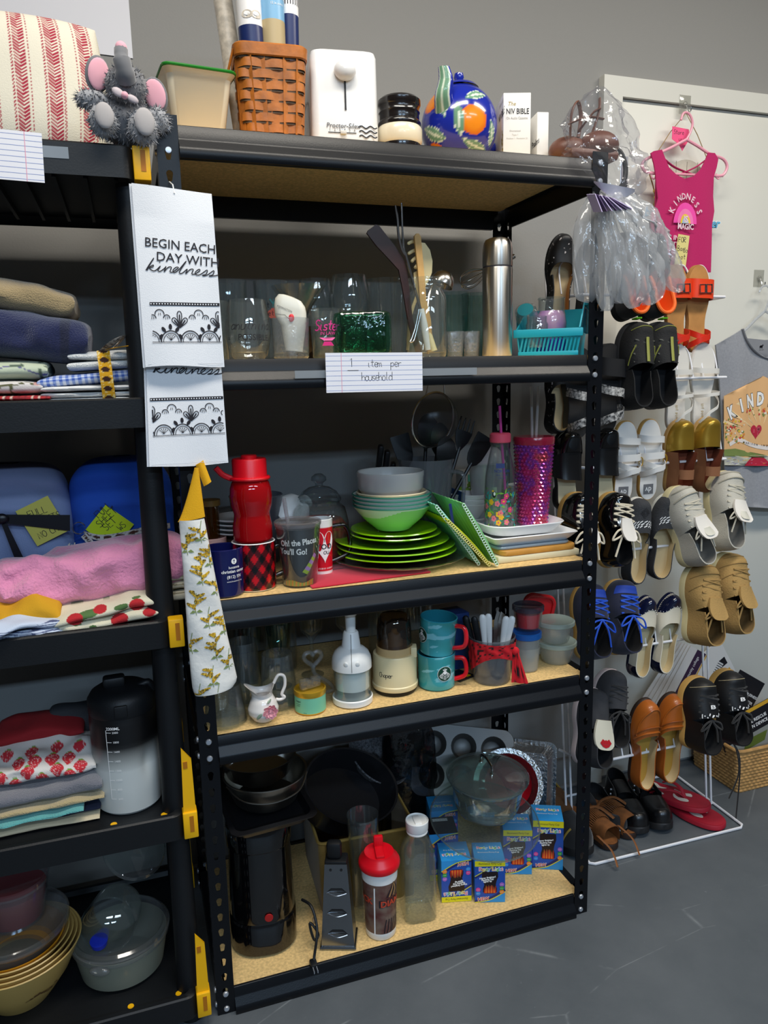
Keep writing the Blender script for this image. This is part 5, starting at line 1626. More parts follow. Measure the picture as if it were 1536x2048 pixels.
t = thing('storage_bin','olive-tan fabric storage bin holding big dark pots','bin',(.375,.27,E5),fz(.375,.27,.22))
fab = mat('olive_fabric','#8a6d2f',.9,bump=(350,.4),sheen=.2)
m = MB()
m.loft([[(a,b,z) for a,b in rrect(w,.25,.012,3)] for w,z in ((.235,0),(.245,.18),(.243,.185),(.237,.185),(.229,.004))],fab)
part('bin',m,t)
part('binding',MB().tube([(a,b,.185) for a,b in rrect(.242,.248,.012,3)],.004,mat('olive_binding','#9a7c3a',.9),6,closed=True),t)
dp = mat('dark_pot','#1b1b1e',.28,coat=.3)
t = thing('roasting_pot','large dark oval pot tipped towards the front in the fabric bin','pot',(.345,.26,E5 + .235),(.62,.22,.2))
part('pot',MB().lathe([(0,-.05),(.085,-.05),(.11,-.03),(.122,.045),(.124,.047),(.119,.045),(.106,-.028),(0,-.045)],dp,56,(1.05,.85)),t)
t = thing('colander','grey perforated colander standing behind the dark pot','colander',(.470,.395,E5 + .245),(.62,.35,.2))
t.scale = (.8,.8,.8)
part('bowl',MB().lathe([(.0,-.05),(.06,-.045),(.105,.0),(.118,.03),(.122,.03),(.12,.035),(.103,.002),(.06,-.04),(0,-.045)],mat('grey_speckle','#77777b',.5,var=(160,.8)),56),t)
t = thing('box_grater','steel four-sided box grater with a black handle','grater',(.266,.056,E5),fz(.266,.056,-.12))
gs = mat('grater_steel','#8f9296',.25,metal=1.0)
m = MB()
b0,t0,gh = (.076,.058),(.050,.034),.205
m.loft([[(sx * w[0] / 2,sy * w[1] / 2,z) for sx,sy in ((-1,-1),(1,-1),(1,1),(-1,1))] for w,z in ((b0,.004),(t0,gh))],gs,False,False)
m.tube([(sx * .039,sy * .030,.004) for sx,sy in ((-1,-1),(1,-1),(1,1),(-1,1))],.004,gs,6,closed=True)
slope = (b0[1] - t0[1]) / 2 / gh
Pf = plane_at((0,-b0[1] / 2 + .0,.004),(1,0,0),(0,slope,1),.0006)
dk_ = mat('grater_slot','#1a1a1c',.5)
for k,z in enumerate((.035,.085,.135)):
 m.poly([(-.022 + .0,z),(-.012,z + .004),(.012,z + .004),(.022,z),(.012,z + .009),(-.012,z + .009)],dk_,Pf)
 m.at((0,-b0[1] / 2 + slope * z - .004,z + .002)).tube(catmull([(-.022,.003,0),(0,-.003,-.002),(.022,.003,0)],5),.0022,gs,6,flat=.6)
 m.at()
for x in (-.012,.012):
 m.disc(x,.188,.003,dk_,Pf)
slx = (b0[0] - t0[0]) / 2 / gh
Ps = plane_at((-b0[0] / 2,0,.004),(0,-1,0),(slx,0,1),.0006)
for j in range(24):
 for i in range(7):
  x,z = (-.02 + .0065 * i + .003 * (j % 2)) * (1 - j * .014),.012 + .0075 * j
  m.disc(x,z,.0018,dk_,Ps,0,6)
part('panel',m,t)
part('handle',MB().box((0,0,.208),(.05,.036,.008),BLKP,.003).box((-.004,0,.232),(.034,.024,.04),BLKP,.008),t,'black plastic handle')
t = thing('hurricane_vase','tall clear glass vase in front of the fabric bin','vase',(.349,.120,E5))
part('glass',MB().lathe([(0,0),(.034,0),(.036,.005),(.028,.03),(.030,.10),(.037,.22),(.038,.262),(.0365,.262),(.0355,.22),(.0285,.10),(.0265,.03),(0,.02)],GLS,40),t)
t = thing('shaker_bottle','white and maroon printed shaker bottle with a red flip lid','bottle',(.366,.052,E5),fz(.366,.052,.1))
mar = mat('maroon_print','#5a2a28',.4,var=(30,.55),col2='#7d6a5c')
m = MB().lathe([(0,0),(.033,0),(.0355,.003),(.036,.018)],WHT,44)
m.lathe([(.036,.018),(.0385,.115),(.041,.145)],mar,44).lathe([(.041,.145),(.0425,.178),(0,.178)],WHT,44)
rf = lambda z:.0355 + .0045 * z / .145
P = cyl_at(rf,.09,-pi / 2,.0006)
m.stroke([(-.018,-.074),(-.017,.055)],.003,WINK,P)
orr = mat('flame_ink','#c7452a',.5)
m.text('DIAM',.024,INK,P,.022,.006,bold=.05).text('DIAM',.021,orr,P,.022,.006,bold=.03,e=.0003).text('BACK',.021,orr,P,-.050,.012,bold=.03)
sk = mat('tan_sketch','#b98c58',.5)
for k in range(5):
 m.stroke(catmull([(.012 + .006 * k,.022,0),(.018 + .006 * k,.034,0),(.026 + .003 * k,.046,0),(.03,.056,0)],4),.0028,sk if k % 2 else INK,P,.0004)
for k in range(7):
 m.stroke([(.004 + .007 * k,-.07),(.007 + .007 * k,-.05 - .01 * (k % 3)),(.010 + .007 * k,-.035)],.0022,INK,P,.0003)
part('cup',m,t)
part('lid',MB().lathe([(.0425,.172),(.0465,.172),(.048,.177),(.048,.184),(.045,.190),(.036,.200),(.034,.206),(0,.207)],RED,44).box((0,-.006,.209),(.020,.05,.008),RED,.003).box((0,.012,.222),(.022,.012,.03),RED,.004).box((0,-.026,.199),(.016,.012,.016),RED,.003),t,'red flip-top lid')
t = thing('square_bottle','square clear glass bottle with a white screw lid','bottle',(.470,.078,E5),fz(.47,.078,.25))
sq = lambda w,z,r:[(a,b,z) for a,b in rrect(w,w,r,6)]
bd = [sq(.072,0,.016),sq(.078,.004,.018),sq(.078,.150,.018),sq(.074,.172,.024),sq(.060,.195,.0295),sq(.048,.206,.0238),sq(.046,.222,.0228)]
bi_ = [sq(.042,.222,.0208),sq(.044,.206,.0218),sq(.056,.194,.0278),sq(.070,.171,.023),sq(.074,.15,.017),sq(.074,.008,.017)]
part('glass',MB().loft(bd + bi_,GLS),t)
part('lid',MB().lathe([(.0255,.222),(.0265,.224),(.0275,.245),(.026,.247),(.024,.244),(0,.243)],WHT,40).lathe([(.0235,.214),(.0255,.216),(.0255,.219),(.0235,.221)],WHT,40).box((0,0,.2445),(.016,.034,.004),WHT,.0015),t,'white screw lid')
t = thing('power_cord','black power cord with a two-prong plug lying by the grater','cord',(0,0,0))
cp = [(.19,.09,E5 + .10),(.205,.06,E5 + .10),(.21,.035,E5 + .07),(.205,.02,E5 + .045),(.198,.012,E5 + .02),(.193,.004,E5 + .006)]
part('cable',MB().tube(catmull(cp,6),.0032,BLKP,8).tube(catmull([(.20,.06,E5 + .06),(.21,.05,E5 + .05),(.215,.045,E5 + .035),(.205,.04,E5 + .03),(.20,.05,E5 + .045)],5,True),.003,BLKP,8,closed=True),t)
part('twist_tie',MB().tube([(.207,.049 + .005 * cos(a),E5 + .072 + .005 * sin(a)) for a in [i * .7 for i in range(9)]],.0022,mat('kraft_tie','#a58a6a',.7),6,closed=True),t,'tan twist tie')
part('plug',MB().box((.192,-.0,E5 - .0 + .006),(.016,.024,.011),BLKP,.004).box((.188,-.018,E5 + .005),(.0016,.014,.006),ZINC).box((.196,-.018,E5 + .005),(.0016,.014,.006),ZINC),t)
# party-cup cartons
pb,py2,pdk,psky = mat('carton_blue','#1c4fae',.4),mat('carton_yellow','#e6dc1a',.4),mat('carton_navy','#16246c',.4),mat('carton_sky','#2b93d8',.4)
ck = mat('cola_print','#1c0b12',.3)
fl = [mat('flame_red','#d0301e',.4),mat('flame_orange','#f07a2a',.4)]
badge = [mat('badge_violet','#b06ac8',.5),mat('badge_green','#2f9e46',.5),mat('badge_orange','#ee8e22',.5),mat('badge_pink','#e2489a',.5),mat('badge_blue','#2a8ee0',.5)]
rain = [mat('word_pink','#ea5f9a',.5),mat('word_orange','#f0a43c',.5),mat('word_yellow','#e9e04a',.5),mat('word_green','#6fc05a',.5),mat('word_blue','#4aa4e0',.5)]
def party_face(m,P,w,h,up=True):
 if not up:
  Q = P
  P = lambda x,y,e=0:Q(-x,h - y,e)
 m.poly([(-w / 2,0),(w / 2,0),(w / 2,h),(-w / 2,h)],pb,P)
 m.poly([(-w / 2,0),(w / 2,0),(w / 2,h * .30),(w * .1,h * .10),(-w / 2,h * .04)],psky,P,.0001)
 m.stroke(catmull([(-w / 2,h * .02,0),(0,h * .09,0),(w / 2,h * .3,0)],6),.007,pdk,P,.0002).stroke(catmull([(-w / 2,h * .0,0),(0,h * .06,0),(w / 2,h * .25,0)],6),.0022,py2,P,.0003)
 m.stroke(catmull([(-w / 2,h * .60,0),(-w * .2,h * .72,0),(w * .2,h * .86,0)],6),.006,pdk,P,.0002).stroke(catmull([(-w / 2,h * .63,0),(-w * .2,h * .75,0),(w * .1,h * .86,0)],6),.002,py2,P,.0003)
 m.poly([(-w / 2,h * .87),(w / 2,h * .87),(w / 2,h),(-w / 2,h)],py2,P,.0003)
 m.text('Illuminated Party Cup',.0078,INK,P,0,h * .935,sx=.82,e=.0005)
 for i,ch in enumerate('Party Light'):
  m.text(ch,.0125,WINK,P,-.024 + .0053 * i,h * .80,bold=.11,e=.0003).text(ch,.0125,rain[i % 5],P,-.024 + .0053 * i,h * .80,bold=.02,e=.0006) if ch != ' ' else None
 c = [(-.019,.74),(.019,.74),(.020,.62),(.016,.52),(.014,.42),(.017,.33),(.017,.25),(.012,.215),(-.012,.215),(-.017,.25),(-.017,.33),(-.014,.42),(-.016,.52),(-.020,.62)]
 m.poly([(x * w / .074,z * h) for x,z in c],ck,P,.0004)
 for i in range(9):
  x = -.013 + .0033 * i
  m.poly([(x - .002,.225 * h),(x + .002,.225 * h),(x + .001,(.3 + .1 * hsh(i,7)) * h),(x,(.36 + .08 * hsh(i,8)) * h)],fl[i % 2],P,.0006)
 for k,s_ in enumerate(('Never Brighter!','Flashing cup','lights up')):
  m.text(s_,.0062,WINK,P,-.006,h * (.60 - .045 * k),rot=.12,bold=.05,e=.0007)
 for i,(x,z) in enumerate(((.029,.43),(.029,.34),(.029,.25),(-.029,.31),(-.029,.22))):
  m.disc(x * w / .074,z * h,.0058,badge[i],P,.0005,14).text('party',.003,WINK,P,x * w / .074,z * h,e=.0007)
 m.text('NEW',.012,WINK,P,-w * .22,h * .085,bold=.08,rot=.12,e=.0006).text('NEW',.012,fl[0],P,-w * .22,h * .085,bold=.02,rot=.12,e=.0008)
def carton(label,x,y,z,rz,w=.074,h=.105,d=.074,up=True,top=True,back=False):
 o = thing('party_cup_carton',label,'box',(x,y,z),rz,'blue party-cup cartons')
 m = MB()
 m.box((0,d / 2,h / 2),(w,d,h),psky,.0008)
 party_face(m,plane_at((0,-.0002,0)),w,h,up)
 T = plane_at((0,d / 2,h),(1,0,0),(0,1,0),.0004)
 if not up:
  T0 = T
  T = lambda x,y,e=0:T0(-x,-y,e)
 if back:
  m.poly([(-w / 2,-d / 2),(w / 2,-d / 2),(w / 2,d / 2),(-w / 2,d / 2)],ck,T)
  m.poly([(-.02,-.03),(.02,-.03),(.02,-.018),(-.02,-.018)],WINK,T,.0002).text('|||||||||||||',.012,INK,T,0,-.023,e=.0003)
 else:
  for i,ch in enumerate('Party Light'):
   if ch != ' ':
    m.text(ch,.0125,WINK,T,-.024 + .0053 * i,.014,bold=.1).text(ch,.0125,rain[i % 5],T,-.024 + .0053 * i,.014,bold=.02,e=.0003)
  m.text('Illuminated Party Cup',.0072,WINK,T,0,-.004,sx=.85)
 part('carton',m,o)
 return o
carton('upside-down party-cup carton standing at the left of the group',.572,.080,E5,fz(.57,.09,.16),up=False,h=.112)
carton('party-cup carton standing frontmost under the glass plate',.648,.050,E5,fz(.64,.06,.13),h=.112)
carton('upside-down carton on its back behind the leftmost carton, black side up',.575,.165,E5,fz(.57,.17,.16),up=False,h=.130,back=True)
carton('blue topped carton seen through the left of the glass plate',.610,.245,E5,fz(.60,.25,.16),up=False,h=.140)
carton('party-cup carton seen through the right half of the glass plate',.762,.120,E5,fz(.76,.13,.13),h=.125)
carton('party-cup carton at the far right of the group',.845,.110,E5,fz(.84,.12,.10),w=.078,h=.138)
t = thing('glass_plate','large round clear glass plate lying tilted on the party-cup cartons','plate',(.680,.148,E5 + .145),(.20,.02,0))
part('glass',MB().lathe([(0,0),(.085,0),(.10,.004),(.138,.013),(.1405,.0145),(.1395,.0165),(.099,.0075),(0,.004)],GLS,64).tube([(.139 * cos(a),.139 * sin(a),.0148) for a in [2 * pi * i / 64 for i in range(64)]],.0022,glass('edge_glass','#dfe8e6',2.2,milky=.12,milk='#c9d6d4'),6,closed=True),t)
t = thing('glass_casserole','round clear glass casserole dish with a chrome-handled lid on the glass plate','casserole',(.700,.175,E5 + .166),(.07,0,0))
t.scale = (1.08,1.08,1.05)
part('dish',MB().tube([(.0925 * cos(a),.0925 * sin(a),.0885) for a in [2 * pi * i / 56 for i in range(56)]],.0022,glass('edge_glass'),6,closed=True).lathe([(0,0),(.062,0),(.070,.004),(.073,.010),(.072,.014),(.076,.018),(.075,.023),(.079,.028),(.078,.034),(.082,.042),(.086,.08),(.093,.086),(.093,.089),(.083,.088),(.079,.042),(.07,.01),(0,.006)],glass('thick_glass','#e4efeb',1.8,.0,.06),56),t)
part('lid',MB().tube([(.0955 * cos(a),.0955 * sin(a),.0945) for a in [2 * pi * i / 56 for i in range(56)]],.0028,glass('edge_glass'),6,closed=True).lathe([(.094,.088),(.096,.091),(.095,.096),(.088,.1),(.06,.112),(.03,.118),(0,.119),(0,.116),(.03,.115),(.06,.109),(.09,.093)],glass('thick_glass'),56),t)
part('lid_handle',MB().tube(catmull([(-.004,-.028,.117),(-.004,-.026,.134),(-.004,0,.140),(-.004,.026,.134),(-.004,.028,.117)],5),.0042,CHROME,10,flat=.6).ball((-.004,-.028,.116),.006,CHROME,(1,1,.5),12,6).ball((-.004,.028,.116),.006,CHROME,(1,1,.5),12,6),t,'chrome lid handle')
# muffin tin, leaning against the back
mt = mat('muffin_metal','#6f6d6a',.42,metal=.45)
t = thing('muffin_tin','grey metal muffin tin leaning at the back by the right rear post','muffin tin',(.725,.375,E5 + .19),(1.02,.12,-.35))
m = MB()
W6,D6 = .26,.18
nx,ny = 3,2
cs = .0865
for i in range(nx):
 for j in range(ny):
  cx,cy = (i - 1) * cs,(j - .5) * cs
  n = 24
  ring = []
  for k in range(n):
   a = 2 * pi * k / n
   q = cs / 2 / max(abs(cos(a)),abs(sin(a)))
   ring.append((cx + q * cos(a),cy + q * sin(a),0))
  cup = [[(cx + r * cos(2 * pi * k / n),cy + r * sin(2 * pi * k / n),z) for k in range(n)] for r,z in ((.037,0),(.035,-.003),(.031,-.018),(.026,-.036),(.023,-.038))]
  m.loft([ring] + cup,mt,False,True)
o1 = [(a,b,0) for a,b in rrect(W6 + .026,D6 + .02,.03,6)]
n = len(o1)
hx,hy = cs * 1.5,cs
inn = []
for x,y,_ in o1:
 inn.append((max(-hx,min(hx,x)),max(-hy,min(hy,y)),0))
m.loft([inn,o1,[(a * 1.012,b * 1.015,-.004) for a,b,_ in o1]],mt,False,False)
part('tin',m,t)
foilm = mat('aluminium_foil','#cfcfcf',.22,metal=1.0,bump=(130,.8))
t = thing('foil_tray','deep crinkled aluminium foil tray standing on its side at the right','tray',(.912,.335,E5 + .12),(pi / 2 - .18,.0,-.62))
fr_ = lambda w,d,z,k=0:[(a * (1 + k * .012 * sin(i * 2.4)),b * (1 + k * .012 * sin(i * 2.4)),z) for i,(a,b) in enumerate(rrect(w,d,.022,12))]
part('tray',MB().loft([fr_(.115,.185,.04),fr_(.12,.19,.036,1),fr_(.145,.215,-.006,1),fr_(.158,.228,-.006),fr_(.160,.230,-.001),fr_(.148,.218,-.0005),fr_(.143,.213,-.001,1),fr_(.112,.182,.034)],foilm,True,True),t,sharp=20)
t = thing('foil_pie_pan','round fluted foil pie pan with a red inside leaning at the right','pan',(.822,.285,E5 + .150),(1.0,.0,-.5))
part('pan',MB().lathe([(0,0),(.06,0),(.082,.028),(.094,.03),(.095,.033),(.081,.031),(.06,.004),(0,.003)],foilm,96,warp=lambda a,z:1 + (.012 * cos(a * 40) if .003 < z < .03 else 0)),t)
part('red_dish',MB().lathe([(0,.006),(.048,.006),(.062,.022),(.064,.03),(.060,.024),(.046,.010),(0,.010)],mat('red_pie','#b01020',.3,coat=.3),40),t,'red dish inside the pan')
film2 = glass('dark_film','#8e9096',.9,.08,.05,'#4a4d55',bump=(28,.9))
t = thing('plastic_bag','large dark clear plastic bag standing at the back behind the cartons','bag',(.56,.37,E5))
part('film',MB().grid(lambda u,v:Vector(((.085 - .02 * v) * cos(2 * pi * (u % 1)) * (1 + .25 * (vnoise((u % 1) * 12,v * 9,2) - .5)),(.05 - .02 * v) * sin(2 * pi * (u % 1)) * (1 + .3 * (vnoise((u % 1) * 12,v * 9,6) - .5)),.005 + .37 * v)),64,36,film2,closeu=True),t,sharp=14)
# ================================================================ hung on the front: tea towels and goldenrod bag
twl = mat('white_tea_towel','#eceef2',.9,bump=(700,.2),sheen=.2)
def ornament(m,P,x0,x1,y,ph):
 """printed border: dotted band, fans, clouds, scallops"""
 m.stroke([(x0 + (x1 - x0) * i / 40,y) for i in range(41)],.0052,INK,P,.0001)
 n = int((x1 - x0) / .0046)
 for i in range(n):
  m.disc(x0 + .0023 + i * .0046,y,.0012,twl,P,.0002,8)
 m.stroke([(x0 + (x1 - x0) * i / 40,y - .0637) for i in range(41)],.0008,INK,P,.0001).stroke([(x0 + (x1 - x0) * i / 40,y - .0657) for i in range(41)],.0005,INK,P,.0001)
 inside = lambda x:x0 + .001 < x < x1 - .001
 def st(pts,w):
  run = []
  for p in pts:
   if inside(p[0]):
    run.append(p)
   else:
    if len(run) > 1:
     m.stroke(run,w,INK,P,.0001)
    run = []
  if len(run) > 1:
   m.stroke(run,w,INK,P,.0001)
 def blob(x,yy,rx,ry,rot=0):
  pts = [(x + rx * cos(t) * cos(rot) - ry * sin(t) * sin(rot),yy + rx * cos(t) * sin(rot) + ry * sin(t) * cos(rot)) for t in [2 * pi * i / 12 for i in range(12)]]
  if all(inside(p[0]) for p in pts):
   m.poly(pts,INK,P,.0001)
 for k in range(-2,4):
  c = ph + k * .066
  for a,l in ((0,.028),(.62,.020),(-.62,.020)):    # fan of drops
   tip = (c,y - .040)
   d = (sin(a),cos(a))
   pr = (cos(a),-sin(a))
   pts = []
   for i in range(17):
    t = i / 16 * 2 * pi
    r = l * (.5 - .5 * cos(t))
    w = .006 * sin(t) * (r / l)
    pts.append((tip[0] + d[0] * r + pr[0] * w,tip[1] + d[1] * r + pr[1] * w))
   st(pts,.0015)
   st([(tip[0] + d[0] * l * .15,tip[1] + d[1] * l * .15),(tip[0] + d[0] * l * .8,tip[1] + d[1] * l * .8)],.0022)
  c += .033
  for dx,r in ((0,.0075),(-.0115,.0052),(.0115,.0052)):
   yy = y - .017 if dx == 0 else y - .0235
   st([(c + dx + r * cos(t),yy + r * sin(t)) for t in [pi * i / 12 - .15 for i in range(14)]],.0015)
   for q in (-.0018,.0018):
    st([(c + dx + q,yy - .002),(c + dx + q * .7,yy + .0022)],.0009)
 for k in range(-3,6):
  c = ph + .0165 + k * .033
  for sc_,w in ((1,.0017),(.78,.0011)):
   st([(c + .0165 * sc_ * cos(t),y - .0635 + .0185 * sc_ * sin(t)) for t in [pi * i / 16 for i in range(17)]],w)
  for a in (-.8,-.4,0,.4,.8):
   st([(c,y - .061),(c + .0085 * sin(a),y - .061 + .0085 * cos(a))],.0008)
   blob(c + .009 * sin(a),y - .061 + .009 * cos(a),.0008,.0008)
  if k % 2:
   for a in (-.62,0,.62):
    blob(c + .0195 * sin(a),y - .0625 + .0242 * cos(a),.0029,.0050,-a)
  else:
   blob(c - .0165,y - .055,.0029,.0048,.5)
   blob(c + .0165,y - .055,.0029,.0048,-.5)
def towel(name,label,xl0,xr0,xl1,xr1,z0,z1,Y,seed,deco,ztl=0,ztr=0):
 """folded tea towel hanging flat, left/right edges at top (0) and bottom (1)"""
 t = thing(name,label,'towel',(0,0,0))
 def S(u,v,back=0):
  xl,xr = xl0 + (xl1 - xl0) * v,xr0 + (xr1 - xr0) * v
  zt = z0 + ztl * (1 - u) + ztr * u
  x = xl + (xr - xl) * u
  z = zt + (z1 - zt) * v + .002 * sin(u * 5 + seed) * v
  y = Y - .0035 * sin(u * 5.2 + seed) * (.3 + .7 * v) - .004 * max(0,1 - 6 * v) * cos(u * 3)
  return Vector((x,y,z))
 m = MB()
 m.slab(S,48,60,twl,(0,.004,0))
 m.slab(lambda u,v:S(u * .94 - .03,v * 1.003) + Vector((0,.0055,.0)),16,30,twl,(0,.003,0))
 def P(x,y,e=0):
  v = (z0 - y) / (z0 - z1)
  xl,xr = xl0 + (xl1 - xl0) * v,xr0 + (xr1 - xr0) * v
  u = (x - xl) / (xr - xl)
  p = S(u,v)
  return Vector((x,p.y - .0009 - e,y))
 deco(m,P)
 h = z1 + .0045
 m.stroke([(xl1 + .004,h),(xr1 - .002,h)],.0006,mat('hem_thread','#c9ccd4',.9),P,.0001)
 part('cloth',m,t,sharp=60)
 return t
kind = [[(0,0),(.04,.5),(.1,1.0),(.06,.5),(.05,0)],[(.06,.2),(.2,.45),(.22,.3),(.1,.2),(.3,0),(.42,.08),(.52,.42),(.5,.06),(.62,.02),(.74,.3),(.76,.42),(.78,0),(.86,.36),(1.0,.4),(1.02,.06),(1.14,.04),(1.3,.4),(1.2,.44),(1.12,.2),(1.22,0),(1.36,.3),(1.5,1.0),(1.42,.1),(1.56,.02),(1.7,.38),(1.72,0),(1.82,.36),(1.96,.4),(1.98,.05),(2.12,.06),(2.26,.34),(2.2,.46),(2.1,.2),(2.2,0),(2.36,.06),(2.56,.46),(2.6,.14),(2.46,0),(2.66,.06),(2.86,.46),(2.9,.14),(2.76,0),(3.0,.06),(3.15,.16)]]
def cursive(m,P,x,y,s,rot,w=.0016,clip=None):
 for st in kind:
  q = [(a[0],a[1]) for a in catmull([(p[0],p[1],0) for p in st],4)]
  pts = [(x + (a + .25 * b) * s * cos(rot) - b * s * .56 * sin(rot),y + (a + .25 * b) * s * sin(rot) + b * s * .56 * cos(rot)) for a,b in q]
  if clip:
   pts = [p for p in pts if clip(p)]
  if len(pts) > 1:
   m.stroke(pts,w,INK,P,.0002)
 if not clip:
  m.disc(x + .62 * s,y + .36 * s,.0011,INK,P,.0002,8)
def deco1(m,P):
 m.text('BEGIN EACH',.0212,INK,P,.006,1.560,rot=-.075,sx=.98,e=.0002,bold=.004)
 m.text('DAY WITH',.0212,INK,P,.017,1.5375,rot=-.075,sx=1.02,e=.0002,bold=.004)
 cursive(m,P,-.054,1.519,.038,-.065)
 ornament(m,P,-.052,.066,1.464,-.004)
t = towel('tea_towel','white tea towel printed Begin each day with kindness, hanging in front',-.0665,.064,-.0665,.0685,1.653,1.358,-.052,0,deco1,.004,-.004)
part('hang_tag',MB().tube([(.0015,-.0535,1.645),(.0,-.048,1.660),(-.002,-.004,1.675)],.0011,WHT,6),t,'plastic tag fastener')
def deco2(m,P):
 ornament(m,P,-.063,.064,1.302,.006)
 cursive(m,P,-.054,1.349,.038,-.05,clip=lambda p:p[1] < 1.3565)
towel('tea_towel','second white tea towel hanging lower, half covered by the first',-.0645,.064,-.0725,.0665,1.375,1.182,-.036,2,deco2)
t = thing('bag_holder','long cloth bag holder printed with goldenrod and a bee, with a yellow top','bag holder',(0,0,0))
gold_c = mat('mustard_cloth','#e2a70c',.9,bump=(500,.2))
pr_c = mat('ivory_cloth','#e8e6e0',.9,bump=(90,.3),var=(14,.05))
edge = [(1.084,-.029,.0165),(1.0,-.028,.026),(.92,-.028,.036),(.85,-.028,.045),(.79,-.0275,.054),(.757,-.026,.059),(.745,-.022,.050)]
def el(z):
 for (za,la,ra),(zb,lb,rb) in zip(edge[:-1],edge[1:]):
  if za >= z >= zb:
   f = (za - z) / (za - zb)
   return la + (lb - la) * f,ra + (rb - ra) * f
 return edge[-1][1:] if z < edge[-1][0] else edge[0][1:]
def sack(u,v):
 z = 1.084 - (1.084 - .745) * v
 l,r = el(z)
 a = 2 * pi * u
 z += .007 * (cos(a) * .5 + .5) * v * 1.2
 return Vector(((l + r) / 2 + (r - l) / 2 * cos(a),-.046 + (.009 + .008 * v) * sin(a) * 1.0 + .0015 * sin(z * 60 + a * 2),z))
m = MB().grid(sack,40,40,pr_c,closeu=True,flip=True)
def SP(x,y,e=0):
 l,r = el(y)
 c = max(-.98,min(.98,(x - (l + r) / 2) / ((r - l) / 2)))
 v = (1.084 - y) / (1.084 - .745)
 a = -math.acos(c)
 x = (l + r) / 2 + (r - l) / 2 * c
 y = max(y,.7475)
 return Vector((x,-.046 - (.009 + .008 * v) * sin(-a) + .0015 * sin(y * 60 + a * 2) - .0008 - e,y + .007 * (c * .5 + .5) * v * 1.2))
gf = [mat('goldenrod_yellow','#e3b82a',.8),mat('goldenrod_ochre','#b98f1e',.8),mat('goldenrod_dark','#6b5a1c',.8)]
gs_ = mat('stem_olive','#7f8f55',.8)
for bi_,(bx,by,flip,n) in enumerate([(.022,1.02,-1,4),(.005,.99,-1,5),(-.010,.935,1,4),(.030,.965,-1,2),(.012,.905,1,2),(.040,.885,-1,4),(.022,.84,-1,5),(.044,.815,1,2),(.012,.79,-1,3),(-.014,.76,1,2),(-.022,.86,1,2),(-.018,1.05,1,3),(.008,1.07,-1,2),(.02,.752,-1,1)]):
 m.stroke(catmull([(bx,by - .03,0),(bx - .002,by - .01,0),(bx + .002,by + .012,0)],4),.0012,gs_,SP,.0001)
 for k in range(n):
  x,y,d = bx,by - .016 + .009 * k,flip * (1 if k % 3 else -.6)
  L_ = .026 - .0035 * k
  for i in range(46):
   f = i / 46
   q = hsh(bi_ * 7 + k,i)
   m.disc(x - .001 + d * L_ * f * .9,y + L_ * .35 * f + (hsh(i,k,bi_) - .5) * .0095 * (1.1 - f),.0013 + .0008 * q,gf[int(q * 2.6)],SP,.0002 + .0001 * (i % 3),5)
 for s_ in (-1,1):
  m.poly([(bx,by - .024),(bx + s_ * .006,by - .020),(bx + s_ * .012,by - .026),(bx + s_ * .005,by - .026)],gs_,SP,.0002)
bee = mat('bee_brown','#3a241c',.8)
m.disc(.037,.938,.0032,bee,SP,.0005,10,.0042).disc(.037,.931,.003,gf[0],SP,.0005,10,.002).disc(.037,.928,.0026,bee,SP,.0006,10,.002)
for s_ in (-1,1):
 m.disc(.037 + s_ * .0055,.942,.0042,mat('bee_wing','#cfc8bc',.7),SP,.0004,10,.0022)
part('printed_cloth',m,t)
m = MB()
def ytop(u,v):
 z = 1.084 + (1.178 - 1.084) * v
 l,r = -.031 + .036 * v ** .8,.018 + .000 * v - .006 * v
 a = 2 * pi * u
 return Vector(((l + r) / 2 + (r - l) / 2 * cos(a),-.044 + .008 * (1 - .4 * v) * sin(a),z + .003 * cos(a) * (1 - v)))
m.grid(ytop,28,16,gold_c,closeu=True)
m.slab(lambda u,v:Vector((.008 + .014 * u + .012 * v,-.036 - .004 * sin(u * 3),1.182 - .040 * v + .008 * u)),5,8,gold_c,(0,.003,0))
part('yellow_top',m,t,'mustard yellow cloth top')
# ================================================================ left plastic unit: top
tA,tB,tC,tD,tE = [z - SURF + .0008 for z in TV]
cw_,cr_ = lin('#dcd6c4'),lin('#a3233c')
def pil_col(u,v):
 x = (u * .40) / .0495
 k = (x % 1) - .5
 if abs(k) < .19:
  w = (v * 46 - abs(k) * 6.5) % 1
  return cr_ if w < .62 else cw_
 if .235 < abs(k) < .30:
  return cr_ if ((v * 46 + (abs(k) - .26) * 10) % 1) < .55 else cw_
 return cw_
t = thing('pillow','cream throw pillow with red chevron stripes on the top shelf','pillow',(-.305,.125,tA),(-.14,0,0))
m = MB()
def pil(u,v,s_):
 a,b = abs(2 * u - 1),abs(2 * v - 1)
 th = .062 * ((1 - a ** 3.2) * (1 - b ** 3.2)) ** .5
 px_ = (u - .5) * .42 * (1 - .07 * (1 - a ** 2) * (b ** 6)) * (1 - .05 * b * b)
 pz__ = .002 + .262 * (.5 + (v - .5) * (1 - .06 * (a ** 4)))
 return Vector((px_,s_ * th,pz__ - .008 * (1 - a ** 2) * (1 if v < .5 else 0) * (1 - v * 2)))
m.grid(lambda u,v:pil(u,v,-1),220,190,PNT,pil_col)
m.grid(lambda u,v:pil(u,v,1),60,50,PNT,pil_col,flip=True)
part('cover',m,t)
t = thing('plush_elephant','small grey plush elephant with pink ears sitting on the shelf edge','soft toy',(-.066,-.004,TV[0] + .001),.12)
fur_c = [mat('grey_plush','#6f7074',.95,sheen=.5),mat('light_grey_plush','#9b9ca0',.95,sheen=.5)]
pkp = mat('pink_plush','#e3a6b4',.9,sheen=.5)
padm = mat('grey_suede','#a8a4a4',.9,sheen=.4)
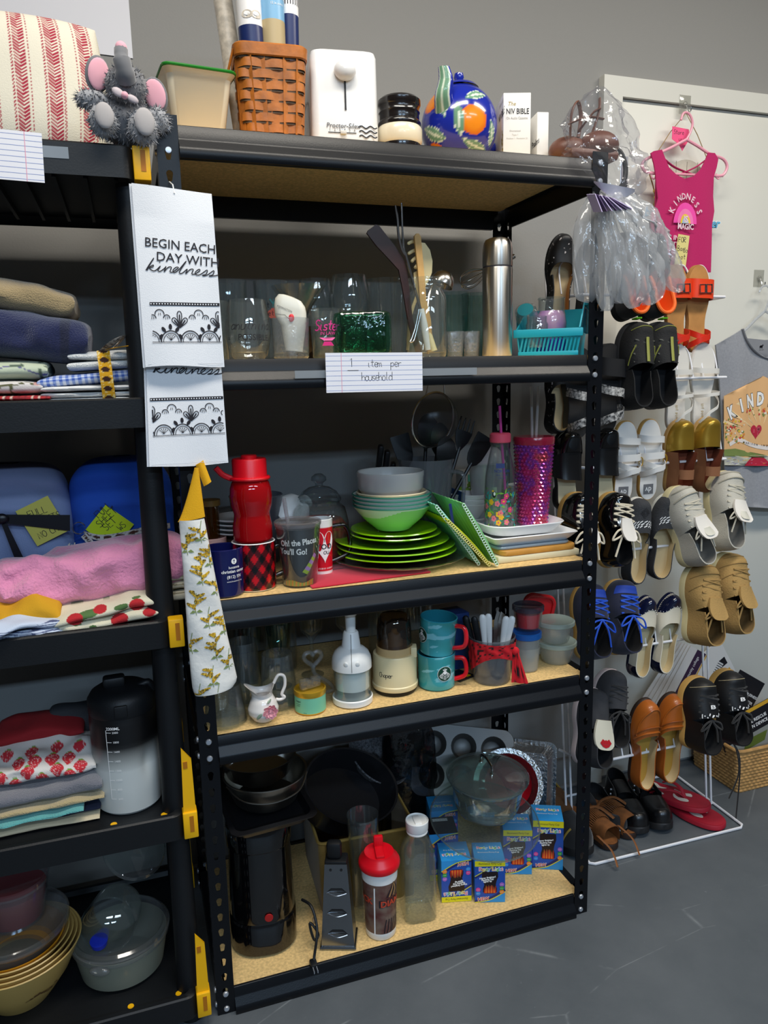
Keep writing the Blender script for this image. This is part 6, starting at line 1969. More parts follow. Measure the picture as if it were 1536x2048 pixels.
def furry(m,c,r,sc,mt_,n,L_=.009,seed=0):
 m.ball(c,r,mt_,sc,18,12)
 for i in range(n):
  z = 2 * hsh(i,seed,1) - 1
  a = 2 * pi * hsh(i,seed,2)
  q = sqrt(1 - z * z)
  d = Vector((q * cos(a),q * sin(a),z))
  p = Vector(c) + Vector((d.x * sc[0],d.y * sc[1],d.z * sc[2])) * r * .97
  k = (d + Vector((hsh(i,seed,3) - .5,hsh(i,seed,4) - .5,hsh(i,seed,5) - .75)) * 1.3).normalized()
  w = k.cross(Vector((hsh(i,seed,6) - .5,hsh(i,seed,7) - .5,.3))).normalized() * .0011
  e = p + k * L_ * (.6 + .7 * hsh(i,seed,8))
  m.add([tuple(p - w),tuple(p + w),tuple(e)],[(0,1,2)],mt_ if hsh(i,seed,9) > .35 else (fur_c[1] if mt_ is fur_c[0] else fur_c[0]))
m = MB()
furry(m,(0,.012,.045),.042,(1.05,.85,1.0),fur_c[0],700,seed=1)
part('body',m,t)
m = MB()
furry(m,(.002,-.012,.092),.032,(1.05,.95,1.0),fur_c[0],600,.007,2)
m.tube(catmull([(.0,-.035,.092),(-.004,-.047,.105),(-.007,-.048,.122),(-.006,-.044,.134)],5),[.016] * 5 + [.014] * 5 + [.011] * 6,fur_c[0],12)
m.ball((-.006,-.047,.137),.0095,pkp,(1,.8,1),12,8)
for s_ in (-1,1):
 m.ball((s_ * .013,-.038,.103),.003,INK,seg=10,rng=6)
h_ = part('head',m,t)
for s_,c,ry in ((-1,(-.040,-.002,.108),.5),(1,(.051,.0,.088),-.5)):
 m = MB()
 m.at(c,(.15,s_ * -.15,ry * .6)).ball((0,.003,0),.026,fur_c[0],(.78,.22,1.12),18,10).ball((0,-.0035,0),.022,pkp,(.80,.18,1.12),18,10)
 part('ear',m,h_,'pink lined ear')
for s_,c,r in ((-1,(-.040,-.022,.030),.026),(1,(.022,-.026,.026),.028)):
 m = MB()
 furry(m,c,r,(.85,.8,1.0),fur_c[1],420,.008,5 + s_)
 m.at((c[0],c[1] - r * .86,c[2] + .002)).ball((0,0,0),r * .72,padm,(.8,.28,1.1),16,8)
 part('foot',m,t,'grey foot pad')
m = MB()
furry(m,(-.052,-.004,.066),.019,(1.35,.9,.8),fur_c[1],350,.009,9)
part('arm',m,t)
m = MB()
furry(m,(.05,-.01,.045),.019,(1.0,.9,1.1),fur_c[1],350,.009,11)
part('arm',m,t)
part('bow',MB().ball((-.006,-.046,.066),.006,pkp,seg=10,rng=6).at((-.016,-.044,.070),(0,.5,0)).ball((0,0,0),.010,mat('sheer_ribbon','#b9aeb2',.5),(1,.3,.7),12,6).at((.006,-.046,.062),(0,.4,0)).ball((0,0,0),.010,mat('sheer_ribbon'),(1,.3,.6),12,6),t,'sheer bow')
m,P = ruled_card('','',(-.238,-.0245,1.696),.076,.076,-.03,9,.050)
solo('ruled_note',m,'blank ruled note taped on the top left shelf rim','note')
solo('tape',MB().box((-.182,-.0228,1.706),(.042,.0008,.018),tape),'frosted piece of tape on the rim right of the ruled note','tape')
solo('gift_bag',MB().box((-.128,.20,tA + .07),(.05,.06,.14),mat('newsprint','#c9c6c2',.8,var=(220,.6),col2='#55535a')),'small printed paper box behind the elephant ear','box')
# ================================================================ folded linen
def folded(name,label,cat,cx,cy,z,w,d,h,col,layers=1,rot=0.0,wob=.004,seed=0,mt_=None,nv=60,nu=48,tilt=0.0,sq=.45,group=None,droop=0.0):
 m = MB()
 hl = h / layers
 for L_ in range(layers):
  def S(u,v):
   a = 2 * pi * u
   e = 1 - abs(2 * v - 1) ** 10
   e = max(e,0) ** .5
   cy_,cz_ = cos(a),sin(a)
   y = d / 2 * (abs(cy_) ** sq) * (1 if cy_ > 0 else -1)
   zz_ = hl / 2 * (abs(cz_) ** .75) * (1 if cz_ > 0 else -1) * (.35 + .65 * e)
   x = (v - .5) * w * (1 + .02 * sin(L_ * 2.1 + seed))
   n1_ = (vnoise(x * 22 + seed,y * 22 + L_ * 3,seed) - .5) * wob * 2
   n2_ = (vnoise(x * 30 + seed * 2,zz_ * 40 + L_,seed + 4) - .5) * wob * 2.2
   lift = n1_ * (1 if L_ or cz_ > 0 else .15)
   return Vector((x + n2_ * .4,y + n2_ + .003 * sin(L_ * 1.7 + seed),max(hl / 2 + hl * L_ + zz_ + lift,0.0005) - droop * max(0,-y / d) * max(0,x / w)))
  m.grid(S,nu,nv,mt_ or PNT,(lambda u,v:col(u,v,S(u,v),L_)) if callable(col) else (lambda u,v:col),closeu=True,flip=True)
  for vv in (0,1):
   ring = [S(i / nu,vv) for i in range(nu)]
   m.paint = col(0,vv,ring[0],L_) if callable(col) else col
   m.add([tuple(p) for p in ring],[tuple(range(nu)) if vv == 1 else tuple(range(nu - 1,-1,-1))],mt_ or PNT)
 m.paint = (1,1,1)
 return solo(name,m,label,cat,(cx,cy,z),(0,tilt,rot),group,sharp=70)
terry = mat('terry_cloth',None,.95,bump=(420,1.0),sheen=.5)
white,offw = lin('#efefec'),lin('#c9c6bf')
zB = tB
folded('plaid_cloth','red tartan cloth at the bottom of the left towel pile','cloth',-.315,.10,zB,.17,.16,.018,lambda u,v,p,L_:lin('#b42a30') if (p.x * 90 % 1) > .3 and (p.y * 90 % 1) > .3 else (lin('#e0c8b8') if (p.x * 90 % 1) < .1 else lin('#7d1f26')),2,seed=1,wob=.002)
folded('pine_cloth','white cloth with a pine-branch print on the red tartan cloth','cloth',-.325,.11,zB + .019,.165,.16,.024,lambda u,v,p,L_:lin('#5a5a3c') if vnoise(p.x * 120,p.y * 120 + p.z * 150,3) > .72 and p.x > .01 else (lin('#c99a94') if vnoise(p.x * 40,p.z * 60,5) > .75 and p.x > -.02 else lin('#d8d2cf')),1,seed=2,wob=.003)
folded('rolled_cloth','rolled white and green printed cloth under the navy towel','cloth',-.315,.115,zB + .044,.17,.15,.034,lambda u,v,p,L_:lin('#5a6a5a') if vnoise(p.x * 70,p.z * 90 + p.y * 60,8) > .72 else (lin('#55508a') if abs(p.z - .017 - .008 * sin(p.x * 60)) < .0012 else lin('#c3cdb4')),1,seed=3,sq=.6)
folded('towel','folded navy blue towel under the tan one','towel',-.275,.14,zB + .082,.23,.20,.084,lambda u,v,p,L_:lin('#0b1a4c') if abs(v - .83) > .03 else lin('#081338'),1,seed=4,mt_=terry,wob=.006,tilt=.12)
folded('towel','folded tan towel on top of the navy towel','towel',-.295,.15,zB + .165,.23,.18,.058,lin('#a48f68'),1,seed=5,mt_=terry,wob=.008,tilt=.16)
folded('towel','white fluffy towel end at the back left above the tan towel','towel',-.38,.25,zB + .17,.14,.12,.07,lin('#b9bcc2'),1,seed=6,mt_=terry,wob=.008)
folded('ribbed_cloth','white ribbed cloth at the bottom of the ribbon-tied bundle','cloth',-.168,.105,zB,.155,.15,.032,lambda u,v,p,L_:white if (p.z * 190 % 1) > .35 else lin('#a8a8aa'),3,seed=7,wob=.002)
folded('gingham_cloth','blue and white gingham cloth in the ribbon-tied bundle','cloth',-.165,.11,zB + .033,.165,.15,.022,lambda u,v,p,L_:(lin('#3f5fb4') if (p.x * 95 % 1) > .5 and ((p.y + p.z * 1.3) * 95 % 1) > .5 else (lin('#8fa4d8') if (p.x * 95 % 1) > .5 or ((p.y + p.z * 1.3) * 95 % 1) > .5 else lin('#d6dcea'))),1,seed=8,wob=.002,nv=130,nu=90,tilt=-.08)
folded('washcloth','white terry washcloth on top of the ribbon-tied bundle','cloth',-.140,.115,zB + .060,.115,.14,.034,white,2,seed=9,mt_=terry,wob=.004,tilt=-.04)
rb = lin('#e0a418')
t = thing('ribbon','yellow patterned ribbon tied round the white cloth bundle','ribbon',(0,0,0))
m = MB()
m.slab(lambda u,v:Vector((-.142 + .022 * u - .004 * v,.024 - .004 * sin(v * pi) - .006 * sin(pi * v),zB + .001 + .092 * v)),10,60,PNT,(0,.001,0),lambda u,v:lin('#3a1c10') if ((v * 5.5 % 1) - .5) ** 2 * 3 + (u - .5) ** 2 * 2.4 < .25 else (lin('#f0d890') if vnoise(u * 9,v * 50) > .72 else rb))
part('band',m,t)
m = MB()
m.tube(catmull([(-.135,.03,zB + .094),(-.115,.0,zB + .108),(-.10,.02,zB + .114),(-.115,.04,zB + .10)],6),.007,mat('cream_dotted','#d8cfc0',.7,var=(180,.8),col2='#4a2a1c'),8,flat=.25)
m.tube(catmull([(-.135,.03,zB + .094),(-.11,.02,zB + .098),(-.085,.015,zB + .101)],6),.004,mat('yellow_ribbon','#e0a418',.5),8,flat=.25)
part('bow',m,t)
# third tray: bedding
def bundle(name,label,cx,cy,z,w,d,h,c1,c2,seed):
 m = MB()
 def S(u,v):
  a,b = 2 * pi * u,pi * (v * .98 + .01)
  f = lambda q,n:(abs(q) ** n) * (1 if q > 0 else -1)
  x,y,zz_ = w / 2 * f(sin(b),.5) * f(cos(a),.55),d / 2 * f(sin(b),.5) * f(sin(a),.55),h / 2 * (1 - f(cos(b),.55))
  n_ = .012 * (vnoise(x * 14 + seed,zz_ * 18 + y * 9,seed) - .5)
  f2 = .007 * sin(zz_ * 95 + 5 * vnoise(x * 9,zz_ * 6,seed + 2)) * sin(b)
  return Vector((x + n_,y + n_ - f2,zz_ + .006 * (vnoise(x * 16,y * 16,seed + 3) - .5) * (1 if zz_ > h * .7 else 0)))
 m.grid(S,72,50,PNT,lambda u,v:tuple(p * (1 - v) + q * v for p,q in zip(c1,c2)),closeu=True)
 return solo(name,m,label,'bedding',(cx,cy,z),0,sharp=70)
bundle('sheet_set','light blue folded sheets tied with a black ribbon',-.342,.275,TV[2] + .001,.235,.15,.285,lin('#7e9dcc'),lin('#8d8fb0'),2)
bundle('sheet_set','royal blue sheet set in the middle of the third shelf',-.126,.275,TV[2] + .001,.212,.15,.285,lin('#1e50b4'),lin('#2258c8'),5)
t = thing('satin_ribbon','black satin ribbon round the light blue sheets','ribbon',(0,0,0))
sat = mat('black_satin','#0c0d16',.35)
m = MB()
m.slab(lambda u,v:py_(-20 + 160 * u,1036 + 10 * u + (14 + 18 * u) * (v - .5),.184),12,4,sat,(0,.001,0))
m.slab(lambda u,v:py_(4 + 34 * v + (10 + 8 * v) * (u - .5),1038 + 78 * v,.180),4,10,sat,(0,.001,0))
part('band',m,t)
part('knot',MB().ball(py_(3,1038,.180),.011,sat,(1.2,.6,1)),t)
sat_n = mat('lime_paper','#c9e01e',.8)
sat_y = mat('yellow_note_paper','#c9c35c',.8)
def note(label,cpx,Y,w,h,rot,m_,lines,lean=0.0):
 c = py_(*cpx,Y)
 m = MB()
 P = lambda x,y,e=0:Vector((c.x + x * cos(rot) - y * sin(rot),c.y - .0004 - e + lean * (x * sin(rot) + y * cos(rot)),c.z + x * sin(rot) + y * cos(rot)))
 m.poly([(-w / 2,-h / 2),(w / 2,-h / 2),(w / 2,h / 2),(-w / 2,h / 2)],m_,P)
 m.poly([(-w / 2,h / 2),(w / 2,h / 2),(w / 2,-h / 2),(-w / 2,-h / 2)],m_,lambda x,y,e=0:P(x,y) + Vector((0,.0005,0)))
 for s_,x,y,sz,r in lines:
  m.hand(s_,sz,sz * .09,pen,P,x,y,r,adv=.68,e=.0003)
 return solo('sticky_note',m,label,'note')
note('dull yellow sticky note reading FULL on the light blue sheets',(85,1042),.188,.067,.081,.42,sat_y,[('FULL',-.018,.016,.014,-.12),('SHEETS',-.016,-.004,.013,-.1),('NO CH',-.022,-.030,.013,-.05)])
note('bright lime sticky note reading FULL SHEET on the royal blue set',(220,1054),.190,.069,.065,-.72,sat_n,[('FULL',-.028,.002,.0145,1.42 - .0),('SHEET',-.014,-.012,.0145,1.42),('SET',.0,-.010,.0145,1.42),('WS',.022,.006,.013,1.42)])
t = thing('dotted_ribbon','cream ribbon with brown beans curled in front of the royal blue set','ribbon',(0,0,0))
bean = lambda u,v:lin('#4a2a1e') if ((u * 7 % 1) - .5) ** 2 * 2.2 + (v - .5) ** 2 * 4 < .28 else (lin('#6a6468') if vnoise(u * 60,v * 9) > .82 else lin('#cfc8c2'))
q0 = [py_(x,y,.183) for x,y in [(168,1068),(200,1075),(240,1071),(290,1059),(340,1051)]]
cq = catmull(q0,10)
m = MB()
m.slab(lambda u,v:cq[min(int(u * (len(cq) - 1)),len(cq) - 1)] + Vector((0,0,.012 * (v - .5))),60,8,PNT,(0,.001,0),bean)
cc = py_(158,1056,.182)
m.slab(lambda u,v:cc + Vector((.012 * cos(u * 6.8),.004 - .012 * v,.012 * sin(u * 6.8))),40,6,PNT,(0,.0006,0),bean)
m.slab(lambda u,v:py_(162 + 24 * u + 10 * v,1074 + 26 * u - 8 * v,.180),16,6,PNT,(0,.0008,0),bean)
part('band',m,t)
m = MB()
for i in range(60):
 a = py_(135 + 70 * hsh(i,1),1085 + 18 * hsh(i,2),.178)
 m.tube([a,a + Vector((.012 * (hsh(i,3) - .5),-.003,-.008 - .01 * hsh(i,4)))],.0007,mat('fringe_cream','#d8cfc0',.9),4)
part('fringe',m,t,kind='stuff')
plush = mat('fleece',None,.95,bump=(160,1.2),sheen=.6)
folded('blanket','pink fleece blanket folded across the third shelf','blanket',-.195,.122,tC + .026,.40,.115,.112,lin('#e58fb4'),1,seed=12,mt_=plush,wob=.014,nv=90,nu=70,tilt=-.10,sq=.7)
folded('yellow_cloth','mustard yellow cloth under the left end of the pink blanket','cloth',-.345,.105,tC + .014,.19,.16,.046,lin('#c99412'),1,seed=14,wob=.014,tilt=.10)
folded('striped_cloth','blue and white striped cloth hanging out over the third shelf rim','cloth',-.325,.055,tC - .0,.15,.15,.034,lambda u,v,p,L_:lin('#c4cfe2') if p.z > .026 or (p.z * 260 + p.x * 14) % 1 > .45 else lin('#4a5478'),2,seed=15,wob=.010,rot=.25,nu=80)
def poppy(u,v,p,L_):
 for k,(cx,cz,r) in enumerate(((-.055,.03,.014),(.02,.012,.016),(.055,.034,.014),(-.01,.04,.012),(.075,.015,.012))):
  if ((p.x - cx) ** 2 + ((p.z - cz) * 1.2 + (p.y + .07) * .4) ** 2) < r * r:
   return lin('#b51f26')
 if vnoise(p.x * 36 + 3,p.z * 60 + p.y * 30,21) > .74:
  return lin('#4f6f3c')
 return lin('#d9d2b8')
folded('poppy_cloth','cream cloth with red poppies at the front of the third shelf','cloth',-.165,.075,tC + .0,.185,.14,.042,poppy,2,seed=17,wob=.007,tilt=-.10,nv=110,nu=90)
folded('grey_cloth','grey-blue cloth under the poppy cloth by the right post','cloth',-.12,.16,tC,.15,.12,.02,lin('#767b88'),2,seed=18,wob=.004)
folded('cream_linen','crumpled cream linen sticking out right of the post','cloth',-.03,.11,tC + .02,.055,.10,.055,lambda u,v,p,L_:lin('#cfc6ae') if (p.z * 120 % 1) > .3 else lin('#8f866c'),3,seed=19,wob=.006)
# fourth tray: kitchen cloths and big bottle
zD = tD
folded('cream_cloth','cream cloth at the bottom of the strawberry pile','cloth',-.325,.12,zD,.215,.18,.012,lin('#cdbfa0'),1,seed=20,wob=.002)
folded('navy_cloth','navy cloth second from the bottom of the strawberry pile','cloth',-.315,.125,zD + .0125,.20,.17,.014,lin('#1a2038'),1,seed=21,wob=.003)
folded('aqua_cloth','aqua terry cloth in the strawberry pile','cloth',-.345,.115,zD + .024,.21,.18,.016,lin('#5aa8a6'),1,seed=22,mt_=terry,wob=.006,tilt=-.03)
folded('tan_cloth','sand-coloured terry cloth in the strawberry pile','cloth',-.315,.12,zD + .040,.225,.18,.016,lin('#b8a478'),1,seed=23,mt_=terry,wob=.004,tilt=-.02)
folded('grey_towel','grey terry towel under the strawberry cloth','towel',-.318,.125,zD + .056,.23,.18,.032,lin('#72727a'),1,seed=24,mt_=terry,wob=.006)
st_c = [(-.085,.012,0),(-.06,.03,1),(-.035,.012,2),(-.012,.034,3),(.012,.014,4),(.04,.030,5),(.062,.012,6),(.082,.030,7),(-.075,.05,8),(.03,.055,9),(.06,.052,10),(-.03,.056,11),(-.095,.075,12),(-.055,.080,13),(-.01,.078,14),(.035,.082,15),(.078,.076,16),(.0,.055,17)]
def straw(u,v,p,L_):
 s_ = p.z + (p.y + .09) * .55
 for cx,cz,k in st_c:
  x,z = p.x - cx,s_ - cz
  if (x / .0128) ** 2 + ((z + .001) / .0138) ** 2 < 1 and abs(x) < .0128 * (1 + z / .019):
   return lin('#e8b0ac') if hsh(int(x * 900),int(z * 900),k) > .86 else lin('#c62a36')
  if abs(x) < .009 and .008 < z < .016 and (abs(x) * 1.2 + (z - .010)) < .009:
   return lin('#6f9a3a')
 return lin('#d8d2cc')
folded('strawberry_cloth','white cloth printed with red strawberries on the grey towel','cloth',-.325,.13,zD + .088,.215,.17,.044,straw,1,seed=25,wob=.009,nv=150,nu=160,sq=.8)
folded('red_cloth','dark red cloth behind the strawberry cloth','cloth',-.325,.205,zD + .126,.17,.11,.03,lin('#8a1018'),1,seed=26,wob=.006)
folded('dark_grey_cloth','dark grey cloth at the back of the strawberry pile','cloth',-.255,.24,zD + .06,.12,.10,.10,lin('#3a3b40'),2,seed=27,wob=.005)
t = thing('water_jug','large water bottle fading from black to white with a black lid','bottle',(-.158,.090,zD),fz(-.158,.09))
def fade(u,v):
 k = max(0,min(1,(.585 - v) / .10))
 return tuple(a * (1 - k) + b * k for a,b in zip(lin('#0a0a0c'),lin('#c9ccc8')))
pr = [(.057,0),(.0625,.006),(.0645,.05),(.0655,.10),(.0655,.19),(.064,.205),(.060,.213)]
def jug(u,v):
 f = v * (len(pr) - 1)
 i = min(int(f),len(pr) - 2)
 r = pr[i][0] + (pr[i + 1][0] - pr[i][0]) * (f - i)
 z = pr[i][1] + (pr[i + 1][1] - pr[i][1]) * (f - i)
 a = 2 * pi * u
 g = math.exp(-((a - 5.35) / .22) ** 2 - ((z - .105) / .028) ** 2)
 r -= .008 * g
 return Vector((r * cos(a),r * sin(a),z))
m = MB()
m.grid(jug,96,60,mat('painted_plastic',None,.4),fade,closeu=True)
m.paint = fade(0,0)
m.lathe([(0,0),(.057,0)],MATS['painted_plastic'],48)
m.paint = (1,1,1)
P = cyl_at(.0655,.10,-pi / 2 - .55,.0008)
m.stroke([(0,-.06),(0,.085)],.0012,WINK,P)
for k in range(8):
 y = .08 - .02 * k
 m.stroke([(0,y),(.010,y)],.001,WINK,P)
 m.text(str(2000 - 200 * k),.006,WINK,P,.018,y)
m.text('2200ML',.008,WINK,P,.014,.088,bold=.02)
part('bottle',m,t)
m = MB()
m.lathe([(.064,.203),(.0655,.207),(.0655,.232),(.058,.244),(.045,.252),(0,.254)],BLKP,44)
m.box((-.012,0,.262),(.042,.03,.022),BLKP,.006).box((-.004,-.0655,.222),(.024,.008,.024),BLKP,.002)
m.tube(catmull([(.030,-.01,.245),(.052,-.01,.252),(.060,-.01,.235)],5),.008,BLKP,10)
part('lid',m,t,'black flip lid')
# bottom tray: bowls and food boxes
zE = tE
tan = mat('tan_melamine','#b99a58',.35)
NB_ = [(.128,.118,0),(.1205,.098,.025),(.113,.078,.050),(.1055,.059,.074)]
for i,(r,h,dz) in enumerate(NB_):
 b_ = bowl('mixing_bowl',['outermost tan mixing bowl with a brown wheat motif','second tan mixing bowl of the nest','third tan mixing bowl of the nest','innermost tan mixing bowl of the nest'][i],-.408,.125,zE + dz,r,h,tan,'nested tan mixing bowls',.45,tilt=(.0,.0))
 if i == 0:
  mm_ = MB()
  rf = lambda z:r * (.45 + .34 + (z / h - .5) * .42 if False else .79 + (z / h - .5) * .42)
  P = cyl_at(lambda z:r * (.57 + (.791 - .57) * (z / h - .15) / .35) if z < h * .5 else r * (.791 + .418 * (z / h - .5)),.055,-pi / 2 + .55,.002)
  bm_ = mat('brown_motif','#5a3a1c',.6)
  for k in range(7):
   mm_.disc(-.02 + .007 * k,.006 * sin(k * .9),.004,bm_,P,.0004 * (k % 2),8,.0025)
  mm_.stroke(catmull([(-.03,-.004,0),(0,.004,0),(.03,-.002,0),(.034,.006,0),(.026,.008,0)],5),.002,bm_,P)
  o_ = part('motif',mm_,b_,'brown printed motif')
solo('orange_bowl',MB().lathe([(0,0),(.055,0),(.088,.036),(.098,.056),(.095,.056),(.085,.037),(.05,.006),(0,.006)],mat('orange_plastic','#d08a1c',.3),44),'orange plastic bowl inside the tan mixing bowls','bowl',(-.410,.125,zE + .078))
clr = glass('clear_tub','#eff1f2',1.1,.08,.14,'#b6b9bc')
t = tub('food_tub','large clear tub sitting in the orange bowl',-.408,.125,zE + .086,.062,.105,.075,clr,.012,body=clr,group=None)
t = tub('food_tub','clear tub with a red inside on top of the large clear tub',-.400,.125,zE + .176,.055,.068,.085,clr,.012,body=clr,group=None,food=mat('red_content','#9a141c',.4))
t = thing('food_box','round frosted food box with a clear lid at the right of the bottom shelf','container',(-.205,.135,zE),.0)
fro = glass('frosted_tub','#e2e4dc',.8,.2,.72,'#a5a898')
part('tub',MB().lathe([(0,0),(.075,0),(.086,.008),(.094,.05),(.097,.078),(.095,.078),(.09,.05),(.075,.006),(0,.006)],fro,56),t)
part('lid',MB().lathe([(.0965,.072),(.102,.074),(.103,.082),(.100,.094),(.094,.098),(.088,.092),(0,.092)],clr,56).lathe([(.1005,.086),(.1045,.088),(.1005,.090)],clr,56).at((-.04,-.096,.072),(.3,0,-.4)).ball((0,0,0),.02,clr,(1.1,.45,.5),14,8),t,'clear lid with a pull tab')
t = thing('glass_jar','clear glass jar lying tilted on the round food box lid','jar',(-.215,.13,zE + .128),(.55,.35,0))
part('glass',MB().lathe([(0,.055),(.03,.055),(.05,.04),(.058,-.03),(.058,-.05),(.056,-.05),(.055,-.03),(.047,.04),(.03,.052),(0,.052)],GLS,44).tube([(.057 * cos(a),.057 * sin(a),-.05) for a in [2 * pi * i / 40 for i in range(40)]],.0022,glass('edge_glass'),6,closed=True),t)
t = thing('lid','glass lid edge in the dark behind the tilted jar','lid',(-.165,.20,zE + .23),(.6,.5,0))
part('glass',MB().lathe([(.07,0),(.072,.002),(.068,.008),(.03,.018),(0,.02)],glass('thick_glass'),44),t)
solo('blue_scoop',MB().lathe([(0,0),(.016,0),(.018,.012),(.0,.014)],mat('blue_plastic','#1c2fae',.4),24),'small blue plastic cap lying on the food box lid','cap',(-.245,.085,zE + .099),(.2,0,0))
# ================================================================ white wire shoe rack
RX0,RX1 = 1.005,1.492
rack = thing('shoe_rack','white wire shoe rack standing against the door right of the steel shelves','shoe rack',(0,0,0))
WR = .0032
BARS = [(1.533,.300),(1.313,.278),(1.085,.262),(.855,.245),(.583,.222),(.272,.20)]      # height, depth of each bar
uy = lambda z:.272 + .105 * z                # the leaning uprights
for x in (RX0 + .012,RX1 + .022):
 for dx in (-.009,.009):
  m = MB()
  m.tube([(x + dx,uy(0),.004),(x + dx,uy(1.62),1.62)],WR,WIRE,8)
  part('upright',m,rack)
b = MB().tube([(RX0 + .01,.47,.005),(RX0,.155,.005),(RX0 + .012,.147,.005),(RX1 + .02,.140,.005),(RX1 + .034,.150,.005),(RX1 + .045,.46,.005)],.004,WIRE,8)
part('base_frame',b,rack)
part('cross_bar',MB().tube([(RX0 + .005,.468,.0055),(RX1 + .05,.458,.0055)],.0038,WIRE,8),rack)
for z,y in BARS:
 m = MB().tube([(RX0 - .012,uy(z),z),(RX0 + .03,y,z),(RX1 + .0,y,z),(RX1 + .022,uy(z),z)],.0038,WIRE,8)
 bar = part('bar',m,rack)
def hoop(x,z,y,w=.05,h=.085,back=.02):
 m = MB()
 m.tube(catmull([(x - w / 2,y,z),(x - w / 2 + .001,y + back * .7,z + h * .6),(x - w * .33,y + back,z + h * .9),(x,y + back,z + h),(x + w * .33,y + back,z + h * .9),(x + w / 2 - .001,y + back * .7,z + h * .6),(x + w / 2,y,z)],5),.0022,WIRE,8)
 part('hoop',m,rack)
# ---------------------------------------------------------------- shoes
def outline(L,W,n=40,toe=2.3,heel=2.0,waist=.10):
 """points round a sole, (x, y) with y from 0 at the heel to L at the toe"""
 def w(t):
  b = .5 * W * (.74 + .26 * max(0,min(1,(t - .30) / .32)) ** 1.0 * (3 - 2 * max(0,min(1,(t - .30) / .32))) * max(0,min(1,(t - .30) / .32)))
  b *= 1 - waist * math.exp(-((t - .42) / .14) ** 2)
  if t < .16:
   b *= max(0,1 - (1 - t / .16) ** heel) ** (1 / heel)
  if t > .66:
   b *= max(0,1 - ((t - .66) / .34) ** toe) ** (1 / toe)
  return b
 return w
def make_shoe(L,W,upper,solem,lining,style='sneaker',sole=.022,hv=.060,hc=.058,topen=.58,toe=2.3,heel_h=0.0,throat=.10,sole_m2=None,toe_h=.040,toecap=None,insole=None):
 """meshes of one shoe, heel at y = 0, toe at y = L, sole at z = 0"""
 w = outline(L,W,toe=toe)
 out = {}
 N = 26
 ts = [.5 - .5 * cos(pi * i / N) for i in range(N + 1)]
 rim = [(w(t),t * L) for t in ts] + [(-w(t),t * L) for t in ts[::-1][1:-1]]
 lift = lambda y:heel_h * max(0,1 - y / L / .55) ** .8 + .012 * max(0,(y / L - .72) / .28) ** 2
 m = MB()
 ex = 1.0
 rings = [[(x * (1 + g / W * 2),y + (g * 1.6 if y > L * .5 else -g * 1.2) * abs(y / L - .5) * 2,lift(y) * (0 if k == 0 and heel_h and y < L * .3 else 1) + z) for x,y in rim] for k,(g,z) in enumerate([(-.003,0),(.0015,.003),(.0015,sole - .003),(0,sole)])]
 m.loft(rings,solem)
 out['sole'] = m
 zs = lambda y:sole + lift(y)
 m = MB()
 ins = insole or lining
 # vamp
 def V(u,v,inn=0):
  a = pi * u
  t0 = topen - throat * (1 - sin(a)) ** 1.2 + .02 * sin(a)
  t = t0 + (1 - t0) * (1 - (1 - v) ** 1.6)
  y = t * L
  ww = max(w(min(t,.9999)) - inn,0)
  k = max(0,(t - topen) / (1 - topen))
  h = hv * (1 - k) + toe_h * k if k < .7 else (hv * .3 + toe_h * .7) * max(0,1 - ((k - .7) / .3) ** 2.6) ** .5
  if k >= .7:
   h = (hv * .3 + toe_h * .7) * max(0,1 - ((k - .7) / .3) ** 2.6) ** .5
  s_,c_ = sin(a),cos(a)
  return Vector((ww * (abs(c_) ** .72) * (1 if c_ > 0 else -1),y,zs(y) + max(h - inn,0) * s_ ** .85))
 m.grid(lambda u,v:V(u,v),28,24,upper,flip=True)
 m.grid(lambda u,v:V(u,v * .8,.003),20,12,lining)
 for i in range(28):                      # edge of the throat
  a_,b_ = V(i / 28,0),V((i + 1) / 28,0)
  c_,d_ = V(i / 28,0,.003),V((i + 1) / 28,0,.003)
  m.add([tuple(a_),tuple(b_),tuple(d_),tuple(c_)],[(0,1,2,3)],upper)
 # quarter: walls round the heel
 tq = topen - throat * .55
 K = 24
 path = []
 for i in range(K + 1):
  s_ = -1 + 2 * i / K
  t = tq * abs(s_) ** 1.6 if abs(s_) > 0 else 0
  path.append((w(max(t,.004)) * (1 if s_ > 0 else -1) if abs(s_) > .04 else w(.004) * s_ / .04,t * L,abs(s_)))
 def Q(i,v,inn=0):
  x,y,s_ = path[i]
  f = s_ ** 3
  top = hc * (1 - f) + hv * .62 * f
  if style == 'boot':
   top = hc * (1 - .18 * f)
  if style in ('flat','loafer'):
   top = hc * (.80 + .2 * (1 - s_) ** 2)
  k = 1 - .10 * v - inn / max(W / 2,.01)
  bulge = .003 * sin(v * pi)
  return Vector((x * k,max(y,0) + (.006 * v if s_ < .5 else 0) * (1 - s_) - bulge * (1 - s_) + inn * (1 - s_),zs(y) + top * v))
 m.grid(lambda u,v:Q(round(u * K),v),K,6,upper)
 m.grid(lambda u,v:Q(round(u * K),v,.0035),K,6,lining,flip=True)
 for i in range(K):
  m.add([tuple(Q(i,1)),tuple(Q(i + 1,1)),tuple(Q(i + 1,1,.0035)),tuple(Q(i,1,.0035))],[(0,1,2,3)],upper)
 out['upper'] = m
 m = MB()
 m.add([(x * .93,y * .985 + .0015,zs(y) + .0025) for x,y in rim],[tuple(range(len(rim)))],ins)
 out['insole'] = m
 out['V'],out['Q'],out['w'],out['zs'] = V,Q,w,zs
 return out
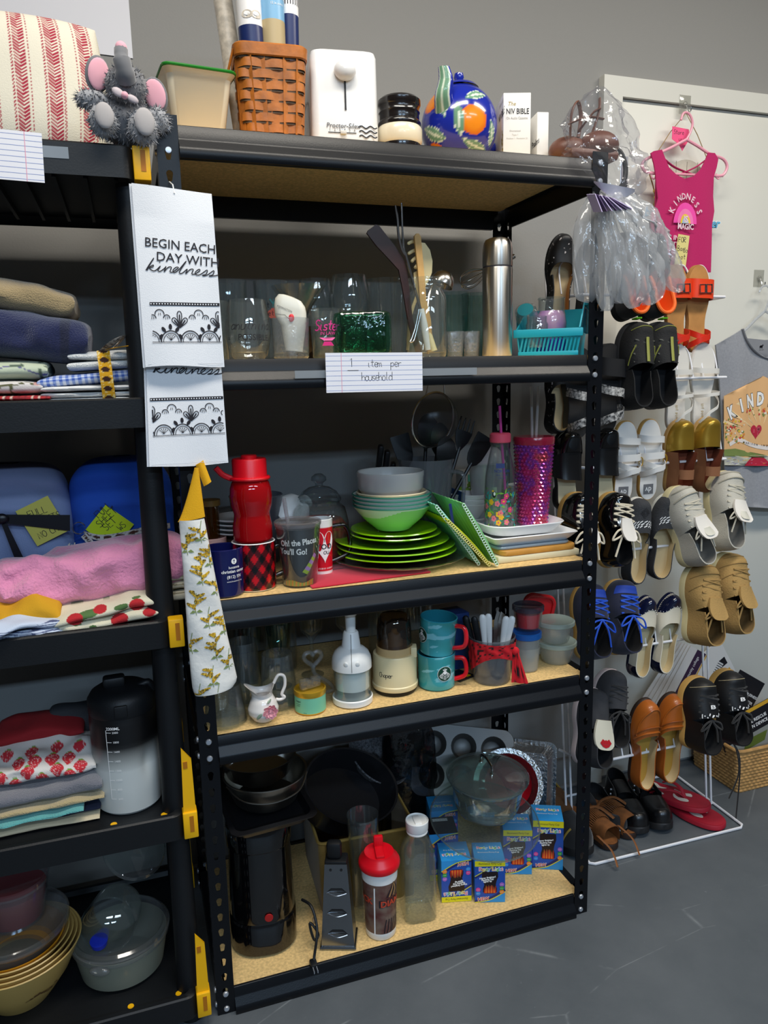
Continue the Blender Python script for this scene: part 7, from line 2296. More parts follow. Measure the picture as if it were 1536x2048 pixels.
def shoe_thing(name,label,parts,pos,roll_=0.0,tilt=0.0,yaw=0.0,lean=0.0,group=None,cat='shoe',flat=None,sc=None):
 """hang a shoe toe-up: pos is the point under the heel (bottom), the sole turned to the wall"""
 o = thing(name,label,cat,pos,(0,0,0),group)
 if flat is None:
  R = Matrix.Rotation(yaw,4,'Z') @ Matrix.Rotation(lean,4,'Y') @ Matrix.Rotation(pi / 2 + tilt,4,'X') @ Matrix.Rotation(roll_,4,'Y')
 else:
  R = Matrix.Rotation(flat,4,'Z') @ Matrix.Rotation(tilt,4,'X') @ Matrix.Rotation(roll_,4,'Y')
 o.rotation_euler = R.to_euler()
 for n_,mb,lab in parts:
  part(n_,mb,o,lab)
 return o
def laces(V,n,lm,t0=.02,t1=.42,w=.26,r=.0022,ends=True,bow=True,loop=.05):
 m = MB()
 Lp,Rp = [],[]
 for i in range(n):
  v = t0 + (t1 - t0) * i / (n - 1)
  Lp.append(V(.5 + w * (1 - .25 * i / n),v) + Vector((0,0,.003)))
  Rp.append(V(.5 - w * (1 - .25 * i / n),v) + Vector((0,0,.003)))
 mid = lambda a,b:(a + b) / 2 + Vector((0,0,.006))
 for i in range(n):
  if i < n - 1:
   m.tube(catmull([Lp[i],mid(Lp[i],Rp[i + 1]),Rp[i + 1]],4),r,lm,6)
   m.tube(catmull([Rp[i],mid(Rp[i],Lp[i + 1]) + Vector((0,0,.002)),Lp[i + 1]],4),r,lm,6)
  else:
   m.tube(catmull([Lp[i],mid(Lp[i],Rp[i]),Rp[i]],4),r,lm,6)
 if bow:
  k = mid(Lp[0],Rp[0]) + Vector((0,-.004,.004))
  for s_ in (-1,1):
   m.tube(catmull([k,k + Vector((s_ * loop * .5,-.008,.006)),k + Vector((s_ * loop * .7,-loop * .55,.002)),k + Vector((s_ * loop * .25,-loop * .3,.004)),k],5),r,lm,6)
   m.tube(catmull([k,k + Vector((s_ * loop * .3,-loop * .5,.004)),k + Vector((s_ * loop * .5,-loop * 1.25,.0))],5),r,lm,6)
 return m
def tongue(s,L_,wd,up,mt_,m=None,dy=0.0,dz=0.0):
 m = m or MB()
 p = s['V'](.5,.06)
 m.slab(lambda u,v:p + Vector(((u - .5) * wd * (.85 + .35 * sin(v * 2.2)),.012 - dy - L_ * v * (1 - .16 * (2 * u - 1) ** 4 * v),-.005 + dz + up * v ** 1.4 + .004 * sin(pi * u))),10,10,mt_,(0,0,.006))
 return m
def strap(w,zs,L,t0,t1,h,width,m_,th=.0025,side=1.0,n=20):
 """a band over the foot from the left edge at t0 to the right edge at t1"""
 m = MB()
 def S(u,v):
  a = pi * u
  t = t0 + (t1 - t0) * u
  y = t * L + width * (v - .5)
  ww = w(max(.02,min(t,.97))) * side
  c_ = cos(a)
  return Vector((-ww * (abs(c_) ** .6) * (1 if c_ > 0 else -1),y,zs(y) - .004 + h * sin(a) ** .75))
 m.slab(S,n,3,m_,(0,0,th))
 return m
def sandal(L,W,foot,solem,straps,sole=.016,toe=2.3,heel_h=0.0,rimm=None):
 w = outline(L,W,toe=toe)
 N = 26
 ts = [.5 - .5 * cos(pi * i / N) for i in range(N + 1)]
 rim = [(w(t),t * L) for t in ts] + [(-w(t),t * L) for t in ts[::-1][1:-1]]
 lift = lambda y:heel_h * max(0,1 - y / L / .55) ** .8
 zs = lambda y:sole + lift(y)
 m = MB()
 m.loft([[(x * k,L / 2 + (y - L / 2) * (1 - (1 - k) * .5),(lift(y) if (z > 0 or y > L * .3) else 0) + z) for x,y in rim] for k,z in ((.96,0),(1,.002),(1,sole - .002),(.98,sole))],solem)
 f = MB()
 f.add([(x * .95,L / 2 + (y - L / 2) * .975,zs(y) + .0008) for x,y in rim],[tuple(range(len(rim)))],foot)
 P = [('sole',m,None),('footbed',f,None)]
 for s_ in straps:
  P.append(('strap',strap(w,zs,L,*s_[:5],**(s_[5] if len(s_) > 5 else {})),None))
 return P,w,zs
def pair(name,labels,parts,poses,group=None,**kw):
 a = shoe_thing(name,labels[0],parts,*poses[0][:1],**poses[0][1],**kw)
 R = poses[1]
 b = twin(a,R[0],None,labels[1])
 q = dict(roll_=0.0,tilt=0.0,yaw=0.0,lean=0.0)
 q.update(R[1])
 b.rotation_euler = (Matrix.Rotation(q['yaw'],4,'Z') @ Matrix.Rotation(q['lean'],4,'Y') @ Matrix.Rotation(pi / 2 + q['tilt'],4,'X') @ Matrix.Rotation(q['roll_'],4,'Y')).to_euler()
 return a,b
blk_l = mat('black_leather','#0d0d0f',.32,coat=.15)
blk_p = mat('black_patent','#08080a',.1,coat=.8)
blk_s = mat('black_suede','#141416',.9,sheen=.3)
tan_l = mat('tan_footbed','#c08a4e',.5,var=(30,.15))
wht_l = mat('white_leather','#e4e2de',.4)
rub_w = mat('white_rubber','#d8d4c8',.6)
rub_t = mat('gum_rubber','#c79a52',.6)
lin_b = mat('beige_lining','#cbb78e',.8)
lin_k = mat('black_lining','#17171a',.9)
def glitter():
 m = bpy.data.materials.new('black_glitter')
 m.use_nodes = True
 nt = m.node_tree
 b = nt.nodes['Principled BSDF']
 b.inputs['Roughness'].default_value = .5
 tc = nt.nodes.new('ShaderNodeTexCoord')
 v = nt.nodes.new('ShaderNodeTexVoronoi')
 v.inputs['Scale'].default_value = 300
 nt.links.new(tc.outputs['Object'],v.inputs['Vector'])
 r = nt.nodes.new('ShaderNodeValToRGB')
 r.color_ramp.elements[0].position = .86
 r.color_ramp.elements[0].color = (.005,.005,.006,1)
 r.color_ramp.elements[1].position = .9
 r.color_ramp.elements[1].color = (.55,.5,.5,1)
 nt.links.new(v.outputs['Color'],r.inputs['Fac'])
 nt.links.new(r.outputs['Color'],b.inputs['Base Color'])
 return m
glit = glitter()
G = 'shoes on the wire rack'
HX = lambda z,x:(x,[b for b in BARS if abs(b[0] - z) < .01][0][1])
def std(s):
 return [('sole',s['sole'],None),('upper',s['upper'],None),('insole',s['insole'],None)]
# row 1 (top bar)
z1,y1 = BARS[0]
s = make_shoe(.225,.072,glit,blk_l,tan_l,'flat',.010,.034,.036,.66,throat=.22,toe_h=.03,toe=2.1,insole=lin_b)
pair('ballet_flat',['black glitter ballet flat at the left end of the top rack bar','second black glitter ballet flat half hidden by the plastic bags'],std(s),[((.972,y1 + .035,z1 - .075),dict(lean=.06,yaw=-.15)),((1.062,y1 + .035,z1 - .085),dict(lean=.04,yaw=-.15))],group=G)
org = mat('orange_mesh','#f06a1e',.7)
s = make_shoe(.22,.082,blk_s,mat('black_rubber','#18181a',.6),org,'sneaker',.024,.062,.062,.52,insole=org)
p_ = std(s)
g_ = MB().box((0,-.006,.07),(.016,.004,.022),mat('lime_tab','#7de01e',.5),.001)
p_.append(('pull_tab',g_,'lime green pull tab'))
c_ = MB().tube([s['Q'](i,1) + Vector((0,0,.001)) for i in range(0,25)],.005,org,8)
p_.append(('collar',c_,'orange collar'))
pair('trail_shoe',['black and orange running shoe with a lime tab, left of its pair behind the bags','black and orange running shoe with a lime tab, right of its pair behind the bags'],p_,[((1.152,y1 + .0,z1 - .068),dict(tilt=-.12)),((1.232,y1 + .0,z1 - .068),dict(tilt=-.12))],group=G)
orl = mat('orange_leather','#e8431c',.4)
P_,w_,zs_ = sandal(.235,.080,tan_l,mat('tan_sole','#a8743c',.6),[(.74,.70,.032,.05,orl),(.24,.10,.036,.016,mat('red_orange_strap','#d8301c',.4)),(.08,.24,.04,.016,mat('red_orange_strap'))],.014)
bk_ = MB()
for x in (-.012,.010):
 bk_.tube([(x - .009,.72 * .235 - .011,zs_(.17) + .032),(x + .009,.72 * .235 - .011,zs_(.17) + .032),(x + .009,.72 * .235 + .011,zs_(.17) + .030),(x - .009,.72 * .235 + .011,zs_(.17) + .030)],.0022,CHROME,6,closed=True)
P_.append(('buckle',bk_,'chrome buckle'))
pair('sandal',['orange sandal with a chrome buckle, left of its pair at the top right','orange sandal with a chrome buckle, right of its pair at the top right'],P_,[((1.342,y1 + .024,z1 - .150),dict(lean=-.05,tilt=.02)),((1.410,y1 + .024,z1 - .150),dict(lean=-.02,tilt=.02))],group=G)
for x in (.985,1.06,1.19,1.285,1.345,1.41):
 hoop(x + .012,z1,y1)
# row 2
z2,y2 = BARS[1]
pat = mat('bandana_print','#1a1a1d',.7,var=(140,1.0),col2='#d6d2cc')
P_,w_,zs_ = sandal(.235,.085,blk_s,mat('black_rubber'),[(.76,.70,.036,.045,mat('black_mesh','#101013',.8)),(.52,.42,.044,.022,pat),(.12,.30,.05,.022,pat)],.026)
pair('sport_sandal',['black sport sandal with patterned straps behind the steel post','black sport sandal with patterned straps right of the steel post'],P_,[((1.005,y2 + .01,z2 - .150),dict(lean=.02)),((1.092,y2 + .01,z2 - .14),dict(lean=.03))],group=G)
s = make_shoe(.225,.086,mat('dark_knit','#1b1b1c',.85,bump=(300,.4)),mat('grey_rubber','#3a3a3c',.6),lin_k,'sneaker',.024,.064,.058,.50,toe_h=.045)
olv = mat('olive_piping','#8f9140',.6)
gc = mat('grey_cord','#4c4c46',.6)
lc = laces(s['V'],4,gc,.05,.40,.27,.0016,bow=False)
pp = MB()
pp.tube([s['V'](.5,v) + Vector((0,0,.004)) for v in (.02,.12,.24,.36,.44)],.0045,olv,6,flat=.4)
for u in (.12,.88):
 pp.tube([s['V'](u + (.5 - u) * k * .5,.05 + .25 * k) + Vector((0,0,.002)) for k in (0,.5,1)],.0018,olv,6)
pp.tube([s['V'](.15 + .7 * i / 16,.62 + .1 * sin(pi * i / 16)) + Vector((0,0,.001)) for i in range(17)],.0012,olv,6)
pair('trail_shoe',['dark trail shoe with olive lacing, left of its pair on the second bar','dark trail shoe with olive lacing, right of its pair on the second bar'],std(s) + [('laces',lc,None),('piping',pp,'olive piping')],[((1.150,y2 - .01,z2 - .080),dict(lean=.07,tilt=-.06)),((1.228,y2 - .01,z2 - .080),dict(lean=.05,tilt=-.06))],group=G)
ivs = mat('ivory_vinyl','#dcd8d0',.45)
P_,w_,zs_ = sandal(.245,.082,ivs,ivs,[(.70,.66,.034,.014,ivs),(.40,.44,.050,.009,ivs),(.06,.44,.05,.008,ivs)],.012)
P_[1][1].text('gold jill',.012,mat('gold_ink'),plane_at((0,.055,.0132),(0,1,0),(-1,0,0)),space=1.2)
pair('slide_sandal',['white strappy sandal, left of its pair at the right of the second bar','white strappy sandal, right of its pair at the right of the second bar'],P_,[((1.338,y2 + .022,z2 - .150),dict(lean=-.03)),((1.425,y2 + .022,z2 - .148),dict(lean=-.02))],group=G)
s = make_shoe(.20,.075,glit,blk_l,lin_b,'flat',.012,.034,.036,.62,throat=.2)
shoe_thing('dress_flat','dark glitter flat low behind the blue basket, left end of the second bar',std(s),(.955,y2 + .03,z2 - .135),lean=.1,group=G)
for x in (1.005,1.092,1.185,1.27,1.345,1.43):
 hoop(x + .01,z2,y2)
# row 3
z3,y3 = BARS[2]
lbf = mat('pale_footbed','#c9bf9c',.5)
P_,w_,zs_ = sandal(.215,.080,lbf,blk_l,[(.62,.56,.036,.075,blk_l)],.014,heel_h=.02)
t_ = make_shoe(.215,.080,blk_p,blk_p,lin_k,'flat',.014,.04,.0,.74,throat=.05,heel_h=.02)
P_.append(('toe_cap',MB().grid(lambda u,v:t_['V'](u,v),26,14,blk_p,flip=True),None))
pair('mule',['black patent sandal with a wide strap left of the steel post','black patent sandal with a wide strap right of the steel post'],P_,[((.978,y3 + .03,z3 - .115),dict(lean=.02)),((1.092,y3 + .03,z3 - .11),dict(lean=.02))],group=G)
P_,w_,zs_ = sandal(.225,.079,wht_l,rub_t,[(.78,.74,.030,.018,wht_l),(.55,.58,.036,.018,wht_l),(.50,.36,.046,.014,wht_l),(.33,.50,.050,.014,wht_l)],.014)
P_[1][1].poly([(-.016,.018),(.016,.018),(.016,.046),(-.016,.046)],mat('grey_logo_patch','#6f7074',.6),plane_at((0,0,.015),(1,0,0),(0,1,0))).text('dv',.022,WINK,plane_at((0,.031,.0154),(-1,0,0),(0,-1,0)),bold=.02)
P_.append(('buckle',MB().tube([(.036 + .006 * cos(a),.115 + .012 * sin(a),.035) for a in [i * .5 for i in range(13)]],.0015,goldm,6,closed=True),'gold buckle'))
pair('strappy_sandal',['white four-strap sandal, left of its pair on the third bar','white four-strap sandal, right of its pair on the third bar'],P_,[((1.158,y3 + .024,z3 - .105),dict(lean=.03)),((1.240,y3 + .024,z3 - .103),dict(lean=.0))],group=G)
gdl = mat('gold_leather','#a5832e',.3,metal=.6)
brl = mat('brown_suede','#8a5a3a',.8)
s = make_shoe(.21,.078,gdl,mat('wood_sole','#b08a52',.6),mat('rust_lining','#7a3a22',.8),'flat',.016,.042,.0,.60,throat=.03,toe_h=.036,toe=2.2)
hl = MB()
hl.slab(lambda u,v:s['Q'](round(u * 24),.25 + .75 * v) + Vector((0,0,.018 * v)),24,4,brl,(0,0,.0025))
an = strap(s['w'],s['zs'],.21,.30,.30,.060,.026,brl)
p_ = [('sole',s['sole'],None),('vamp',MB().grid(lambda u,v:s['V'](u,v),28,24,gdl,flip=True).grid(lambda u,v:s['V'](u,v * .8,.003),20,12,lin_k),'gold vamp'),('insole',s['insole'],None),('heel_counter',MB().grid(lambda u,v:s['Q'](round(u * 24),v) * 1.0 + Vector((0,0,.044 * v)),24,6,brl).grid(lambda u,v:s['Q'](round(u * 24),v,.003) + Vector((0,0,.044 * v)),24,6,mat('rust_lining'),flip=True),'brown heel counter'),('ankle_strap',an,'brown ankle strap')]
pair('slingback',['gold-toed slingback with a brown ankle strap, left of its pair','gold-toed slingback with a brown ankle strap, right of its pair'],p_,[((1.322,y3 + .02,z3 - .093),dict(lean=.04)),((1.415,y3 + .026,z3 - .09),dict(lean=.05))],group=G)
for x in (.98,1.093,1.165,1.243,1.35,1.445):
 hoop(x + .008,z3,y3,.055,.10)
# row 4
z4,y4 = BARS[3]
crl = mat('cream_lace','#d8cdb6',.8)
s = make_shoe(.20,.088,blk_p,rub_t,lin_k,'sneaker',.020,.066,.06,.52,toe_h=.044)
lc = laces(s['V'],5,crl,.02,.46,.24,.0028,loop=.06)
tg_ = tongue(s,.06,.034,.020,mat('white_tongue','#d9d4cc',.8))
pair('sneaker',['black patent sneaker with cream laces behind the steel post','black patent sneaker with cream laces right of the steel post'],std(s) + [('laces',lc,'cream laces'),('tongue',tg_,'white tongue')],[((.975,y4 - .01,z4 - .03),dict(lean=.10,tilt=-.16,roll_=.0)),((1.075,y4 - .02,z4 - .035),dict(lean=.16,tilt=-.2))],group=G)
gw = mat('charcoal_wool','#3a3b3e',.95,bump=(350,.6))
s = make_shoe(.238,.080,gw,rub_w,lin_b,'loafer',.014,.044,.044,.60,throat=.22,toe_h=.04)
em = MB()
VP = lambda x,y,e=0:(lambda p:p + Vector((0,0,.0012 + e)))(s['V'](.5 - x,y))
for k in range(7):
 for j in range(3):
  x = -.21 + .07 * k + .02 * (j % 2)
  em.poly([(x,.10 + .05 * j),(x + .05,.13 + .05 * j),(x + .05,.155 + .05 * j),(x,.125 + .05 * j)],WINK,VP)
for r_ in (.09,.06,.03):
 em.stroke([(-r_,.44),(0,.44 + r_ * 1.6),(r_,.44),(0,.44 - r_ * 1.6),(-r_,.44)],.012,lin_k,VP)
pair('slip_on',['charcoal slip-on with white embroidery, left of its pair','charcoal slip-on with white embroidery, right of its pair'],std(s) + [('embroidery',em,'black and white embroidery')],[((1.172,y4 + .02,z4 - .095),dict(lean=.06)),((1.262,y4 + .022,z4 - .090),dict(lean=.12,yaw=-.25))],group=G)
gm = mat('pale_grey_mesh','#b8b4a8',.7,bump=(400,.4))
s = make_shoe(.225,.090,gm,mat('cream_rubber','#d0c294',.6),mat('grey_lining','#8f8d88',.9),'sneaker',.026,.068,.062,.50,toe_h=.046)
lc = laces(s['V'],5,mat('grey_lace','#bdb7a6',.8),.02,.42,.24,.0022,loop=.05)
ov = MB()
ov.tube([s['V'](.12 + .76 * i / 18,.50 + .12 * sin(pi * i / 18)) + Vector((0,0,.001)) for i in range(19)],.0025,mat('warm_grey_overlay','#a59f8e',.6),6)
ov.tube([s['V'](.04 + .92 * i / 18,.72 + .1 * sin(pi * i / 18)) + Vector((0,0,.001)) for i in range(19)],.0025,MATS['warm_grey_overlay'],6)
tg_ = tongue(s,.062,.044,.022,mat('white_tongue'))
tongue(s,.022,.024,.010,mat('tongue_patch','#c9c6b8',.6),tg_,.032,.0125)
pair('running_shoe',['pale grey running shoe with cream sole, left of its pair','pale grey running shoe with cream sole, right of its pair'],std(s) + [('laces',lc,None),('overlay',ov,None),('tongue',tg_,'white tongue')],[((1.332,y4 - .035,z4 - .055),dict(lean=-.16,tilt=-.22,yaw=.1)),((1.430,y4 - .02,z4 - .025),dict(lean=.20,tilt=-.22))],group=G)
for x in (1.01,1.10,1.18,1.27,1.36,1.455):
 hoop(x,z4,y4)
# row 5
z5,y5 = BARS[4]
nvs = mat('navy_suede','#141a34',.85,sheen=.2)
blu = mat('blue_lace','#1c4fc0',.7)
s = make_shoe(.20,.090,nvs,rub_t,lin_k,'sneaker',.018,.066,.07,.52,toe_h=.042)
lc = laces(s['V'],4,blu,.02,.36,.22,.0024,loop=.055)
bp_ = MB().grid(lambda u,v:s['V'](.18 + .64 * u,.42 + .22 * v) + Vector((0,0,.0012)),12,6,mat('blue_panel','#1c3fa0',.7))
pair('sneaker',['navy sneaker with bright blue laces behind the steel post','navy sneaker with bright blue laces right of the steel post'],std(s) + [('laces',lc,'bright blue laces'),('panel',bp_,'blue panel')],[((.995,y5 - .025,z5 + .0),dict(lean=.18,tilt=-.3)),((1.088,y5 - .025,z5 + .0),dict(lean=.2,tilt=-.3))],group=G)
nvp = mat('navy_patent','#0e1430',.15,coat=.6)
crm_l = mat('cream_leather','#dcd4c0',.4)
s = make_shoe(.232,.072,crm_l,nvp,lin_b,'flat',.012,.036,.034,.64,throat=.26,toe_h=.032,toe=1.9,insole=mat('cream_insole','#c9bc98',.6))
cap = MB().grid(lambda u,v:s['V'](u,.38 + .62 * v + .10 * cos(4 * pi * u) * (1 - v) * .5) + Vector((0,0,.0008)),30,12,nvp,flip=True)
for k in range(11):
 p0_ = s['V'](.08 + .084 * k,.40 + .05 * cos(4 * pi * (.08 + .084 * k))) + Vector((0,0,.0016))
 cap.ball(tuple(p0_),.0012,WINK,seg=6,rng=4)
hb = MB().grid(lambda u,v:s['Q'](round(6 + u * 12),v) * 1.0 + Vector((0,-.0008,0)),12,4,nvp)
pair('spectator_flat',['navy and cream spectator flat, left of its pair','navy and cream spectator flat, right of its pair'],std(s) + [('toe_cap',cap,'navy toe cap'),('heel_patch',hb,'navy heel')],[((1.186,y5 + .018,z5 - .088),dict(lean=.10)),((1.268,y5 + .022,z5 - .090),dict(lean=.12))],group=G)
tb_ = mat('tan_nubuck','#a8864f',.9,bump=(250,.4))
s = make_shoe(.225,.094,tb_,mat('cream_rubber'),mat('tan_lining','#7a6038',.9),'boot',.024,.07,.075,.48,toe_h=.046)
lc = laces(s['V'],5,mat('tan_lace','#9c7c48',.8),.01,.46,.24,.0024,loop=.05)
sm = MB()
for v in (.28,.5,.72):
 sm.tube([s['V'](.06 + .88 * i / 18,v + .1 * sin(pi * i / 18)) + Vector((0,0,.0008)) for i in range(19)],.0012,mat('tan_stitch','#8a6c3c',.8),6)
tg_ = tongue(s,.058,.046,.018,tb_)
pair('work_boot',['tan lace-up boot, left of its pair on the fifth bar','tan lace-up boot, right of its pair on the fifth bar'],std(s) + [('laces',lc,None),('stitching',sm,None),('tongue',tg_,None)],[((1.340,y5 - .03,z5 - .0),dict(lean=.12,tilt=-.16)),((1.437,y5 - .025,z5 + .018),dict(lean=.14,tilt=-.16,yaw=.1))],group=G)
for x in (1.04,1.13,1.19,1.275,1.375,1.475):
 hoop(x,z5,y5)
# row 6
z6,y6 = BARS[5]
gcv = mat('washed_black_canvas','#35363a',.95,var=(20,.4))
s = make_shoe(.205,.086,gcv,mat('pink_white_rubber','#c9b6b2',.6),lin_k,'boot',.020,.064,.08,.50,toe_h=.042)
lc = laces(s['V'],5,blk_s,.02,.44,.24,.0022,loop=.05)
shoe_thing('sneaker','washed black canvas sneaker with a pale sole, left of the tan loafers',std(s) + [('laces',lc,None)],(1.070,y6 + .03,z6 + .045),tilt=-.2,lean=.26,group=G)
s = make_shoe(.205,.086,gcv,mat('pink_white_rubber'),lin_k,'boot',.020,.064,.08,.50,toe_h=.042)
tg_ = tongue(s,.075,.056,.012,mat('cream_cap','#d6d0bc',.5))
pq_ = s['V'](.5,.06)
LPt = plane_at(pq_ + Vector((0,-.045,.0135)),(1,0,0),(0,1,-.17),.0012)
rd_ = mat('lip_red','#b81622',.5)
for p_a in ([(-.02,0),(-.011,.010),(-.004,.006),(0,.0085),(.004,.006),(.011,.010),(.02,0),(.008,-.003),(-.008,-.003)],[(-.02,0),(-.008,-.0035),(.008,-.0035),(.02,0),(.010,-.010),(0,-.013),(-.010,-.010)]):
 tg_.poly(p_a,rd_,LPt)
shoe_thing('sneaker','black sneaker with a pale striped sole and a white tongue with red lips',std(s) + [('tongue',tg_,'white tongue with a red lips print')],(.990,y6 - .0,z6 + .012),tilt=-.22,lean=.30,yaw=.1,group=G)
tlf = mat('cognac_leather','#a85a1e',.35,coat=.2)
s = make_shoe(.262,.078,tlf,mat('dark_sole','#2a1a12',.6),lin_b,'loafer',.014,.046,.044,.62,throat=.16,toe_h=.042,insole=mat('honey_insole','#b08a3c',.45))
se = MB()
se.tube([s['V'](.14 + .72 * i / 20,.12 + .56 * sin(pi * i / 20) ** .7) + Vector((0,0,.0012)) for i in range(21)],.0022,tlf,6)
se.tube([s['V'](.06 + .88 * i / 18,.10 - .02 * sin(pi * i / 18)) + Vector((0,0,.003)) for i in range(19)],.0024,tlf,6)
se.tube([s['V'](.08 + .84 * i / 18,.15 + .04 * sin(pi * i / 18)) + Vector((0,0,.003)) for i in range(19)],.0018,mat('cognac_cord','#8a4818',.5),6)
pair('loafer',['cognac brown loafer, left of its pair on the lowest bar','cognac brown loafer, right of its pair on the lowest bar'],std(s) + [('seam',se,None)],[((1.192,y6 + .018,z6 - .098),dict(lean=.04)),((1.283,y6 + .024,z6 - .098),dict(lean=.06,roll_=-.1))],group=G)
s = make_shoe(.205,.092,mat('black_tumbled','#0f0f11',.55),rub_t,lin_k,'boot',.024,.068,.075,.50,toe_h=.046)
lc = laces(s['V'],5,blk_s,.02,.44,.26,.0024,loop=.05)
dt = MB()
VP7 = lambda x,y,e=0:s['V'](.5 - x,y) + Vector((0,0,.005 + e))
dt.text('B',.10,WINK,VP7,.0,.20,sx=1.1,bold=.03)
for k in range(9):
 dt.stroke([(-.22 + .05 * k,.02 + .03 * (k % 2)),(-.20 + .05 * k,.09 - .03 * (k % 3))],.02,WINK,VP7)
dt.tube([s['V'](.05 + .9 * i / 18,.62 + .08 * sin(pi * i / 18)) + Vector((0,0,.001)) for i in range(19)],.0009,mat('cream_stitch','#a89a78',.8),6)
pair('skate_shoe',['black skate shoe with a white letter, left of its pair','black skate shoe with a white letter, right of its pair'],std(s) + [('laces',lc,None),('print',dt,'white printed marks')],[((1.330,y6 - .03,z6 + .012),dict(lean=.10,tilt=-.12)),((1.448,y6 - .02,z6 + .012),dict(lean=.05,tilt=-.12))],group=G)
dl = MB()
for x,l in ((1.505,.24),(1.50,.17)):
 dl.tube(catmull([(1.47,y6 - .045,z6 + .01),(x - .01,y6 - .05,z6 - .03),(x,y6 - .05,z6 - .10),(x - .004 if l > .2 else x - .03,y6 - .05,z6 - l)],6),.0035,blk_s,6,flat=.4)
solo('shoelace',dl,'long black shoelaces dangling from the lowest rack bar by the wicker basket','lace')
for x in (1.11,1.19,1.285,1.365,1.47):
 hoop(x,z6,y6,.05,.07)
# on the floor under the rack
s = make_shoe(.25,.095,blk_s,mat('black_rubber'),lin_k,'boot',.024,.075,.105,.50,toe_h=.05)
tr = MB()
yt = mat('yellow_trim','#a88a3a',.7)
tr.tube([s['Q'](i,1) + Vector((0,0,.002)) for i in range(25)],.0035,yt,6)
for q in (.25,.45):
 tr.tube([s['V'](.02 + .3 * i / 8,q + .04 * i / 8) + Vector((0,0,.001)) for i in range(9)],.003,yt,6)
 tr.tube([s['V'](.68 + .3 * i / 8,q + .04 * (1 - i / 8)) + Vector((0,0,.001)) for i in range(9)],.003,yt,6)
tg_ = tongue(s,.07,.05,.03,mat('brown_tongue','#5a3a1c',.8))
F_ = [('sole',s['sole'],None),('upper',s['upper'],None),('insole',s['insole'],None),('trim',tr,'yellow trim'),('tongue',tg_,'brown tongue')]
shoe_thing('hiking_boot','black hiking boot with yellow trim on the floor behind the steel post',F_,(.985,.42,.003),flat=pi + .1,group='shoes on the floor under the rack')
fr_b = mat('fringe_leather','#8a5428',.7,var=(60,.3))
def fringe_sandal(label,x,y,rz):
 P_,w_,zs_ = sandal(.22,.082,fr_b,mat('dark_sole'),[(.18,.18,.05,.05,fr_b)],.018)
 f = MB()
 for i in range(22):
  a = pi * (.08 + .84 * i / 21)
  q = Vector((-.040 * cos(a),.06,.02 + .052 * sin(a)))
  f.tube([q,q + Vector((0,.035,.003)),q + Vector((0,.058,-.006))],.0022,fr_b,5,flat=.5)
 f.tube(catmull([(-.045,.02,.045),(-.06,.0,.06),(-.05,-.04,.04),(-.055,-.07,.01)],5),.005,fr_b,6,flat=.35)
 f.tube(catmull([(.04,.05,.06),(.02,.10,.075),(-.02,.12,.06),(-.05,.10,.03)],5),.006,fr_b,6,flat=.35)
 P_.append(('fringe',f,None))
 return shoe_thing('fringe_sandal',label,P_,(x,y,.003),flat=rz,group='shoes on the floor under the rack',cat='shoe')
fringe_sandal('brown fringed sandal on the floor beside the black hiking boot',1.105,.180,.12)
fringe_sandal('second brown fringed sandal on the floor behind its pair',1.188,.205,.18)
s = make_shoe(.235,.085,blk_l,mat('black_rubber'),lin_k,'loafer',.022,.05,.055,.60,throat=.12,heel_h=.02)
stud = MB()
for sx in (-1,1):
 stud.ball((sx * .030,.075,.062),.0035,ZINC,seg=8,rng=5)
 stud.ball((sx * .036,.088,.055),.0035,ZINC,seg=8,rng=5)
band = strap(s['w'],s['zs'],.235,.36,.36,.050,.06,blk_l)
F_ = std(s) + [('studs',stud,'steel studs'),('band',band,None)]
for lab,x,y,rz in (('black studded clog on the floor in the middle under the rack',1.268,.43,pi - .25),('black studded clog on the floor beside the red flip-flops',1.350,.42,pi - .28)):
 shoe_thing('clog',lab,[(a,b_,c) for a,b_,c in F_],(x,y,.003),flat=rz,group='shoes on the floor under the rack')
shoe_thing('dress_flat','dark shoe in the shade at the back of the rack floor',std(make_shoe(.22,.08,blk_s,blk_l,lin_k,'flat',.014,.04,.04,.62)),(1.20,.44,.003),flat=pi - .2,group='shoes on the floor under the rack')
ffr = mat('red_foam','#a3142a',.6)
crp = mat('cream_print','#d8d0c4',.6)
P_,w_,zs_ = sandal(.262,.098,ffr,ffr,[],.016,toe=2.4)
pr = MB()
FP = plane_at((0,0,.0170),(1,0,0),(0,1,0),.0004)
for pts in ([(-.03,.03),(-.02,.05),(-.024,.08),(-.012,.10),(-.016,.12),(-.004,.11),(0,.09),(-.008,.07),(-.008,.045),(-.018,.03)],[(.012,.04),(.02,.07),(.012,.10),(.022,.13),(.032,.12),(.026,.10),(.034,.07),(.024,.04)],[(-.026,.14),(-.02,.17),(-.03,.19),(-.014,.20),(-.008,.17),(-.012,.15)],[(.0,.15),(.012,.17),(.006,.195),(.018,.205),(.028,.185),(.02,.16)]):
 pr.poly([tuple(q) for q in [(p[0],p[1]) for p in catmull([(a,b_,0) for a,b_ in pts],3,True)]],crp,FP)
th = MB()
for s_ in (-1,1):
 th.tube(catmull([(0,.185,.016),(s_ * .014,.165,.034),(s_ * .034,.125,.034),(s_ * .043,.095,.018)],6),.0065,ffr,8,flat=.45)
P_ += [('print',pr,'cream print'),('thong',th,None)]
a_ = shoe_thing('flip_flop','red flip-flop with a cream print lying nearest the rack corner',P_,(1.378,.40,.004),flat=pi + .32,group='shoes on the floor under the rack')
b_ = twin(a_,(1.345,.44,.022),(Matrix.Rotation(pi + .42,4,'Z') @ Matrix.Rotation(.05,4,'X')).to_euler(),'red flip-flop lying under and behind its pair')
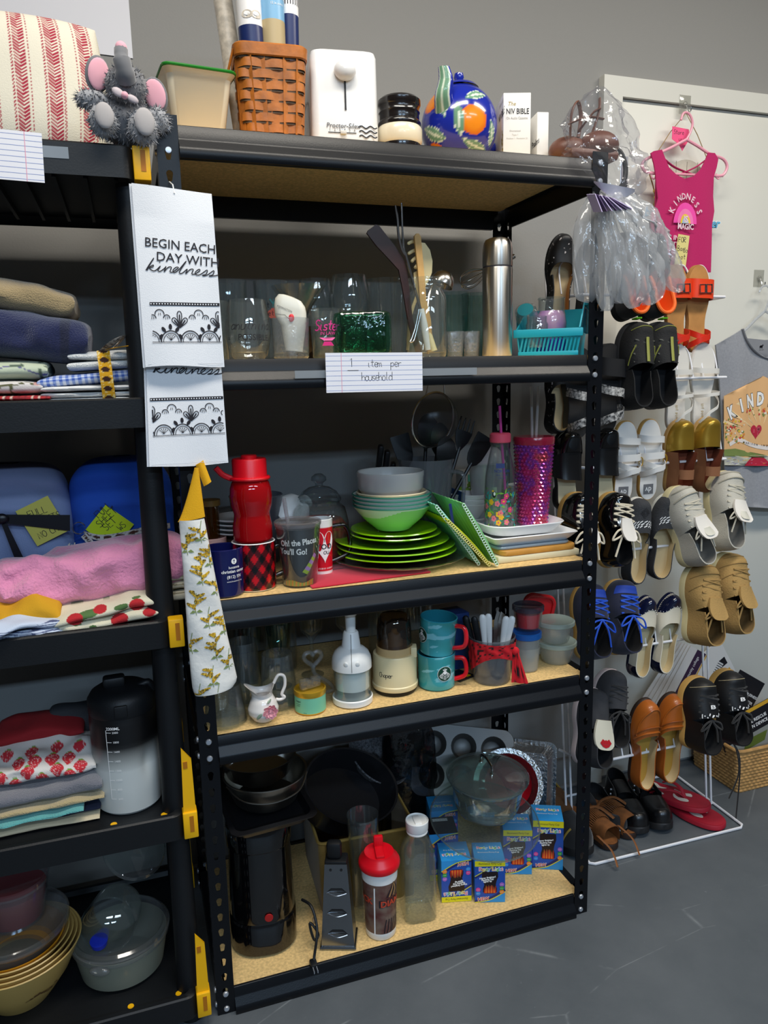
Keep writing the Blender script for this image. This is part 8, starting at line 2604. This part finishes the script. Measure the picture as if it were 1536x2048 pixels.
# ================================================================ door: hooks, clothes, sign
DY = WY - .012                                # face of the door leaf
clr_h = glass('hook_plate','#f2f2f0',1,.1,.12,'#dcdcd8')
def hook(label,x,z,y):
 t = thing('adhesive_hook',label,'hook',(x,y,z))
 part('plate',MB().box((0,-.0008,.012),(.040,.0016,.052),clr_h,.0005),t)
 part('hook',MB().ball((0,-.004,.012),.009,clr_h,(1,.45,1),14,8).tube(catmull([(0,-.006,.012),(0,-.012,.0),(0,-.018,-.012),(0,-.026,-.012),(0,-.028,-.002)],5),.0016,CHROME,8),t)
hook('clear adhesive hook on the top door frame holding the pink hanger',1.497,2.082,WY - .0265)
hook('clear adhesive hook on the door holding the grey shirt',1.822,1.605,DY)
pkh = mat('pink_hanger','#f0a6b8',.35)
t = thing('hanger','pink plastic child hanger on the upper door hook','hanger',(0,0,0))
HY = .462
q = lambda l,Y=HY:[tuple(py_(a,b_,Y)) for a,b_ in l]
m = MB()
m.tube(catmull(q([(1362,240),(1366,228),(1373,225),(1381,232),(1385,248),(1380,266),(1373,279)]),6),.0034,pkh,8)
m.tube(catmull(q([(1373,279),(1345,294),(1315,308),(1290,320),(1284,332),(1292,344),(1310,347)]),5),.0042,pkh,8)
m.tube(catmull(q([(1373,279),(1395,292),(1420,308),(1446,318),(1454,334),(1446,350),(1430,352)]),5),.0042,pkh,8)
m.tube(q([(1296,345),(1370,349),(1446,352)]),.0034,pkh,8)
for x in (1304,1433):
 m.tube(catmull(q([(x,347),(x - 1,354),(x + 4,358),(x + 7,353)]),4),.002,pkh,6)
part('frame',m,t)
mag = mat('magenta_jersey','#b8105e',.85,bump=(300,.15),sheen=.15)
t = thing('tank_top','magenta girls tank top printed Kindness is magic on the pink hanger','top',(0,0,0))
fo = [(1302,306),(1308,302),(1324,299),(1330,315),(1338,335),(1352,349),(1370,357),(1388,352),(1402,338),(1412,318),(1417,305),(1430,306),(1437,318),(1434,335),(1428,355),(1425,375),(1428,400),(1430,422),(1424,450),(1422,500),(1420,545),(1308,540),(1305,500),(1301,450),(1303,425),(1314,412),(1318,395),(1314,370),(1312,345),(1308,325)]
def cells(poly,step):
 """fill an outline with small triangles"""
 n = len(poly)
 co = [Vector(p) for p in poly]
 x0,x1 = min(p[0] for p in poly),max(p[0] for p in poly)
 z0,z1 = min(p[1] for p in poly),max(p[1] for p in poly)
 z = z0 + step / 2
 while z < z1:
  x = x0 + step / 2
  while x < x1:
   co.append(Vector((x,z)))
   x += step
  z += step
 v,e,f,*_ = delaunay_2d_cdt(co,[(i,(i + 1) % n) for i in range(n)],[],1,1e-6)
 out = []
 for q in f:
  a,b2,c2 = (v[i] for i in q[:3])
  out.append(tuple(q) if (b2 - a).cross(c2 - a) < 0 else tuple(q[::-1]))
 return [(p.x,p.y) for p in v],out
def clothgrid(m,poly,Y,m_,th=.004,dy=0.0,amp=.004,holes=None):
 """extrude an outline (photo pixels at depth Y) into soft cloth"""
 pts = [py_(a,b_,Y) for a,b_ in poly]
 vs,F = cells([(p.x,p.z) for p in pts],.012)
 top = max(p.z for p in pts)
 yy = lambda x,z:Y - amp * sin(x * 60 + z * 9) * min(1,(top - z) * 6) + dy * (top - z)
 fr_v = [(x,yy(x,z),z) for x,z in vs]
 bk_v = [(x,yy(x,z) + th,z) for x,z in vs]
 n = len(fr_v)
 B_ = [tuple(i + n for i in f[::-1]) for f in F]
 cnt = {}
 for f in F:
  for i in range(len(f)):
   k = (f[i],f[(i + 1) % len(f)])
   cnt[k] = 1
 E_ = [(b2,a,a + n,b2 + n) for a,b2 in cnt if (b2,a) not in cnt]
 m.add(fr_v + bk_v,F + B_ + E_,m_)
m = MB()
clothgrid(m,fo,.448,mag)
TP = lambda x,y,e=0:Vector((x,.4435 - .0012 - e - .004 * abs(sin(x * 60 + y * 9)) * .0 - (.004 * max(0,sin(x * 60 + y * 9))) - .0004,y))
cx_,cz_ = py_(1367,445,.447).x,py_(1367,445,.447).z
pkA = [mat('candy_pink','#f04aa8',.7),mat('pink_band','#f07ab4',.7),mat('yellow_band','#e8c43a',.7),mat('sky_band','#9fc6d8',.7)]
lw = mat('pale_print','#e8c8d4',.7)
for k,r_ in enumerate((.044,.031,.020,.013)):
 v_,F_ = cells([(cx_ + r_ * cos(a) * .95,cz_ - .004 + r_ * 1.3 * sin(a)) for a in [pi * i / 24 for i in range(25)]],.006)
 m.add([tuple(TP(a,b_,.0005 + .0004 * k)) for a,b_ in v_],F_,pkA[k])
for i,ch in enumerate('KINDNESS'):
 a = pi * (.86 - .72 * i / 7)
 m.text(ch,.024,lw,TP,cx_ + .053 * cos(a),cz_ + .0 + .070 * sin(a),rot=a - pi / 2,bold=.02,e=.0008,sx=.9)
m.text('IS',.024,lw,TP,cx_ + .001,cz_ + .007,bold=.04,e=.0024).text('MAGIC',.0225,lw,TP,cx_ + .002,cz_ - .013,bold=.03,sx=.85,e=.0008).text('IN',.018,lw,TP,cx_ - .030,cz_ - .045,bold=.02,e=.0008).text('IT',.018,lw,TP,cx_ - .030,cz_ - .063,bold=.02,e=.0008)
part('front',m,t)
m = MB()
for l in ([(1328,318),(1350,335),(1385,349)],[(1414,318),(1390,335),(1356,350)]):
 m.tube(catmull(q(l,.466),4),.0045,mag,8,flat=.5)
clothgrid(m,[(1312,345),(1340,352),(1370,360),(1400,352),(1428,348),(1420,540),(1310,536)],.462,mag,.003)
part('back',m,t)
lem = mat('pale_yellow_note','#dccf86',.8)
c = py_(1364,500,.434)
m = MB()
P = lambda x,y,e=0:Vector((c.x + x * cos(-.1) - y * sin(-.1),c.y - .0004 - e,c.z + x * sin(-.1) + y * cos(-.1)))
m.poly([(-.020,-.045),(.020,-.045),(.020,.042),(-.020,.042)],lem,P).poly([(-.020,.042),(.020,.042),(.020,-.045),(-.020,-.045)],lem,lambda x,y,e=0:P(x,y) + Vector((0,.0006,0)))
for s_,x,y in (('FOR',-.016,.020),('Bar',-.016,-.004),('do',.004,-.006),('not',-.010,-.026)):
 m.hand(s_,.014,.0013,pen,P,x,y,rot=.08,adv=.66,e=.0004)
solo('sticky_note',m,'pale yellow sticky note pinned low on the magenta tank top','note')
hp = mat('hot_pink_paper','#f2588a',.8)
sgw = mat('whitewashed_wood','#c9c4b4',.8,var=(18,.25))
t = thing('wooden_sign','whitewashed round wooden sign with blue script letters hanging by twine behind the tank top','sign',(0,0,0))
SY = .492
c = py_(1370,375,SY)
m = MB()
m.at((c.x,SY,c.z),(pi / 2,0,0)).lathe([(0,-.004),(.074,-.004),(.076,-.002),(.076,.004),(0,.004)],sgw,56)
m.at()
for x in (-.038,0,.038):
 m.box((c.x + x,SY - .0042,c.z),(.0012,.0008,.14),mat('plank_gap','#7a7466',.9))
part('board',m,t)
m = MB()
lb = mat('sky_blue_letters','#5fb4dc',.6)
LP = plane_at(py_(1430,447,SY - .003),eps=.004)
m.text('better',.036,WINK,plane_at(py_(1412,447,SY - .003),eps=.003),bold=.10,shear=.2)
m.text('better',.036,lb,plane_at(py_(1412,447,SY - .003),eps=.005),bold=.02,shear=.2)
part('lettering',m,t,'blue cut-out script letters')
m = MB()
m.text('be',.036,WINK,plane_at(py_(1297,425,SY - .003),eps=.003),bold=.10,shear=.2).text('be',.036,lb,plane_at(py_(1297,425,SY - .003),eps=.005),bold=.02,shear=.2)
part('lettering',m,t,'blue cut-out script letters')
tw = mat('jute_twine','#a08658',.9)
part('twine',MB().tube(q([(1306,318),(1340,265),(1372,226),(1395,270),(1415,320)],SY - .006),.0012,tw,6),t,'jute twine')
c = py_(1360,272,SY - .014)
m = MB()
P = plane_at(c)
m.poly([(-.028,.024),(.030,.020),(.032,-.008),(.010,-.040),(-.004,-.022),(-.028,-.010)],hp,P).poly([(-.028,-.010),(-.004,-.022),(.010,-.040),(.032,-.008),(.030,.020),(-.028,.024)],hp,lambda x,y,e=0:P(x,y) + Vector((0,.0006,0)))
m.hand('Store',.012,.0010,pen,P,-.022,.004,adv=.6,e=.0003).hand('use',.012,.0010,pen,P,-.004,-.014,adv=.6,e=.0003)
solo('sticky_note',m,'hot pink sticky note reading Store at the top of the wooden sign','note')
wch = MB().tube(catmull(q([(1296,340),(1306,372),(1310,400),(1302,420),(1296,428)],.486),5),.0018,tw,6).ball(tuple(py_(1309,382,.484)),.005,mat('wood_bead','#c9a85a',.5)).ball(tuple(py_(1310,395,.484)),.004,MATS['wood_bead'])
part('tassel',wch,t,'string with wooden beads')
# grey shirt
whh = glass('clear_hanger','#f2f4f6',1.2,.05,.5,'#dfe2e6')
t = thing('hanger','white plastic hanger holding the grey shirt','hanger',(0,0,0))
m = MB()
m.tube(catmull(q([(1518,585),(1524,574),(1534,572),(1540,582),(1538,600),(1530,622)],.478),6),.003,whh,8)
m.tube(catmull(q([(1530,622),(1510,640),(1488,662),(1470,672)],.478),5),.0045,whh,8)
m.tube(catmull(q([(1530,622),(1560,640),(1590,668)],.478),5),.0045,whh,8)
part('frame',m,t)
gry = mat('heather_grey_jersey','#9a9ca2',.9,var=(160,.12),bump=(400,.2),sheen=.2)
t = thing('t_shirt','heather grey t-shirt printed Kindness Madison Indiana at the right edge','t-shirt',(0,0,0))
m = MB()
sh = [(1432,690),(1470,668),(1486,658),(1494,680),(1508,700),(1530,714),(1556,712),(1585,690),(1600,660),(1640,690),(1650,1000),(1620,1012),(1560,1018),(1500,1014),(1452,1006),(1452,960),(1450,900),(1446,850),(1440,760)]
clothgrid(m,sh,.465,gry,.005,amp=.005)
m.tube(catmull([(p[0],p[1] - .002,p[2]) for p in q([(1484,658),(1492,680),(1508,702),(1530,716),(1556,714),(1588,690)],.465)],5),.006,mat('grey_rib','#85878c',.9),8,flat=.5)
GP = lambda x,y,e=0:Vector((x,.4595 - .0008 - e - .0052 * max(0,sin(x * 60 + y * 9)),y))
px_ = lambda a,b_:(lambda p:(p.x,p.z))(py_(a,b_,.460))
pe,pe2 = mat('peach_print','#e2b27c',.8),mat('peach_light','#ecd0a0',.8)
pol = [(1447,792),(1524,752),(1600,790),(1600,932),(1447,930)]
def fan(pts,mt_,e):
 """cover a printed polygon with small cells so that it follows the cloth"""
 v,F = cells([px_(a,b_) for a,b_ in pts],.009)
 m.add([tuple(GP(x,z,e)) for x,z in v],F,mt_)
fan(pol,pe,.0002)
for k in range(9):
 a = .4 + 2.4 * k / 8
 fan([(1520 + 20 * cos(a),868 - 20 * sin(a)),(1520 + 78 * cos(a - .05),868 - 78 * sin(a - .05)),(1520 + 78 * cos(a + .05),868 - 78 * sin(a + .05))],pe2,.0005)
wk = [(1462,826,.45),(1480,812,.3),(1499,803,.18),(1519,799,.03),(1540,801,-.1),(1560,806,-.2)]
for ch,(a,b_,r_) in zip('KINDNE',wk):
 x,z = px_(a,b_)
 m.text(ch,.056,INK,GP,x,z,rot=r_,bold=.075,e=.0008,sx=.62).text(ch,.056,WINK,GP,x,z,rot=r_,bold=.045,e=.0012,sx=.62)
rh = [mat('ruby_print','#b8203c',.7),mat('ruby_light','#d85a6c',.7)]
hx,hz = px_(1511,862)
hp_ = [(hx + .021 * (sin(a) ** 3) * 1.05,hz + .0016 * (13 * cos(a) - 5 * cos(2 * a) - 2 * cos(3 * a) - cos(4 * a))) for a in [2 * pi * i / 36 for i in range(36)]]
m.poly(hp_,rh[0],GP,.001)
for k in range(14):
 x,z = hx + .026 * (hsh(k,1) - .5),hz + .022 * (hsh(k,2) - .45)
 m.stroke([(x,z - .006),(x + .003 * (hsh(k,4) - .5),z + .006)],.002,rh[1],GP,.0014)
fcs = [mat('flower_red','#c8403a',.7),mat('flower_yellow','#dcb83a',.7),mat('flower_green','#7a8a4a',.7),mat('flower_white','#e4dcc8',.7),mat('flower_orange','#dc8a3a',.7)]
for i in range(90):
 if i < 60:
  a,b_ = 1467 + (hsh(i,1) - .5) * 36,862 + (hsh(i,2) - .5) * 48
 else:
  a,b_ = 1516 + (hsh(i,1) - .5) * 50,824 + (hsh(i,2) - .5) * 14
 x,z = px_(a,b_)
 m.disc(x,z,.0022 + .0022 * hsh(i,3),fcs[int(hsh(i,4) * 5)],GP,.001 + .0002 * (i % 4),7)
ban = mat('banner_white','#e6ddd6',.7)
bx = [px_(a,b_) for a,b_ in [(1458,889),(1476,880),(1494,887),(1514,893),(1536,896),(1560,893)]]
m.stroke(catmull([(x,z,0) for x,z in bx],6),.0125,ban,GP,.0012)
for i,ch in enumerate('MADISON INDIANA'):
 f_ = i / 14
 x,z = px_(1484 + 66 * f_,884.5 + 14 * f_ - 6 * f_ * f_)
 if ch != ' ':
  m.text(ch,.0085,INK,GP,x,z,rot=-.22 + .16 * f_,bold=.02,e=.0016)
fan([(1447,899),(1470,897),(1500,904),(1530,910),(1600,905),(1600,918),(1447,912)],fcs[2],.0006)
fan([(1447,911),(1600,911),(1600,932),(1447,930)],mat('lake_print','#b9b8a8',.7),.0007)
for k in range(26):
 x,z = px_(1450 + 90 * hsh(k,5),914 + 15 * hsh(k,6))
 m.stroke([(x,z),(x + .012,z + .001)],.0016,[fcs[1],mat('lilac_print','#8a86b0',.7),WINK][k % 3],GP,.001)
fan([(1486,931),(1492,922),(1504,913),(1514,910),(1526,915),(1540,926),(1544,931)],rh[0],.0012)
for k in range(8):
 x,z = px_(1492 + 44 * hsh(k,7),917 + 12 * hsh(k,8))
 m.stroke([(x,z),(x + .008,z)],.0015,rh[1],GP,.0016)
gx,gz = px_(1522,694)
part('body',m,t)
m = MB()
clothgrid(m,[(1490,676),(1530,680),(1590,676),(1584,705),(1540,716),(1508,704)],.474,mat('grey_rib'),.003)
LPn = plane_at(py_(1522,693,.473),eps=.001)
m.disc(0,0,.006,INK,LPn,0,12,.0035).poly([(-.005,-.006),(-.003,-.006),(-.002,0),(.002,0),(.003,-.006),(.005,-.006),(.005,.002),(-.005,.002)],INK,LPn).disc(.006,.004,.0025,INK,LPn,.0002,8)
m.text('ultra-soft',.0045,INK,LPn,.002,-.010)
part('back_neck',m,t,'inside neck with a small printed mark')
# ================================================================ plastic bags tied at the post
t = thing('plastic_bags','bunch of pale plastic bags with purple labels hanging from the steel post','bag',(0,0,0))
haze = glass('hazy_plastic','#f2f3f4',1.0,.12,.36,'#e4e6e8',bump=(24,.8))
cone = [([(1186,385),(1150,450),(1148,560),(1156,600),(1200,590),(1196,450)],.005,0),([(1196,395),(1190,480),(1196,600),(1212,622),(1228,600),(1222,480),(1210,400)],-.028,1),([(1206,400),(1212,500),(1222,590),(1250,605),(1262,560),(1240,470),(1220,400)],-.040,2),([(1214,395),(1230,480),(1246,600),(1272,615),(1292,580),(1270,480),(1236,400)],-.048,3),([(1222,390),(1256,470),(1282,600),(1320,600),(1330,560),(1300,460),(1250,395)],-.044,4),([(1236,388),(1280,440),(1330,570),(1368,578),(1356,520),(1318,430),(1262,385)],-.036,5)]
bag_labels = ['hanging left behind the post','in front of the post','second right of the post','middle of the bunch','second from the right','spread furthest right']
for pl,Y,k in cone:
 m = MB()
 pts = [py_(a,b_,Y) for a,b_ in pl]
 n = len(pts)
 cxy = sum(pts,Vector()) / n
 ring = catmull(pts,8,True)
 def bg(u,v,s_):
  i = u * len(ring)
  p = ring[int(i) % len(ring)]
  r = p.lerp(cxy,1 - v)
  bul = .022 * sqrt(max(0,1 - v * v))
  nz = .013 * (vnoise(r.x * 80 + k * 9,r.z * 14,k) - .5) + .010 * (vnoise(r.x * 230,r.z * 30,k + 5) - .5)
  return Vector((r.x + nz * .6,Y + s_ * (bul + nz),r.z))
 m.grid(lambda u,v:bg(u,v,-1),len(ring),14,haze,closeu=True)
 m.grid(lambda u,v:bg(u,v,1),len(ring),14,haze,closeu=True,flip=True)
 part('bag',m,t)
pur_ = mat('purple_label','#4a3560',.5)
pl_l = mat('lilac_label','#b5a8cc',.6)
for k in range(7):
 a = py_(1190 + 6 * k,388 + 1.5 * k,-.062)
 b_ = py_(1204 + 10 * k,424 - 1.0 * k,-.066)
 ax = (b_ - a).normalized()
 n_ = Vector((ax.z,0,-ax.x)) * .0016
 dpt = Vector((0,.03,.006))
 m = MB()
 m.loft([[tuple(a - n_),tuple(b_ - n_),tuple(b_ - n_ + dpt),tuple(a - n_ + dpt)],[tuple(a + n_ * .2),tuple(b_ + n_ * .2),tuple(b_ + n_ * .2 + dpt),tuple(a + n_ * .2 + dpt)]],pur_ if k % 2 else pl_l)
 part('label_card',m,t,'purple and lilac label cards')
m = MB()
m.slab(lambda u,v:py_(1188 + 82 * u,362 + 16 * u + 22 * sin(u * 3) * v + 3 * v,-.055 + .01 * v),16,4,mat('white_flap','#d9d6de',.5),(0,.001,0))
part('flap',m,t,'folded white label flap')
part('tie',MB().tube(catmull([(.872,-.012,1.705),(.880,-.03,1.69),(.888,-.045,1.675),(.895,-.04,1.66)],5),.008,haze,8),t)
m = MB().tube([py_(1243,382,.06),py_(1252,367,.06)],.0055,BLKP,8)
solo('rod_end',m,'short black rod end sticking up behind the plastic bags','rod')
# ================================================================ wicker basket with leaflets
t = thing('wicker_basket','rectangular wicker basket of leaflets on the floor right of the shoe rack','basket',(1.80,.395,0),.0)
wk_ = mat('seagrass','#c9985a',.7,var=(60,.3))
BW_,BD_,BH_ = .33,.215,.145
m = MB()
o_ = rrect(BW_,BD_,.015,4)
per = []
L_ = [0]
for a in range(len(o_)):
 L_.append(L_[-1] + math.dist(o_[a],o_[(a + 1) % len(o_)]))
NP = 240
ring = []
for j in range(NP):
 sv = L_[-1] * j / NP
 k = max(i for i in range(len(L_)) if L_[i] <= sv + 1e-9)
 k = min(k,len(o_) - 1)
 f_ = (sv - L_[k]) / max(L_[k + 1] - L_[k],1e-9)
 a,b_ = o_[k],o_[(k + 1) % len(o_)]
 ring.append((a[0] + (b_[0] - a[0]) * f_,a[1] + (b_[1] - a[1]) * f_))
rings = []
NR = 13
for r_ in range(NR):
 for q_,zz_ in ((0,0),(1,.5),(0,1)):
  if q_ == 0 and zz_ == 1 and r_ < NR - 1:
   continue
  z = BH_ * (r_ + zz_) / NR
  tp = .93 + .07 * z / BH_
  rr_ = []
  for j,(x,y) in enumerate(ring):
   b = .0042 * (.35 + .65 * abs(sin(pi * (j / 4 + .5 * (r_ % 2))))) * q_
   n_ = Vector((x,y * BW_ / BD_,0)).normalized()
   rr_.append((x * tp + n_.x * b,y * tp + n_.y * b,z))
  rings.append(rr_)
m.loft(rings,wk_,True,False)
m.loft([[(x * .96,y * .95,BH_) for x,y in ring],[(x * .90,y * .9,.006) for x,y in ring]],wk_,False,True)
part('woven_wall',m,t)
part('rim',MB().tube([(x,y,BH_ + .001) for x,y in ring[::3]],.006,wk_,8,closed=True),t)
pd,py3,pw = mat('leaflet_black','#17161c',.35),mat('leaflet_gold','#d3a02c',.4),mat('leaflet_white','#d9d6d2',.45)
pp_ = mat('leaflet_plum','#3a2440',.4)
def leaflet(label,cpx,Y,w,h,rot,lean,deco,base=None,grp='leaflets in the wicker basket'):
 c = py_(*cpx,Y)
 m = MB()
 ux,uz = Vector((cos(rot),0,sin(rot))),Vector((-sin(rot),0,cos(rot)))
 P = lambda x,y,e=0:c + ux * x + uz * y + Vector((0,lean * y - e - .0004,0))
 Pb = lambda x,y,e=0:P(x,y) + Vector((0,.002,0))
 cr_ = [(-w / 2,-h / 2),(w / 2,-h / 2),(w / 2,h / 2),(-w / 2,h / 2)]
 m.loft([[tuple(Pb(*q_)) for q_ in cr_],[tuple(P(*q_)) for q_ in cr_]],base or pw)
 deco(m,P,w,h)
 return solo('leaflet',m,label,'leaflet',group=grp)
def dA(m,P,w,h):
 m.poly([(-w * .30,-h / 2),(-w * .04,-h / 2),(-w * .04,h / 2),(-w * .30,h / 2)],pp_,P,.0003)
 m.text('MADISON COUNTY of community college',.016,WINK,P,-w * .2,-h * .02,rot=pi / 2,e=.0006,sx=.8)
 m.text('education',.011,WINK,P,-w * .10,-.05,rot=pi / 2,e=.0006)
 m.poly([(-w * .03,-h / 2),(.0,-h / 2),(.0,h / 2),(-w * .03,h / 2)],py3,P,.0003)
 m.disc(-w * .17,-h * .44,.012,py3,P,.0006,10).text('||||||||',.03,INK,P,w * .42,h * .40,rot=pi / 2,e=.0005)
for k in range(5):
 leaflet(['white leaflet at the back of the fanned stack','second white leaflet of the fanned stack','third white leaflet of the fanned stack','fourth white leaflet of the fanned stack','plum and gold banded leaflet at the front of the fanned stack'][k],(1346 + 8 * k,1372 + 2 * k),.47 - .006 * k,.16,.26,-.66 + .03 * k,.0,dA if k == 4 else (lambda m,P,w,h:None))
leaflet('white photo leaflet leaning right behind the fanned stack',(1432,1360),.48,.16,.24,.55,.0,lambda m,P,w,h:[m.poly([(-w * .4 + .05 * i,h * (.1 - .2 * j)),(-w * .4 + .05 * i + .03,h * (.1 - .2 * j)),(-w * .4 + .05 * i + .03,h * (.22 - .2 * j)),(-w * .4 + .05 * i,h * (.22 - .2 * j))],[pd,py3][(i + j) % 2],P,.0003) for i in range(3) for j in range(2)])
def dB(m,P,w,h):
 m.poly([(-w / 2,-h * .5),(w / 2,-h * .5),(w / 2,-h * .38),(-w / 2,-h * .38)],py3,P,.0003)
 m.text('ENROLLING BUSINESS',.013,WINK,P,0,h * .2,bold=.02,e=.0004).text('TRAINING CENTER',.013,WINK,P,0,h * .08,bold=.02,e=.0004)
 m.disc(-w * .38,h * .12,.014,py3,P,.0004,10)
leaflet('black and gold leaflet in the middle of the wicker basket',(1478,1405),.46,.13,.20,-.55,0,dB,pd)
leaflet('clear-sleeved leaflet beside the black shoes in the basket',(1452,1440),.44,.11,.16,-.3,0,lambda m,P,w,h:m.disc(-.02,0,.02,mat('leaflet_red','#b8242c',.5),P,.0004,5),mat('leaflet_lilac','#b8b4c8',.3))
def dC(m,P,w,h):
 m.poly([(-w / 2,h * .5),(w / 2,h * .5),(w / 2,h * .42),(-w / 2,h * .42)],py3,P,.0003)
 m.text('INFLATABLE RESCUE',.015,WINK,P,w * .05,h * .22,bold=.02,e=.0004).text('FLOTATION DEVICE',.015,WINK,P,w * .05,h * .10,bold=.02,e=.0004)
 m.disc(-w * .38,h * .2,.013,py3,P,.0004,10)
 m.poly([(-w * .45,-h * .45),(w * .45,-h * .45),(w * .45,-h * .02),(-w * .45,-h * .02)],mat('leaflet_grey','#8a8c86',.5),P,.0003)
 m.poly([(-w * .2,-h * .3),(w * .2,-h * .3),(w * .3,-h * .12),(-w * .1,-h * .1)],mat('leaflet_olive','#5a6a2a',.5),P,.0006)
leaflet('black leaflet with gold bars lying at the front of the wicker basket',(1500,1466),.345,.22,.15,.30,.15,dC,pd)
leaflet('magenta and blue edged booklet sticking out right of the basket',(1520,1432),.42,.16,.05,.55,0,lambda m,P,w,h:m.poly([(-w / 2,-h * .5),(w / 2,-h * .5),(w / 2,-h * .1),(-w / 2,-h * .1)],mat('leaflet_magenta','#b8246a',.5),P,.0003).disc(-.02,.0,.012,mat('blue_tag','#2456c8',.5),P,.0006,4))
part_m = MB().grid(lambda u,v:py_(1395 + 40 * u,1440 + 22 * v + 6 * sin(u * 9),.42 - .01 * sin(v * 6)),10,6,mat('leaflet_white'))
solo('crumpled_paper',part_m,'crumpled white paper at the left end of the wicker basket','paper')
